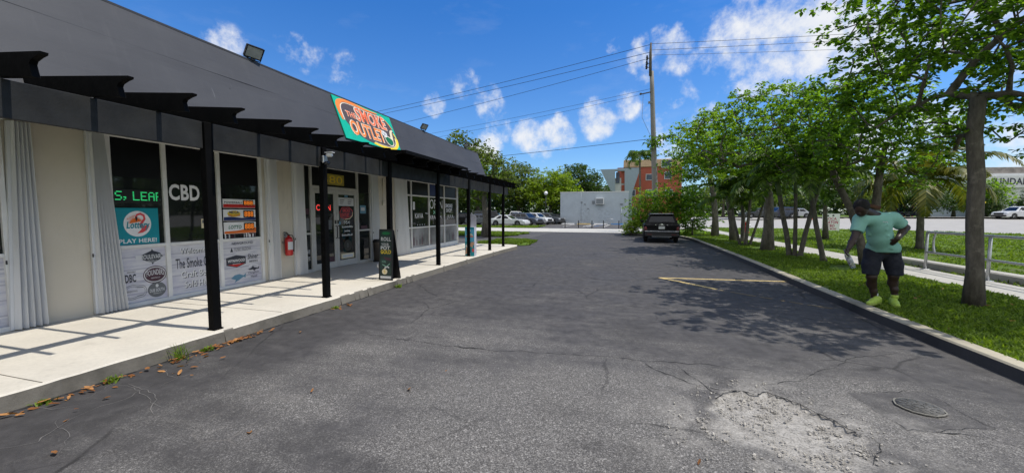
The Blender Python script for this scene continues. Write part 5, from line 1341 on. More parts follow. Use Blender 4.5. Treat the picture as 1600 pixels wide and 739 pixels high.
# trees behind the far car park
FG = 'trees behind the far car park'
bt = [(-36, 60, 11.5, 5.5, 'leaf_b', 'bright green tree rising behind the shop roof, leftmost of the far row'), (-29, 66, 12.8, 6, 'leaf_c', 'olive-green tree in the far row, second from the left'), (-23, 60, 11.0, 5, 'leaf_b', 'leafy mid-green tree in the far row behind the last pergola posts'),
      (-17.5, 66, 10.6, 5, 'leaf_c', 'dull green bushy tree in the far row above the parked cars'), (-11.2, 63, 8.9, 4.4, 'leaf_y', 'lime-green tree in the far row left of the grey box building'), (-7.3, 70, 10.3, 4.6, 'leaf_d', 'dark round tree rising right behind the grey box building'), (-42, 52, 9.0, 5, 'leaf_d', 'dark tree low behind the corner window of the shop'), (-26, 55, 6.5, 3.6, 'leaf_d', 'low dark tree shading the far cars')]
for i, (x, y, h, r, lm_, lab) in enumerate(bt):
    b = (x, y, 0)
    tree('spreading_tree', lab, b, [b, (x+.1, y, h*.2), (x, y, h*.42), (x-.2, y, h*.6)], .35, .22,
         [(x, y, h*.74, r*.75, r*.75, h*.25), (x-r*.45, y, h*.55, r*.6, r*.6, h*.22), (x+r*.45, y-.5, h*.55, r*.6, r*.6, h*.22), (x, y-r*.4, h*.45, r*.6, r*.5, h*.18)], 95, 8000, .46, lm_, 'bark', 50+i, .8, FG, .65, six=False)
tree('hedge', 'dark hedge of shrubs behind the parked cars', (-26, 68, 0), [(-26, 68, 0), (-26, 68, .5), (-26, 68, 1)], .1, .08, [(-44+6*i, 68, 2.6, 3.6, 1.0, 2.6) for i in range(8)], 260, 15000, .45, 'leaf_d', 'bark', 70, .6, None, .6, cat='hedge', six=False)
# woods and trees across the road (seen between the verge trunks)
AG = 'trees across the road'
rt_ = [(1130, 60, 5.0, 4.5, 'leaf_c', 'bushy tree across the road at the left, behind the verge palms'), (1190, 68, 5.5, 5, 'leaf_d', 'dark tree across the road behind the broad verge tree'), (1235, 64, 3.8, 4, 'leaf_c', 'low olive tree across the road behind the first palm clump'), (1290, 60, 4.2, 4, 'leaf_d', 'dark tree across the road behind the yard sign'), (1340, 58, 5.0, 4, 'leaf_c', 'olive tree across the road behind the stooping man'),
       (1395, 60, 5.5, 4.2, 'leaf_d', 'dark spreading tree across the road right of the man'), (1450, 58, 4.6, 4, 'leaf_d', 'dark tree across the road behind the stocky palm'), (1490, 62, 5.5, 4, 'leaf_c', 'olive tree across the road left of the big near trunk'), (1540, 57, 5.6, 2.6, 'leaf_b', 'light green tree in front of the pale sign building')]
for i, (u, T, h, r, lm_, lab) in enumerate(rt_):
    X, Y, Z = ray(u, 332); x, y = X*T, Y*T; b = (x, y, .87)
    tree('spreading_tree', lab, b, [b, (x, y, .87+h*.2), (x, y, .87+h*.4), (x, y, .87+h*.55)], .22, .14,
         [(x, y, .87+h*.7, r*.7, r*.7, h*.3), (x-r*.5, y, .87+h*.5, r*.5, r*.5, h*.25), (x+r*.5, y, .87+h*.5, r*.5, r*.5, h*.25)], 55, 3000, .38, lm_, 'bark', 80+i, .7, AG, .55, six=False)
for i, (u, T, h, lab) in enumerate(((1556, 55, 4.4, 'dark conical shrub left of the parked white car against the pale building'), (1601, 55, 4.6, 'dark conical shrub at the right edge behind the white car'))):
    X, Y, Z = ray(u, 332); x, y = X*T, Y*T; b = (x, y, .87)
    tree('conical_shrub', lab, b, [b, (x, y, 1.2), (x, y, 1.9), (x, y, 3.0)], .1, .05, [(x, y, .87+h*.22, 1.0, 1.0, h*.2), (x, y, .87+h*.48, .75, .75, h*.25), (x, y, .87+h*.75, .38, .38, h*.25)], 60, 3200, .2, 'leaf_d', 'bark', 95+i, .22, 'conical shrubs by the pale building', .2, six=False, cat='shrub', shell=.75)

# woodland closing the view far off
def woods():
    q = np.random.default_rng(99); n = 46000
    az = np.radians(q.uniform(-62, 82, n)); rr = 150+q.normal(0, 9, n)
    hmax = 5+7*fbm(az*14, az*0+3, 5)+5*fbm(az*60, az*0+7, 6); z = .5+hmax*q.random(n)**.8
    V, F = leaves(np.stack([rr*np.sin(az), rr*np.cos(az), z], -1), 1.5, q, 1.3, .3, False)
    o = np_mesh('woodland', V, F, M['leaf_d']); tag(o, 'distant dark woodland closing the view along the horizon', 'woodland', kind='stuff')
woods()
# grass: blades on the verge and the lawns, one object each
def grass(name, label, poly, z, n, h, seed, fall=12.0, avoid=None):
    q = np.random.default_rng(seed); P = np.array([p[:2] for p in poly]); lo = P.min(0); hi = P.max(0)
    acc = []
    got = 0
    while got < n:
        x = q.uniform(lo[0], hi[0], n*3); y = q.uniform(lo[1], hi[1], n*3); d = np.hypot(x, y)
        k = inside(x, y, poly) & (q.random(n*3) < np.clip((fall/np.maximum(d, 1))**1.7, 0, 1)) & (fbm(x*1.3, y*1.3, 31) > .40)
        acc.append(np.stack([x[k], y[k], d[k]], -1)); got += k.sum()
    A = np.concatenate(acc)[:n]; x, y, d = A.T
    a = q.uniform(0, 6.28, n); hh = h*q.uniform(.4, 1.3, n)*(.55+.9*fbm(x*.9, y*.9, 33)); wd = (.004+.0011*d)*q.uniform(.7, 1.3, n); ln = q.uniform(.3, 1.1, n)*hh; b = q.uniform(0, 6.28, n)
    zz = np.full(n, z)
    c, s = np.cos(a)*wd, np.sin(a)*wd; dx, dy = np.cos(b)*ln, np.sin(b)*ln
    V = np.stack([np.stack([x-c, y-s, zz], -1), np.stack([x+c, y+s, zz], -1), np.stack([x+c*.6+dx*.45, y+s*.6+dy*.45, zz+hh*.65], -1), np.stack([x+dx, y+dy, zz+hh], -1)], 1).reshape(-1, 3)
    i = np.arange(n)[:, None]*4
    o = np_mesh(name, V, i+np.array([0, 1, 2, 3]), M['grass_blade'])
    return tag(o, label, 'grass', kind='stuff')
grass('grass', 'short weedy green grass covering the verge under the trees', [p for p in VERGE], .10, 120000, .06, 1, 9.0)
grass('grass', 'bright mown lawn grass between the pavement and the pale road', LAWN2, .06, 90000, .07, 2, 20.0)
grass('grass', 'patchy grass on the island past the shop', blob(-10.4, 27.6, 3.5, 2.8, .04), .04, 9000, .10, 3, 30)
grass('grass', 'weedy grass patch by the end of the walkway', blob(-5.75, 20.0, 1.4, 1.7, .03, sd_=4), .03, 9000, .12, 4, 30)
grass('grass', 'strip of grass in front of the far parked cars', [(-30, 39.25), (-8.75, 39.25), (-8.75, 46), (-10.2, 43.2), (-30, 43.15)], .03, 9000, .14, 5, 60)

# weeds at the foot of the kerb
def weed(px, label, n, L, seed, wide=.012):
    q = np.random.default_rng(seed); x, y, _ = px
    mb = MB()
    for i in range(n):
        a = q.uniform(0, 6.28); e = q.uniform(.5, 1.45); l = L*q.uniform(.5, 1.1); bx, by = x+q.normal(0, .03), y+q.normal(0, .03)
        d = Vector((math.cos(a)*math.cos(e), math.sin(a)*math.cos(e), math.sin(e))); s_ = Vector((-math.sin(a), math.cos(a), 0))*wide/2
        p0 = Vector((bx, by, 0)); p1 = p0+d*l*.5; p2 = p0+d*l+Vector((0, 0, -l*.3))
        mb.add([p0-s_, p0+s_, p1+s_, p1-s_, p2], [(0, 1, 2, 3), (3, 2, 4)])
    tag(obj('weed', mb, M['grass_blade'], loc=(x, y, 0)), label, 'weed', 'weeds along the walkway kerb')
weed((-4.74, 3.05, 0), 'spiky dark weed tuft at the kerb foot left of the first pergola post', 44, .32, 1, .007)
weed((-4.73, 3.35, 0), 'small bright weed among dead leaves right of the spiky tuft', 26, .09, 2, .02)
weed((-4.76, 2.45, 0), 'small green weed against the crumbled kerb patch', 34, .10, 3, .016)
weed((-4.78, 2.02, 0), 'low straggling weeds along the kerb near the left edge', 30, .06, 4, .02)
weed((-4.7, 5.45, 0), 'little weed clump below the second pergola post', 30, .09, 5, .02)
weed((-4.69, 7.4, 0), 'yellowish weed clump on the asphalt below the A-board', 50, .12, 6, .02)
# dead leaves
M['dead_leaf'] = leafmat('dead_leaf', (.20, .07, .02), (.48, .23, .08), .2, .7)
for l_ in list(M['dead_leaf'].node_tree.links):
    if l_.from_socket.name == 'Random Per Island':
        oi = M['dead_leaf'].node_tree.nodes.new('ShaderNodeObjectInfo'); M['dead_leaf'].node_tree.links.new(oi.outputs['Random'], l_.to_socket)
lf = MB(); q = np.random.default_rng(12)
proto = None
spots = []
for i in range(64):
    f = q.random(); y = 1.75+2.5*f**.8; spots.append((-4.80+abs(q.normal(0, .06))+.03, y))
for i in range(40): spots.append((-4.76+abs(q.normal(0, .06)), q.normal(3.55, .28)))
for i in range(14): spots.append((-4.66+abs(q.normal(0, .06)), q.uniform(5.3, 5.75)))
for i in range(18): spots.append((-4.72+abs(q.normal(0, .22)), q.uniform(1.8, 3.2)))
for i in range(22): spots.append((q.uniform(4.1, 6.4), q.uniform(5.6, 10)))
for (u, v) in ((488, 614), (390, 676), (85, 710), (697, 583), (1093, 722), (470, 520), (165, 600), (235, 560), (640, 610), (300, 590)): spots.append(gp(u, v)[:2])
for i, (x, y) in enumerate(spots):
    s = q.uniform(.015, .05)
    if proto is None or i < 6:
        mb = MB(); k = 12; pts = []
        outl = [(0, -.5), (.18, -.38), (.30, -.1), (.26, .2), (.1, .45), (0, .55), (-.12, .42), (-.27, .18), (-.28, -.12), (-.16, -.38)]
        vs = [(0, 0, .02)]+[(a*q.uniform(.85, 1.15), b, .10+q.uniform(-.02, .28)*abs(a)*3) for a, b in outl]
        mb.add(vs, [(0, 1+j, 1+(j+1) % 10) for j in range(10)], 0, True)
        o = obj('dead_leaf', mb, M['dead_leaf'], loc=(0, 0, 0)); proto = o; protos = (protos if i else [])+[o]
    else:
        o = protos[i % len(protos)].copy(); COL.objects.link(o)
    o.location = (x, y, .004+.012*(i % 3)); o.rotation_euler = (q.normal(0, .25), q.normal(0, .25), q.uniform(0, 6.28)); o.scale = (s*1.4, s*1.8, s*.8)
    far_ = x > -4.3
    if x > 3.9: o.location.z = .15; tag(o, 'dry brown leaf lying in the verge grass under the trees', 'leaf', 'dead leaves in the verge grass'); continue
    tag(o, 'single curled brown leaf lying out on the open asphalt' if far_ else 'curled orange-brown dead leaf lying along the foot of the walkway kerb', 'leaf', 'dead leaves on the open asphalt' if far_ else 'dead leaves along the kerb')
# ------------------------------------------------------------------ vehicles
def paint(name, col, metal=.0): return mat(name, col, .28, metal, .04, 2, spec=.14 if max(col) < .01 else .45, coat=.06 if max(col) < .01 else .4)
PAINT = {'black': paint('paint_black', (.004, .004, .005)), 'white': paint('paint_white_car', (.62, .63, .64)), 'grey': paint('paint_grey', (.10, .11, .125), .3), 'silver': paint('paint_silver', (.36, .37, .38), .4), 'navy': paint('paint_navy', (.015, .022, .045)), 'dark': paint('paint_dark', (.02, .022, .025))}
M['trim'] = mat('black_trim', (.018, .018, .019), .6); M['tail_red'] = plain('tail_lamp_red', (.10, .006, .007), .2, coat=.4); M['head_lamp'] = plain('head_lamp', (.6, .62, .65), .1, coat=.8); M['plate'] = plain('number_plate', (.6, .62, .60), .5); M['trim_grey'] = plain('silver_trim', (.35, .36, .37), .3, .6)
KINDS = {
 'suv':   dict(L=4.45, W=1.84, belt=1.02, hood=1.00, H=1.60, cl=.24, wr=.35, yf0=1.02, yf1=.28, yr1=-1.80, yr0=-2.12, tumble=.27),
 'coupe': dict(L=4.70, W=1.88, belt=.86, hood=.84, H=1.36, cl=.16, wr=.34, yf0=.75, yf1=-.15, yr1=-1.15, yr0=-1.95, tumble=.24),
 'sedan': dict(L=4.75, W=1.84, belt=.92, hood=.90, H=1.44, cl=.18, wr=.34, yf0=.95, yf1=.20, yr1=-1.25, yr0=-1.85, tumble=.20),
 'van':   dict(L=5.2, W=1.95, belt=1.15, hood=1.12, H=1.92, cl=.25, wr=.36, yf0=1.35, yf1=.75, yr1=-2.35, yr0=-2.48, tumble=.14),
 'pickup': dict(L=5.6, W=1.98, belt=1.15, hood=1.14, H=1.82, cl=.30, wr=.40, yf0=1.1, yf1=.55, yr1=-.55, yr0=-.78, tumble=.20)}
def car(label, loc, yaw, kind, colr, group=None, detail=False, name='parked_car'):
    k = KINDS[kind]; L, W2, belt, H = k['L']/2, k['W']/2, k['belt'], k['H']; wr = k['wr']; ar = wr+.055
    t = thing(name, label, 'car', (0, 0, 0), group)
    yf, yr = L-.92, -L+.90
    def arch(c, rev): 
        a = [(c+ar*math.cos(x), wr+ar*math.sin(x)) for x in np.linspace(-.18, math.pi+.18, 11)]
        return a if rev else a[::-1]
    prof = [(-L+.10, k['cl']+.05), (-L+.02, .45), (-L, .62), (-L+.05, .74), (-L+.045, belt*.93), (-L+.10, belt)]
    prof += [(-L+.6, belt+.015), (k['yf0']-.05, belt-.01), (L-.75, k['hood']-.03), (L-.28, k['hood']-.10), (L-.06, k['hood']-.24), (L, .60), (L-.01, .45), (L-.12, k['cl']+.02)]
    prof += arch(yf, True)[:]+arch(yr, True)[:]
    cz = .62
    inner = [(y, z) for y, z in prof]; outer = [(y*.972, cz+(z-cz)*.90) for y, z in prof]
    layers = [(-W2, outer), (-W2+.045, [(y*.99, cz+(z-cz)*.97) for y, z in prof]), (-W2+.13, inner), (W2-.13, inner), (W2-.045, [(y*.99, cz+(z-cz)*.97) for y, z in prof]), (W2, outer)]
    mb = MB(); n = len(prof); vs = []
    for x, pl in layers: vs += [(x, y, z) for y, z in pl]
    fs = []
    for i in range(5):
        for j in range(n): fs.append((i*n+j, (i+1)*n+j, (i+1)*n+(j+1) % n, i*n+(j+1) % n))
    mb.add(vs, fs, 0, False); b = 0
    mb.f.append(list(range(n))); mb.m.append(0); mb.s.append(False); mb.f.append([5*n+j for j in range(n)][::-1]); mb.m.append(0); mb.s.append(False)
    # greenhouse
    wb, wt = W2-.07, W2-.07-k['tumble']
    bl = [(-wb, k['yr0'], belt-.02), (wb, k['yr0'], belt-.02), (wb, k['yf0'], belt-.03), (-wb, k['yf0'], belt-.03)]
    md = [(-wt-.03, k['yr1']-.03, H-.06), (wt+.03, k['yr1']-.03, H-.06), (wt+.03, k['yf1']+.05, H-.06), (-wt-.03, k['yf1']+.05, H-.06)]
    tp = [(-wt+.08, k['yr1']+.10, H-.005), (wt-.08, k['yr1']+.10, H-.005), (wt-.08, k['yf1']-.1, H-.005), (-wt+.08, k['yf1']-.1, H-.005)]
    mb.add(bl+md+tp, [(0, 1, 5, 4), (1, 2, 6, 5), (2, 3, 7, 6), (3, 0, 4, 7), (4, 5, 9, 8), (5, 6, 10, 9), (6, 7, 11, 10), (7, 4, 8, 11), (8, 9, 10, 11)], 0)
    if kind == 'pickup':
        mb.box(-W2+.10, W2-.10, -L+.12, k['yr0']-.05, belt-.3, belt+.012, 0)
    obj('body', mb, PAINT[colr], t)
    def quad(a, b, c, d, u0, u1, v0, v1, off):
        a, b, c, d = map(Vector, (a, b, c, d)); nrm = (b-a).cross(d-a).normalized()
        f = lambda u, v: (a.lerp(b, u)).lerp(d.lerp(c, u), v)+nrm*off
        return [tuple(f(u0, v0)), tuple(f(u1, v0)), tuple(f(u1, v1)), tuple(f(u0, v1))]
    def glass(nm, qd):
        g = MB(); g.add(qd, [(0, 1, 2, 3)]); nrm = (Vector(qd[1])-Vector(qd[0])).cross(Vector(qd[3])-Vector(qd[0])).normalized()*-.008
        g.add(qd+[tuple(Vector(p)+nrm) for p in qd], [(0, 1, 5, 4), (1, 2, 6, 5), (2, 3, 7, 6), (3, 0, 4, 7)]); obj(nm, g, M['car_glass'], t)
    glass('rear_window', quad(bl[0], bl[1], md[1], md[0], .08, .92, .22 if kind != 'coupe' else .1, .93, .006))
    glass('windscreen', quad(bl[2], bl[3], md[3], md[2], .06, .94, .06, .93, .006))
    cuts = {'suv': [(.06, .30), (.335, .60), (.635, .93)], 'van': [(.04, .3), (.33, .62), (.65, .93)], 'coupe': [(.16, .42), (.46, .88)], 'sedan': [(.10, .46), (.50, .92)], 'pickup': [(.08, .46), (.50, .92)]}[kind]
    for u0, u1 in cuts:
        glass('side_window', quad(bl[1], bl[2], md[2], md[1], u0, u1, .12, .90, .005)); glass('side_window', quad(bl[3], bl[0], md[0], md[3], 1-u1, 1-u0, .12, .90, .005))
    for sx in (-1, 1):
        for y in (yf, yr):
            w_ = MB(); x0 = sx*(W2-.015); prof_ = [(wr*.60, 0), (wr*.62, .0), (wr*.93, .005), (wr, .03), (wr, .18), (wr*.9, .215), (0, .215)]
            w_.lathe([(r, -sx*h) for r, h in prof_], (x0, y, wr), 22, 0, 'X'); wh = obj('wheel', w_, M['rubber'], t)
            r_ = MB(); r_.lathe([(0, -sx*.035), (wr*.15, -sx*.03), (wr*.2, -sx*.05), (wr*.56, -sx*.03), (wr*.62, -sx*.004), (wr*.62, -sx*.1), (0, -sx*.1)], (x0, y, wr), 20, 0, 'X')
            for a in range(5):
                an = a*2*math.pi/5; r_.tube([(x0-sx*.02, y+wr*.12*math.cos(an), wr+wr*.12*math.sin(an)), (x0-sx*.01, y+wr*.58*math.cos(an), wr+wr*.58*math.sin(an))], [.035, .028], 5)
            obj('rim', r_, M['trim_grey'] if colr != 'black' else M['trim'], wh)
        hl = MB(); hl.box(sx*(W2-.10), sx*(W2-.48), L-.22, L-.035, k['hood']-.30, k['hood']-.18, 0, .03); obj('headlight', hl, M['head_lamp'], t)
        tl = MB()
        if kind == 'suv': tl.box(sx*(W2-.02), sx*(W2-.17), -L+.012, -L+.28, .66, .86, 0, .03)
        else: tl.box(sx*(W2-.06), sx*(W2-.5), -L+.015, -L+.2, belt-.24, belt-.09, 0, .03)
        obj('tail_light', tl, M['tail_red'], t)
        mr = MB(); mr.box(sx*(W2-.06), sx*(W2+.14), k['yf0']-.42, k['yf0']-.30, belt+.02, belt+.15, 0, .03); obj('mirror', mr, PAINT[colr], t)
    bp = MB(); bp.box(-W2+.06, W2-.06, -L-.035, -L+.14, .34, .58, 0, .04); bp.box(-W2+.10, W2-.10, L-.16, L+.03, .28, .50, 0, .04); bp.box(-.55, .55, L-.09, L+.01, .52, k['hood']-.2, 0, .02); obj('bumper', bp, M['trim'] if kind in ('suv', 'van', 'pickup') else PAINT[colr], t)
    pl = MB(); pl.box(-.155, .155, -L-.008, -L+.03, .75, .90, 0, .004); np_ = obj('number_plate', pl, M['plate'], t)
    if detail:
        d = MB(); d.box(-W2+.05, W2-.05, -L-.045, -L+.02, .60, .645, 0, .015); d.box(-.5, .5, -L-.05, -L-.03, .335, .36, 0, .005); d.box(-wt-.02, wt+.02, k['yr1']-.18, k['yr1']+.02, H-.05, H-.01, 0, .012)
        obj('spoiler', d, M['trim_grey'], t)
        for sx in (-1, 1):
            d = MB(); d.tube([(sx*(wt-.02), k['yr1']+.2, H+.03), (sx*(wt-.02), k['yf1']-.15, H+.03)], .018, 6); d.box(sx*(wt-.04), sx*wt, k['yr1']+.25, k['yr1']+.3, H-.02, H+.03); d.box(sx*(wt-.04), sx*wt, k['yf1']-.3, k['yf1']-.25, H-.02, H+.03); obj('roof_rail', d, M['trim'], t)
        e = MB()
        for i, ch in enumerate('KONA'): e.text(ch, lambda s_, t_, n_: (s_, -L-.005-n_, t_), -.33+.19*i, .955, .07, .045, .02, 0, .02)
        e.ellipse(lambda s_, t_, n_: (s_, -L+.02-n_, t_), 0, 1.035-.03, .07, .035, .035, 0)
        obj('emblem', e, M['chrome'], t)
        f_ = MB(); f_.prism([(0, 0), (.22, 0), (.05, .11), (.0, .11)], lambda s_, t_, n_: (n_, k['yr1']+.15+s_, H-.01+t_), -.02, .02); obj('antenna', f_, PAINT[colr], t)
        wp = MB(); wp.tube([(0, k['yr0']-.03, belt+.1), (.25, k['yr0']-.02, belt+.13), (.45, k['yr0']-.0, belt+.15)], .012, 5); obj('wiper', wp, M['trim'], t)
        for sx in (-1, 1):
            rf = MB(); rf.box(sx*.5, sx*.72, -L-.042, -L-.03, .44, .48); obj('reflector', rf, M['tail_red'], t)
    t.location = loc; t.rotation_euler = (0, 0, yaw)
    return t
car('black SUV at the far end of the lot, seen from behind beside the kerb', (2.22, 24.4, 0), R(-2), 'suv', 'black', detail=True)
def at(u, y): return (wy(u, 345, y)[0], y)
FCG = 'cars in the far car park'
for u, y, yaw, kd, cl_, lab in ((796, 45.0, -97, 'coupe', 'white', 'white two-door coupe seen side-on nearest on the far car park'), (822, 48.2, -112, 'suv', 'grey', 'dark grey SUV parked just behind the white coupe'), (838, 51.4, -112, 'suv', 'white', 'white SUV parked between the dark grey SUV and a dark car'),
        (858, 54.6, -112, 'suv', 'grey', 'grey SUV parked close to the left wall of the grey box building'), (873, 58.0, -112, 'sedan', 'dark', 'dark car half hidden by the corner of the grey box building'), (806, 57, -95, 'pickup', 'white', 'white pickup truck at the back of the far car park'), (768, 54, -80, 'van', 'dark', 'dark van with pale roof seen between pergola posts'),
        (757, 47.5, -85, 'sedan', 'grey', 'grey car in the shade behind the island tree'), (733, 49, -80, 'suv', 'black', 'black SUV in tree shade seen just past the corner window'), (716, 52, -80, 'suv', 'navy', 'navy SUV in tree shade behind the corner of the shop')):
    x, y = at(u, y); car(lab, (x, y, .0), R(yaw), kd, cl_, FCG)
def onroad(u, T): X, Y, Z = ray(u, 332); return X*T, Y*T
x, y = onroad(1589, 50.5); d = math.atan2(0.272, .962)
car('white SUV standing at the far roadside in front of the pale building', (x, y, .83), d+R(90)-R(4), 'suv', 'white')
for u, T, kd, cl_, lab in ((1184, 55, 'sedan', 'dark', 'dark car across the road, leftmost seen between the verge trunks'), (1217, 56, 'suv', 'navy', 'navy SUV across the road between palm trunks'), (1238, 58, 'sedan', 'silver', 'silver car across the road behind the first palm clump'), (1414, 60, 'suv', 'navy', 'dark blue SUV by the red-posted shelter across the road')):
    x, y = onroad(u, T); car(lab, (x, y, .82), d+R(90), kd, cl_, 'cars across the road')

# ------------------------------------------------------------------ far buildings
M['box_wall'] = concrete('grey_render', (.44, .49, .54), dirty=.1, bump=.1); M['box_dark'] = plain('grey_dark', (.2, .22, .24)); M['brickred'] = mat('red_render', (.38, .09, .055), .8, var=.12); M['gable'] = mat('grey_gable', (.30, .36, .42), .8, var=.06); M['tan'] = mat('tan_band', (.55, .38, .24), .8); M['white_wall'] = mat('white_siding', (.60, .61, .61), .7, var=.06)
gb = thing('grey_building', 'low flat grey box building with an air conditioner on its blank wall', 'building', (-3.8, 58, 0))
X0, X1, YB, ZT = -8.35, 1.0, 55.0, 4.42
mb = MB(); mb.box(X0, X1, YB, YB+8, -.05, ZT); obj('wall', mb, M['box_wall'], gb)
mb = MB(); mb.box(X0-.04, X1+.04, YB-.04, YB+8.04, ZT+.002, ZT+.12, 0, .01); obj('coping', mb, M['white_wall'], gb)
def GP(u, v): p = wy(u, v, YB); return p[0], p[2]
(ax0, az1), (ax1, az0) = GP(931, 310), GP(943.5, 319.5)
mb = MB(); mb.box(ax0, ax1, YB-.55, YB-.002, az0, az1, 0, .03); a_ = obj('air_conditioner', mb, M['white_wall'], gb)
mb = MB(); mb.box(ax0+.08, ax1-.08, YB-.56, YB-.553, az0+.08, az1-.06); obj('grille', mb, M['box_dark'], a_)
mb = MB(); mb.box(ax0, ax1, YB-.5, YB-.01, az0-.06, az0-.01); mb.box(ax0-.5, ax0-.2, YB-.1, YB-.002, az0+.1, az0+.5); obj('bracket', mb, M['box_dark'], a_)
mb = MB(); x_, z_ = GP(904, 340); M['gdoor'] = mat('grey_door', (.40, .45, .50), .7)
for dx0, dx1 in ((0, 1.5), (2.7, 4.3)):
    mb = MB(); mb.box(x_+dx0, x_+dx1, YB-.02, YB-.002, .0, 2.15); obj('door', mb, M['gdoor'], gb)
mb = MB()
for (u, v, s_) in ((909, 316, .12), (914, 319, .1), (919, 326, .1), (971, 319, .16), (977, 311, .1)):
    x_, z_ = GP(u, v); mb.box(x_-s_, x_+s_, YB-.12, YB-.002, z_-s_*.7, z_+s_*.7, 0, .02)
obj('wall_lamp', mb, M['box_dark'], gb)
mb = MB(); x_, _ = GP(971, 330); mb.tube([(x_, YB-.05, 0), (x_, YB-.05, 2.6)], .04, 6); x2, _ = GP(908, 330); mb.tube([(x2, YB-.04, 0), (x2, YB-.04, ZT)], .025, 6); obj('pipe', mb, M['box_wall'], gb)
# wheel stops, bay lines, chain fence in front of it
for i, (x_, m_, lab) in enumerate(((-7.1, 'white', 'white concrete wheel stop against the grey building, leftmost'), (-4.9, 'paint_yellow', 'yellowish wheel stop under the air conditioner'), (-2.6, 'white', 'pale wheel stop right of the yellowish one'), (-.3, 'paint_blue', 'blue wheel stop of the accessible bay'))):
    mb = MB(); mb.prism([(-.09, 0), (.09, 0), (.06, .15), (-.06, .15)], lambda s_, t_, n_: (x_+n_, 53.8+s_, t_), -.9, .9); tag(obj('wheel_stop', mb, M[m_], loc=(x_, 53.8, 0)), lab, 'wheel stop', 'wheel stops by the grey building')
for x_ in (-6.0, -3.7, -3.2, -1.4): line('painted_line', [(x_-.5, 45), (x_, 53)], .14, .006, M['paint_white'])
line('painted_line', [(-3.0, 46), (-2.2, 52)], .14, .010, M['paint_blue'])
cf = thing('chain_fence', 'low black posts with a sagging chain in front of the grey building bays', 'chain fence', (-3.5, 41.2, 0))
px = [wy(u, 350, 41.2)[0] for u in (883, 904, 925, 943, 967)]
for x_ in px:
    mb = MB(); mb.lathe([(.0, 0), (.045, 0), (.045, .78), (.02, .83), (0, .83)], (x_, 41.2, 0), 10); obj('post', mb, M['black'], cf)
for a, b in zip(px[:-1], px[1:]):
    mb = MB(); mb.tube([(a+(b-a)*f/8, 41.2, .70-.16*math.sin(math.pi*f/8)) for f in range(9)], .014, 5); obj('chain', mb, M['steel'], cf)
# handicap-bay bicycle rack like frame is a small steel hoop
x_ = wy(953, 345, 53)[0]
mb = MB(); mb.tube([(x_-.4, 53, 0), (x_-.35, 53, .8), (x_+.35, 53, .8), (x_+.4, 53, 0)], .03, 6); mb.tube([(x_-.37, 53, .45), (x_+.37, 53, .45)], .025, 6); tag(obj('hoop_rail', mb, M['steel'], loc=(x_, 53, 0)), 'small steel hoop rail at the foot of the grey wall', 'rail')

# flared grey gable and red apartment block behind
YR = 88.0
def RP(u, v, y=YR): p = wy(u, v, y); return p[0], p[2]
rb = thing('red_building', 'red apartment block with a tan top band standing behind the grey box building', 'building', (6, YR, 0))
x0, z1 = RP(976, 262); x1, _ = RP(1066, 262)
mb = MB(); mb.box(x0-1.5, x1, YR, YR+10, 0, z1-.02); obj('wall', mb, M['brickred'], rb)
_, zt = RP(1000, 250); mb = MB(); mb.box(x0-.2, x1+.3, YR-.3, YR+10, z1, zt, 0, .05); obj('roof', mb, M['tan'], rb)
for (ua, ub, va, vb) in ((1010, 1019, 273, 281), (1039, 1049, 269, 279), (1034, 1048, 251, 261), (1010, 1019, 297, 306), (1040, 1050, 297, 306), (985, 992, 297, 306), (1055, 1062, 320, 330), (986, 994, 325, 335)):
    (a, b1), (c, b0) = RP(ua, va), RP(ub, vb); yy_ = YR-(.33 if va < 262 else .04)
    mb = MB(); mb.box(a-.12, c+.12, yy_-.06, yy_-.002, b0-.12, b1+.12); w_ = obj('window', mb, M['white_wall'], rb)
    g = MB(); g.box(a, c, yy_-.08, yy_-.063, b0, b1); obj('pane', g, M['far_glass'], w_)
YG = 84.0
gg = thing('grey_gable_block', 'pale grey flared wall with a tall slot window in front of the red block', 'building', (0, YG, 0))
mb = MB()
def gpt(u, v): p = wy(u, v, YG); return (p[0], p[2])
hole = [gpt(961, 267), gpt(976, 267), gpt(976, 300), gpt(961, 300)]
A, B = gpt(938, 265), gpt(1001, 262); Cc_, D = gpt(955.5, 301), gpt(988, 301)
base = 0.0
mb.prism([(Cc_[0], base), hole[3], hole[0], (hole[0][0], A[1]), A, Cc_][::-1] if False else [A, Cc_, (Cc_[0], base), (hole[3][0], base), hole[3], hole[0], (hole[0][0], A[1])], lambda s_, t_, n_: (s_, n_, t_), YG, YG+1.2)
mb.prism([B, (hole[1][0], B[1]), hole[1], hole[2], (hole[2][0], base), (D[0], base), D], lambda s_, t_, n_: (s_, n_, t_), YG, YG+1.2)
mb.prism([hole[0], (hole[0][0], A[1]), (hole[1][0], B[1]), hole[1]], lambda s_, t_, n_: (s_, n_, t_), YG, YG+1.2)
obj('wall', mb, M['gable'], gg)
mb = MB(); mb.box(hole[0][0]+.02, hole[1][0]-.02, YG+.8, YG+1.0, 0, hole[0][1]*.86); obj('infill', mb, M['white_wall'], gg)
mb = MB()
(a, b1), (c, b0) = gpt(962.5, 269), gpt(968, 286); mb.box(a, c, YG+.6, YG+.7, b0, b1); (a, b1), (c, b0) = gpt(971, 267.5), gpt(975.5, 286); mb.box(a, c, YG+.6, YG+.72, b0, b1, 1); (a, b1), (c, b0) = gpt(971, 289), gpt(975.5, 299); mb.box(a, c, YG+.6, YG+.72, b0, b1, 1)
obj('window', mb, [M['far_glass'], M['brickred']], gg)

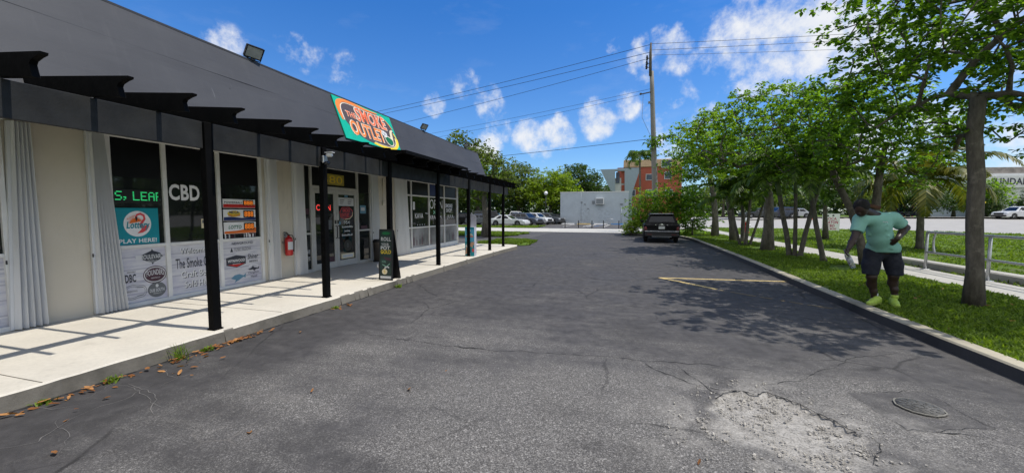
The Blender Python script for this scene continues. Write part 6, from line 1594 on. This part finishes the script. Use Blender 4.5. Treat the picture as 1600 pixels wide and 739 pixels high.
# pale sign building across the road
Ax, Ay = onroad(1524, 62); Bx, By = onroad(1760, 60)
ux = Vector((Bx-Ax, By-Ay, 0)); LW = ux.length; ux.normalize(); un = Vector((ux.y, -ux.x, 0))
def UP(s, t, n): return (Ax+ux.x*s+un.x*n, Ay+ux.y*s+un.y*n, .86+t)
sb = thing('sign_building', 'pale sided commercial building across the road with dark UNDANC lettering', 'building', (Ax, Ay, .86))
mb = MB(); mb.prism([(0, 0), (LW, 0), (LW, 7.0), (0, 7.0)], UP, -9, 0, 0, 0); obj('wall', mb, M['white_wall'], sb)
mb = MB()
for k in range(14): mb.prism([(0, .25+.42*k), (LW, .25+.42*k), (LW, .29+.42*k), (0, .29+.42*k)], UP, .0, .03, 0, 0)
obj('siding', mb, mat('siding_edge', (.42, .43, .44), .7), sb)
mb = MB(); mb.prism([(-.2, 4.75), (LW+.2, 4.75), (LW+.2, 6.6), (-.2, 6.6)], UP, .032, .35, 0, 0); obj('fascia', mb, M['white_wall'], sb)
mb = MB(); mb.prism([(.8, 6.62), (LW, 6.62), (LW, 8.0), (1.4, 8.0), (.8, 7.7)], UP, -6, -.2, 0, 0); obj('parapet', mb, mat('parapet_taupe', (.28, .25, .23), .8, var=.3, scale=1.5), sb)
def us(u): # distance along the facade for a bearing
    X, Y, Z = ray(u, 332); a = Vector((X, Y)); den = a.x*ux.y-a.y*ux.x
    return (Ax*a.y-Ay*a.x)/(ux.x*a.y-ux.y*a.x)*-1 if False else ((a.x*Ay-a.y*Ax)/(a.y*ux.x-a.x*ux.y))
mb = MB(); s0_, s1_ = us(1541), us(1611)
mb.text('SUNDANC', UP, s0_, 5.15, s1_-s0_, 1.1, .37, 0, .03); obj('lettering', mb, M['film_ink'], sb)
for ua, ub, z0, z1 in ((1575, 1581, .1, 2.4), (1589, 1596, .1, 2.4), (1529, 1540, .8, 3.0), (1545, 1553, .8, 3.0), (1562, 1570, 3.0, 3.9)):
    mb = MB(); mb.prism([(us(ua), z0), (us(ub), z0), (us(ub), z1), (us(ua), z1)], UP, .032, .06, 0, 0); obj('window', mb, M['far_glass'], sb)
# shelter with striped awning
kx, ky = onroad(1404, 63)
t = thing('shelter', 'small shelter with brown and white striped awning roof across the road', 'shelter', (kx, ky, .86))
rv = Vector((.962, .272, 0)); fv = Vector((-.272, .962, 0))
def KP(s, t_, n): return (kx+rv.x*s+fv.x*n, ky+rv.y*s+fv.y*n, .86+t_)
mb = MB()
for k in range(8): mb.prism([(-1.4+.35*k, 2.6+.11*k), (-1.05+.35*k, 2.6+.11*(k+1)), (-1.05+.35*k, 3.4+.11*(k+1)), (-1.4+.35*k, 3.4+.11*k)], KP, -1.2, 1.2, k % 2, k % 2)
obj('awning', mb, [mat('awning_brown', (.16, .07, .05), .8), M['white_wall']], t)
for s_ in (-1.3, .0, 1.3):
    mb = MB(); mb.prism([(s_-.08, 0), (s_+.08, 0), (s_+.08, 2.9), (s_-.08, 2.9)], KP, -1.0, -.86); obj('post', mb, M['brickred'], t)
mb = MB(); mb.prism([(-1.2, 0), (1.2, 0), (1.2, 2.5), (-1.2, 2.5)], KP, .9, 1.0); obj('wall', mb, M['box_dark'], t)

# ------------------------------------------------------------------ utility pole and lines
PY = 35.0
pt = wy(1017, 70, PY); pbm = wy(1022, 250, PY); slope = (pbm[0]-pt[0])/(pbm[2]-pt[2])
def pol(z): return pt[0]+(z-pt[2])*slope
pole = thing('utility_pole', 'tall grey concrete utility pole with insulators rising behind the black car', 'utility pole', (pol(0), PY, 0))
mb = MB(); zs = [0, 4, 8, 12, pt[2]-2.2]; mb.tube([(pol(z), PY, z) for z in zs], [.26, .24, .21, .18, .165], 10); obj('shaft', mb, mat('pole_concrete', (.19, .18, .165), .85, var=.2, scale=2, streak=True), pole)
mb = MB(); mb.tube([(pol(pt[2]-2.6)-.12, PY-.15, pt[2]-2.6), (pol(pt[2])-.02, PY-.10, pt[2]-.9), (pol(pt[2]), PY-.08, pt[2]+.1)], [.12, .11, .07], 8)
obj('pole_top', mb, M['bark'], pole)
def iz(v): return wy(1015, v, PY)[2]
for v, du in ((91, -8), (99, -8.5), (105, -9)):
    z = iz(v); x_ = wy(1015+du+4, v, PY)[0]
    mb = MB(); mb.tube([(pol(z), PY-.1, z-.1), (x_, PY-.1, z-.05)], .03, 6); mb.lathe([(0, -.22), (.06, -.2), (.10, -.12), (.06, -.06), (.11, .02), (.06, .08), (.08, .16), (0, .2)], (x_, PY-.1, z), 10); obj('insulator', mb, M['black'], pole)
z = iz(146); xa = wy(1001, 147, PY)[0]; mb = MB(); mb.tube([(pol(z), PY-.1, z+.08), (xa, PY-.15, z-.08)], .05, 6); mb.lathe([(0, -.1), (.09, -.06), (.09, .06), (0, .1)], (xa, PY-.15, z-.05), 8); obj('crossarm', mb, M['bark'], pole)
z2 = iz(161); mb = MB(); mb.box(pol(z2)-.35, pol(z2), PY-.2, PY, z2-.08, z2+.08); mb.tube([(xa+.2, PY-.1, z-.1), (xa+.15, PY-.1, z-2), (pol(z2-2)-.1, PY-.1, z2-3.0)], .015, 5); obj('bracket', mb, M['box_dark'], pole)
def wire(a, b, sag, label, r=.016):
    a, b = Vector(a), Vector(b); mb = MB()
    mb.tube([tuple(a.lerp(b, f/24)-Vector((0, 0, sag*4*f/24*(1-f/24)))) for f in range(25)], r, 5, 0, False)
    tag(obj('power_line', mb, M['black'], loc=tuple(a)), label, 'wire', 'overhead wires')
zt_ = pt[2]
wire((pol(zt_), PY, zt_), wy(455, 202, 42), .35, 'topmost wire running left from the pole head to the shop roof', .020)
wire((pol(iz(82)), PY, iz(82)), wy(455, 206, 42), .30, 'second wire running left from the pole just below the topmost', .020)
wire((wy(1011, 91, PY)[0], PY, iz(92)), wy(480, 226, 42), .30, 'third wire running left from the insulators on the pole', .018)
wire((pol(zt_), PY, zt_+.05), wy(1800, 22, 40), .15, 'topmost wire running right from the pole head behind the trees', .017)
wire((pol(iz(79)), PY, iz(79)), wy(1800, 32, 40), .15, 'second wire running right from the pole behind the trees', .017)
wire((pol(iz(87)), PY, iz(87)), wy(1800, 55, 40), .15, 'third and lowest wire running right from the pole behind the trees', .013)
wire((pol(iz(139)), PY, iz(139)), wy(560, 228, 42), .25, 'thin wire running left from the middle of the pole', .013)
wire((xa, PY-.15, iz(148)), wy(560, 236, 42), .25, 'thin wire running left from the short crossarm of the pole', .012)
wire((pol(iz(217)), PY, iz(217)), wy(640, 258, 42), .10, 'lowest wire running left from the pole above the far trees', .022)
wire((pol(iz(216)), PY, iz(216)), wy(1300, 205, 30), .10, 'lowest wire running right from the pole into the verge trees', .018)
# leafy creeper tuft on the pole
q_ = np.random.default_rng(77); cx_, cz_ = pol(iz(222)), iz(222)
t = thing('creeper', 'leafy creeper tuft growing on the pole at wire height', 'creeper', (cx_, PY-.3, cz_))
mb = MB(); mb.tube([(cx_-.3, PY-.3, cz_-.5), (cx_+.2, PY-.35, cz_), (cx_+1.2, PY-.35, cz_+.4), (cx_+1.8, PY-.3, cz_+.45)], [.04, .035, .03, .02], 6); obj('stem', mb, M['bark'], t)
pc = np.concatenate([q_.normal(0, 1, (160, 3))*[.35, .25, .28]+[cx_+.05, PY-.4, cz_-.1], q_.normal(0, 1, (150, 3))*[.5, .2, .14]+[cx_+1.2, PY-.35, cz_+.35]])
V, F = leaves(pc, .30, q_, 1, .5, False); np_mesh('foliage', V, F, M['leaf_a'], t)

# ------------------------------------------------------------------ roadside furniture
t = thing('handrail', 'grey steel tube handrail along the pavement edge with a rounded end', 'handrail', (8.0, 11, .105))
for y in (13.05, 11.2, 9.35, 7.5):
    mb = MB(); mb.tube([(8.0, y, .10), (8.0, y, 1.10)], .032, 10); mb.box(7.93, 8.07, y-.07, y+.07, .105, .12, 0, .003); obj('post', mb, M['steel'], t)
mb = MB(); mb.tube([(8.0, 13.05, 1.12), (8.0, 10, 1.12), (8.0, 6, 1.12)], .032, 10); mb.tube([(8.0, 13.05, .58), (8.0, 6, .58)], .028, 10); obj('rail', mb, M['steel'], t)
mb = MB(); mb.tube([(8.0, 12.98, 1.11)]+[(8.0, 12.72+.10*math.sin(a), .85+.27*math.cos(a)) for a in np.linspace(.3, 2.8, 8)]+[(8.0, 12.95, .59)], .024, 8); obj('end_loop', mb, M['steel'], t)
mb = MB(); mb.box(8.10, 8.42, 5, 14.2, .0, .072); structure(obj('drain_channel', mb, mat('drain_gap_shade', (.035, .03, .022), .95, var=.5, scale=9)))  # flat dark strip, its colour stands in for the shaded trench gap
mb = MB(); mb.box(8.42, 8.75, 5, 15.2, .0, .25, 0, .03); mb.box(8.752, 11.2, 6.2, 11.8, .0, .20, 0, .02); o = obj('culvert_wall', mb, M['side_walk'], loc=(8.6, 10, 0)); tag(o, 'low concrete culvert wall and slab behind the handrail', 'culvert')
# yard sign
sy_ = 36.6; sx0 = wy(1284.5, 350, sy_)[0]; sx1 = wy(1312, 350, sy_)[0]; zt1 = wy(1290, 334, sy_)[2]; zb1 = wy(1290, 360, sy_)[2]
t = thing('yard_sign', 'white lawn sign with red BOCA RATON CBD lettering seen between tree trunks', 'sign', ((sx0+sx1)/2, sy_, .06))
def YP(s, t_, n): return (sx0+(sx1-sx0)*s, sy_-n, zb1+(zt1-zb1)*t_)
mb = MB(); mb.prism([(0, 0), (1, 0), (1, 1), (0, 1)], YP, -.02, 0, 0, 0); obj('panel', mb, M['white'], t)
mb = MB(); mb.text('BOCA', YP, .2, .62, .62, .16, .003, 0, .02); mb.text('RATON', YP, .22, .40, .68, .18, .003, 0, .03); mb.text('CBD', YP, .30, .20, .42, .16, .003, 0, .03); mb.text('& MORE', YP, .32, .04, .5, .11, .003, 0, .02)
mb.ellipse(YP, .33, .88, .05, .05, .003, 1, 12); mb.ellipse(YP, .62, .89, .06, .05, .003, 1, 12); obj('lettering', mb, [mat('sign_red', (.45, .02, .10), .5), M['black']], t)
mb = MB(); 
for s_ in (.05, .95): p = YP(s_, 0, .0); mb.tube([(p[0], sy_+.03, .03), (p[0], sy_+.03, zt1)], .025, 6)
obj('stake', mb, M['white_frame'], t)
# hydrant between the palms
hx, hy = onroad(1166, 30.5); hx, hy = gp(1166, 360)[:2]
hx, hy = wy(1166, 358, 33)[0], 33.0
t = thing('fire_hydrant', 'red fire hydrant with white top glimpsed between the palm stems', 'hydrant', (hx, hy, .1))
mb = MB(); mb.lathe([(0, 0), (.22, 0), (.22, .06), (.16, .08), (.15, .72), (.20, .74), (.20, .80), (0, .80)], (hx, hy, .1), 14); obj('body', mb, M['red'], t)
mb = MB(); mb.lathe([(0, .805), (.18, .805), (.16, .98), (.06, 1.08), (.05, 1.14), (0, 1.14)], (hx, hy, .1), 14); obj('cap', mb, M['white'], t)
mb = MB(); mb.tube([(hx-.28, hy, .65), (hx+.28, hy, .65)], .07, 10); mb.tube([(hx, hy-.28, .60), (hx, hy, .60)], .09, 10); obj('outlet', mb, M['white'], t)
# traffic cone on the road
x_, y_ = onroad(1267, 52); zc = .72
t = thing('traffic_cone', 'orange traffic cone on the pale road seen between trunks', 'traffic cone', (x_, y_, zc))
mb = MB(); mb.lathe([(.0, .04), (.22, .04), (.06, .95), (0, .97)], (x_, y_, zc), 14); obj('cone', mb, M['orange'], t)
mb = MB(); mb.box(x_-.3, x_+.3, y_-.3, y_+.3, zc, zc+.04); obj('base', mb, M['orange'], t)
mb = MB(); mb.lathe([(.165, .40), (.128, .56), (.12, .56), (.15, .40)], (x_, y_, zc), 14); obj('band', mb, M['white'], t)
# warning sign by the pale building
x_, y_ = onroad(1533, 52)
t = thing('warning_sign', 'small yellow diamond road sign on a post right of the big trunk', 'road sign', (x_, y_, .86))
mb = MB(); mb.tube([(x_, y_, .86), (x_, y_, 3.6)], .04, 6); obj('post', mb, M['steel'], t)
mb = MB(); mb.prism([(0, -.5), (.5, 0), (0, .5), (-.5, 0)], lambda s_, t_, n_: (x_+rv.x*s_-fv.x*n_, y_+rv.y*s_-fv.y*n_, 3.0+t_), .05, .07); obj('panel', mb, M['yellow'], t)
# globe lamps in the far car park
for u, v, lab in ((896, 293, 'white globe lamp on a thin post above the corner of the grey building'), (853, 302, 'white globe lamp on a thin post over the parked cars')):
    x_, y_, z_ = wy(u, v, 57)
    if u == 896: x_, y_, z_ = wy(u, v, 66)
    t = thing('street_lamp', lab, 'street lamp', (x_, y_, 0), 'globe lamps in the far car park')
    mb = MB(); mb.tube([(x_, y_, 0), (x_, y_, z_-.2)], [.08, .05], 8); obj('post', mb, M['black'], t)
    mb = MB(); mb.lathe([(0, -.3), (.17, -.24), (.28, -.08), (.28, .08), (.17, .24), (0, .3)], (x_, y_, z_), 14); obj('globe', mb, M['white'], t)
# ------------------------------------------------------------------ the stooping man
class SDF:
    def __init__(s, lo, hi, h):
        s.lo = np.array(lo, float); s.h = h; s.n = np.ceil((np.array(hi)-s.lo)/h).astype(int)+1
        s.D = np.full(s.n, .25, np.float32)
    def _box(s, lo, hi, m):
        a = np.clip(np.floor((np.array(lo)-m-s.lo)/s.h).astype(int), 0, s.n); b = np.clip(np.ceil((np.array(hi)+m-s.lo)/s.h).astype(int)+1, 0, s.n)
        sl = tuple(slice(i, j) for i, j in zip(a, b))
        g = np.meshgrid(*[s.lo[k]+s.h*np.arange(a[k], b[k]) for k in range(3)], indexing='ij')
        return sl, np.stack(g, -1).astype(np.float32)
    def _un(s, sl, d, k, sub=False):
        A = s.D[sl]
        if sub: s.D[sl] = np.maximum(A, -d); return
        if k <= 0: s.D[sl] = np.minimum(A, d); return
        h = np.clip(.5+.5*(A-d)/k, 0, 1); s.D[sl] = A*(1-h)+d*h-k*h*(1-h)
    def cone(s, a, b, ra, rb, k=.03):
        a = np.array(a[:3], np.float32); b = np.array(b[:3], np.float32); r = max(ra, rb)
        sl, P = s._box(np.minimum(a, b)-r, np.maximum(a, b)+r, .08+k)
        ab = b-a; t = np.clip(((P-a)@ab)/(ab@ab+1e-9), 0, 1)
        d = np.linalg.norm(P-a-t[..., None]*ab, axis=-1)-(ra+(rb-ra)*t); s._un(sl, d, k)
    def chain(s, pts, rs, k=.03):
        for i in range(len(pts)-1): s.cone(pts[i], pts[i+1], rs[i], rs[i+1], k)
    def ell(s, c, ax, r, k=.03, sub=False):
        """ax: 3x3 rows local axes; r radii"""
        c = np.array(c, np.float32); ax = np.array(ax, np.float32); r = np.array(r, np.float32); R_ = r.max()
        sl, P = s._box(c-R_, c+R_, .08+k); q = (P-c)@ax.T
        k0 = np.linalg.norm(q/r, axis=-1); k1 = np.linalg.norm(q/(r*r), axis=-1)+1e-6
        s._un(sl, k0*(k0-1)/k1, k, sub)
    def cut(s, p, n):
        g = np.meshgrid(*[s.lo[k]+s.h*np.arange(s.n[k]) for k in range(3)], indexing='ij'); n = np.array(n, float); n /= np.linalg.norm(n)
        s.D = np.maximum(s.D, sum((g[k]-p[k])*n[k] for k in range(3)).astype(np.float32))
    def mesh(s):
        D = s.D; I = D < 0; nx, ny, nz = D.shape
        cs = [(i, j, k) for i in (0, 1) for j in (0, 1) for k in (0, 1)]
        cnt = sum(I[i:nx-1+i, j:ny-1+j, k:nz-1+k].astype(np.int8) for i, j, k in cs)
        act = (cnt > 0) & (cnt < 8); ids = np.full(act.shape, -1, np.int64); idx = np.argwhere(act); ids[act] = np.arange(len(idx))
        val = np.stack([D[idx[:, 0]+i, idx[:, 1]+j, idx[:, 2]+k] for i, j, k in cs], -1); C8 = np.array(cs, float)
        acc = np.zeros((len(idx), 3)); num = np.zeros(len(idx))
        for a in range(8):
            for b in range(a+1, 8):
                if abs(C8[a]-C8[b]).sum() == 1:
                    m = (val[:, a] < 0) != (val[:, b] < 0); t = val[m, a]/(val[m, a]-val[m, b]); acc[m] += C8[a]+t[:, None]*(C8[b]-C8[a]); num[m] += 1
        V = s.lo+s.h*(idx+acc/num[:, None]); F = []
        for ax in range(3):
            A = I.take(range(I.shape[ax]-1), ax); B = I.take(range(1, I.shape[ax]), ax)
            E = np.argwhere(A != B); o = [x for x in range(3) if x != ax]
            E = E[(E[:, o[0]] > 0) & (E[:, o[1]] > 0) & (E[:, o[0]] < act.shape[o[0]]) & (E[:, o[1]] < act.shape[o[1]])]
            def cell(d0, d1):
                e = E.copy(); e[:, o[0]] -= d0; e[:, o[1]] -= d1; return ids[e[:, 0], e[:, 1], e[:, 2]]
            Q = np.stack([cell(1, 1), cell(0, 1), cell(0, 0), cell(1, 0)], -1)
            flip = A[E[:, 0], E[:, 1], E[:, 2]] if True else None
            fl = ~flip if ax != 1 else flip
            Q[fl] = Q[fl][:, ::-1]; F.append(Q[(Q >= 0).all(1)])
        return V, np.concatenate(F)
def J(u, v, y): return np.array(wy(u, v, y))
HP = 7.78  # hips depth
head = J(1346, 325, 7.30); neck0 = J(1366, 337, 7.50)
shR, shL = J(1345, 343, 7.42), J(1395, 342, 7.58)
elR, wrR, haR = J(1335, 372, 7.34), J(1326, 388, 7.26), J(1322, 395, 7.22)
elL, wrL, haL = J(1415, 356, 7.62), J(1402, 373, 7.42), J(1394, 381, 7.38)
chest, belly, pelvis = J(1372, 352, 7.55), J(1375, 370, 7.60), J(1378, 390, HP-.06)
hipR, hipL = J(1365, 396, HP-.05), J(1391, 396, HP-.02)
knR, knL = J(1362, 432, 7.66), J(1396, 431, 7.68)
anR, anL = J(1366, 464, 7.76), J(1398, 461, 7.70)
toeR = np.array(gp(1346, 476, .155)); heelR = np.array(gp(1372, 472, .16)); toeL = np.array(gp(1402, 481, .13)); heelL = anL*[1, 1, 0]+[.0, .04, .13]
lo = (3.2, 6.85, .08); hi = (4.95, 8.2, 1.98)
vw = np.array([-.475, -.88, 0]); side = np.array([.88, -.475, 0]); upv = np.array([0, 0, 1.0])
I3 = np.eye(3); TB = np.stack([side, -vw, upv])
person = thing('person', 'man in mint T-shirt, navy shorts and lime trainers stooping by the kerb', 'person', (float(pelvis[0]), float(pelvis[1]), .13))
# facing of the head: down, towards the lot
fdir = np.array([-.50, -.55, -.62]); fdir /= np.linalg.norm(fdir); fs_ = np.cross(fdir, upv); fs_ /= np.linalg.norm(fs_); fu = np.cross(fs_, fdir); HB = np.stack([fs_, fdir, fu])
S = SDF(lo, hi, .0085)
S.chain([pelvis, belly, chest, (shR+shL)/2+[0, .02, -.03]], [.118, .125, .13, .108], .06)
S.cone(shR, shL, .085, .09, .05); S.cone(hipR, hipL, .105, .105, .05)
S.chain([neck0, head+np.array([0.02, .05, -.03])], [.075, .068], .03)
S.ell(head, HB, (.086, .106, .120), .02); S.ell(head+fdir*.035-fu*.065, HB, (.060, .066, .058), .03)
S.ell(head+fdir*.105-fu*.025, HB, (.019, .024, .024), .014); S.ell(head+fdir*.088-fu*.062, HB, (.030, .018, .013), .010)
S.ell(head+fdir*.083+fu*.022, HB, (.055, .016, .012), .012)
for sg in (-1, 1): S.ell(head+fs_*sg*.080-fu*.012-fdir*.005, HB, (.014, .022, .034), .008)
for a, b, c, r in ((shR, elR, wrR, 1.0), (shL, elL, wrL, 1.06)):
    S.chain([a, a*.55+b*.45, b, b*.6+c*.4, c], [.073*r, .062*r, .050*r, .049*r, .032*r], .02)
def hand(wr, pd, pn, curl, thumbside, r=.0092):
    """pd finger direction, pn palm normal"""
    pd = pd/np.linalg.norm(pd); pn = pn-pd*(pn@pd); pn /= np.linalg.norm(pn); ps = np.cross(pd, pn)
    pc = wr+pd*.05; S.ell(pc, np.stack([ps, pd, pn]), (.042, .056, .019), .015)
    for i, l in enumerate((.068, .077, .072, .056)):
        f0 = wr+pd*.088+ps*(.031-.0205*i); a = f0; d = pd.copy()
        for sg_, fr in enumerate((.45, .32, .23)):
            an = curl*(.6+.5*sg_); d = d*math.cos(an)+pn*math.sin(an); d /= np.linalg.norm(d); b = a+d*l*fr
            S.cone(a, b, r*(1-.08*sg_), r*(.92-.08*sg_), .006); a = b
    a = wr+pd*.03+ps*.032*thumbside; b = a+(pd*.55+ps*.75*thumbside+pn*.3)*.036; c = b+(pd*.7+pn*.7)*.034
    S.cone(a, b, .014, .0115, .008); S.cone(b, c, .0112, .009, .006)
hand(wrR, haR-wrR+np.array([0, 0, -.02]), np.array([.5, -.5, .2]), .75, 1)
hand(wrL, pelvis+np.array([-.04, -.17, 0])-wrL, np.array([-.1, .9, -.1]), .35, -1)
for h_, k_, a_ in ((hipR, knR, anR), (hipL, knL, anL)):
    S.chain([h_, h_*.5+k_*.5, k_, k_*.62+a_*.38+[0, .03, 0], k_*.3+a_*.7, a_], [.11, .095, .066, .064, .046, .040], .03)
for a_, t_, h_ in ((anR, toeR, heelR), (anL, toeL, heelL)): S.chain([a_, a_*[1, 1, 0]+[0, 0, .19], a_*[1, 1, 0]+[0, 0, .185]+(t_-h_)*[.3, .3, 0]], [.042, .038, .03], .02)
V, F = S.mesh()
skin = mat('dark_skin', (.032, .017, .012), .5, var=.12, scale=8, bump=.1, bscale=120, spec=.45)
np_mesh('body', V, F, skin, person, smooth=True)
# T-shirt
S = SDF(lo, hi, .0095)
S.chain([pelvis*.62+belly*.38+[0, 0, -.03], belly, chest, (shR+shL)/2+[0, .02, -.03]], [.148, .152, .155, .128], .06)
S.cone(pelvis+[-.03, -.02, .03]+side*-.06, pelvis+[0, -.02, .03]+side*.09, .128, .128, .05)
S.cone(shR, shL, .100, .105, .05); S.cone(shR, shR*.42+elR*.58, .098, .090, .03); S.cone(shL, shL*.42+elL*.58, .102, .096, .03)
S.cone(neck0*.6+chest*.4, neck0+[.0, .01, -.0], .12, .085, .04)
rr = random.Random(3)
for i in range(26):   # soft folds round the waist and under the arms
    f = rr.random(); c = chest*(1-f)+pelvis*f+side*rr.uniform(-.08, .08)+vw*.135; s_ = rr.uniform(.03, .06)
    dr = side*1.0+upv*rr.uniform(-.8, .8); S.cone(c-dr*s_, c+dr*s_, .016, .010, .03)
g0 = pelvis+np.array([0, 0, -.035])
S.cut(g0, (0.02, 0, -1)); S.ell(neck0+vw*.035+upv*.045, TB, (.082, .082, .075), 0, True); S.ell(head, HB, (.10, .12, .12), 0, True)
e1 = shR*.42+elR*.58; e2 = shL*.42+elL*.58
for e_, a_, b_ in ((e1, shR, elR), (e2, shL, elL)):
    n_ = (b_-a_)/np.linalg.norm(b_-a_); sl, P = S._box(e_-.13, e_+.13, 0); dd = ((P-e_-n_*.03)@n_.astype(np.float32)); near_ = np.linalg.norm(P-e_, axis=-1) < .125
    S.D[sl] = np.where(near_, np.maximum(S.D[sl], dd), S.D[sl])
V, F = S.mesh(); shirt_m = mat('mint_cotton', (.22, .46, .385), .85, var=.07, scale=5, bump=.25, bscale=22, bdist=.012)
sh_ = np_mesh('shirt', V, F, shirt_m, person, smooth=True)
mb = MB(); cpos = chest+side*.075+vw*.165+upv*.045
mb.stroke(lambda s, t, n: tuple(cpos+side*s+upv*t+vw*n), [(-.03, 0), (-.01, .018), (.005, .006), (.02, .02), (.035, .0)], .008, 0.0, 0); obj('chest_logo', mb, M['film_pale'], sh_)
mb = MB(); ring = []
for i in range(25):
    a = 2*math.pi*i/24; ring.append(tuple(neck0+vw*.02+upv*.012+side*(.082*math.cos(a))+vw*(.078*math.sin(a))+upv*(-.03*math.sin(a)-.012*math.cos(a))))
mb.tube(ring, .013, 6, 0, False); obj('collar', mb, mat('collar_navy', (.01, .014, .03), .8), sh_)
# shorts
S = SDF(lo, hi, .0095)
S.cone(hipR+[0, 0, .02], hipL+[0, 0, .02], .128, .128, .05)
for h_, k_, o_ in ((hipR, knR, -.02), (hipL, knL, .02)):
    S.chain([h_, h_*.5+k_*.5+side*o_, k_*.9+h_*.1+side*o_], [.125, .118, .106], .03)
S.cut((0, 0, float(knR[2])+.035), (0, 0, -1)); S.cut((0, 0, float(pelvis[2])+.02), (0, 0, 1))
V, F = S.mesh(); np_mesh('shorts', V, F, mat('navy_cloth', (.007, .009, .018), .85, var=.25, scale=6, bump=.3, bscale=20, bdist=.012), person, smooth=True)
# trainers
limes = mat('lime_mesh', (.36, .50, .07), .6, var=.15, scale=30); sole_m = mat('sole_pale', (.34, .42, .10), .6)
for a_, t_, h_ in ((anR, toeR, heelR), (anL, toeL, heelL)):
    S = SDF(np.minimum(np.minimum(a_, t_), h_)-.16, np.maximum(np.maximum(a_, t_), h_)+.16, .006)
    d_ = t_-h_; d_[2] = 0; L_ = np.linalg.norm(d_); d_ /= L_; z0 = .14; base_ = h_*[1, 1, 0]+[0, 0, z0]; L_ = .27; sd_ = np.cross(d_, upv)
    ctr = lambda f, up, s=0: base_+d_*L_*f+upv*up+sd_*s
    S.cone(ctr(.0, .045), ctr(.0, .075), .045, .042, .02); S.cone(ctr(.05, .045), ctr(.55, .04), .047, .045, .02); S.cone(ctr(.5, .036), ctr(.93, .028), .050, .036, .02); S.cone(ctr(.12, .085), ctr(.55, .06), .040, .032, .03)
    S.cone(ctr(.08, .08), a_*[1, 1, 0]+[0, 0, z0+.125], .045, .045, .02)
    S.cut((0, 0, z0+.012), (0, 0, -1)); S.cut((0, 0, z0+.125), (0, 0, 1)); V, F = S.mesh(); so_ = np_mesh('shoe', V, F, limes, person, smooth=True)
    mb = MB(); o_ = []
    for f, w_ in ((-.17, .0), (-.14, .03), (0, .046), (.25, .043), (.5, .047), (.75, .053), (.92, .042), (1.03, .02)): o_.append((f, w_))
    poly_ = [(f, w_) for f, w_ in o_]+[(f, -w_) for f, w_ in o_[::-1][:-1]]
    mb.prism(poly_, lambda s, t, n: tuple(base_+d_*L_*s+sd_*t+upv*n), -.004, .026); obj('sole', mb, sole_m, so_)
    mb = MB(); mb.tube([tuple(a_*[1, 1, 0]+[0, 0, z0+.11]), tuple(a_*[1, 1, 0]+[0, 0, z0+.165])], .049, 14); obj('sock', mb, M['film_pale'] if a_ is anR else limes, person)
    mb = MB()
    for f in (.22, .32, .42, .52): mb.tube([tuple(ctr(f, .108-f*.05, -.022)), tuple(ctr(f, .115-f*.05, 0)), tuple(ctr(f, .108-f*.05, .022))], .004, 5)
    obj('lace', mb, M['white'], so_)
# hair and eyes
S = SDF(head-.2, head+.2, .007)
S.ell(head+fu*.026-fdir*.022, HB, (.101, .112, .113), .01); S.ell(head+fdir*.085-fu*.06, HB, (.085, .075, .085), 0, True)
V, F = S.mesh(); np_mesh('hair', V, F, mat('hair_black', (.006, .005, .005), .9, var=.3, scale=40, bump=1.0, bscale=160, bdist=.02), person, smooth=True)
for sg in (-1, 1):
    e_ = head+fdir*.087+fu*.004+fs_*sg*.030
    mb = MB(); mb.lathe([(0, -.010), (.007, -.008), (.010, 0), (.007, .008), (0, .010)], tuple(e_), 12); ey = obj('eye', mb, M['film_pale'], person)
    mb = MB(); p_ = e_+fdir*.008; mb.lathe([(0, -.004), (.004, 0), (0, .004)], tuple(p_), 8); obj('pupil', mb, M['black'], ey)
# bottle in his hand
b0 = J(1319, 390, 7.235); b1 = J(1335, 421, 7.25); ax_ = Vector(b1-b0); Lb = .27; ax_.normalize(); b0 = Vector(b0)
qd = Vector((0, 0, 1)).rotation_difference(ax_).to_matrix()
t = thing('water_bottle', 'clear plastic bottle held by the neck in the man\'s lowered hand', 'bottle', tuple(b0))
def lath(prof, n=18):
    mb = MB(); mb.lathe(prof, (0, 0, 0), n); mb.v = [tuple(b0+qd @ Vector(p)) for p in mb.v]; return mb
bm = bpy.data.materials.new('clear_plastic'); nt = NT(bm); bb = nt.bsdf((.75, .78, .80), .12); bb.inputs['Transmission Weight'].default_value = .75; bb.inputs['IOR'].default_value = 1.25; nt.done(bb)
obj('body', lath([(.013, .02), (.016, .05), (.034, .10), (.037, .14), (.034, .17), (.037, .20), (.037, .30), (.030, .315), (0, .31)]), bm, t)
obj('label', lath([(.0375, .145), (.0385, .147), (.0385, .225), (.0375, .227)]), mat('bottle_label', (.35, .37, .40), .4, var=.5, scale=30), t)
obj('cap', lath([(0, .0), (.016, .0), (.016, .022), (0, .022)]), M['film_grey'], t)
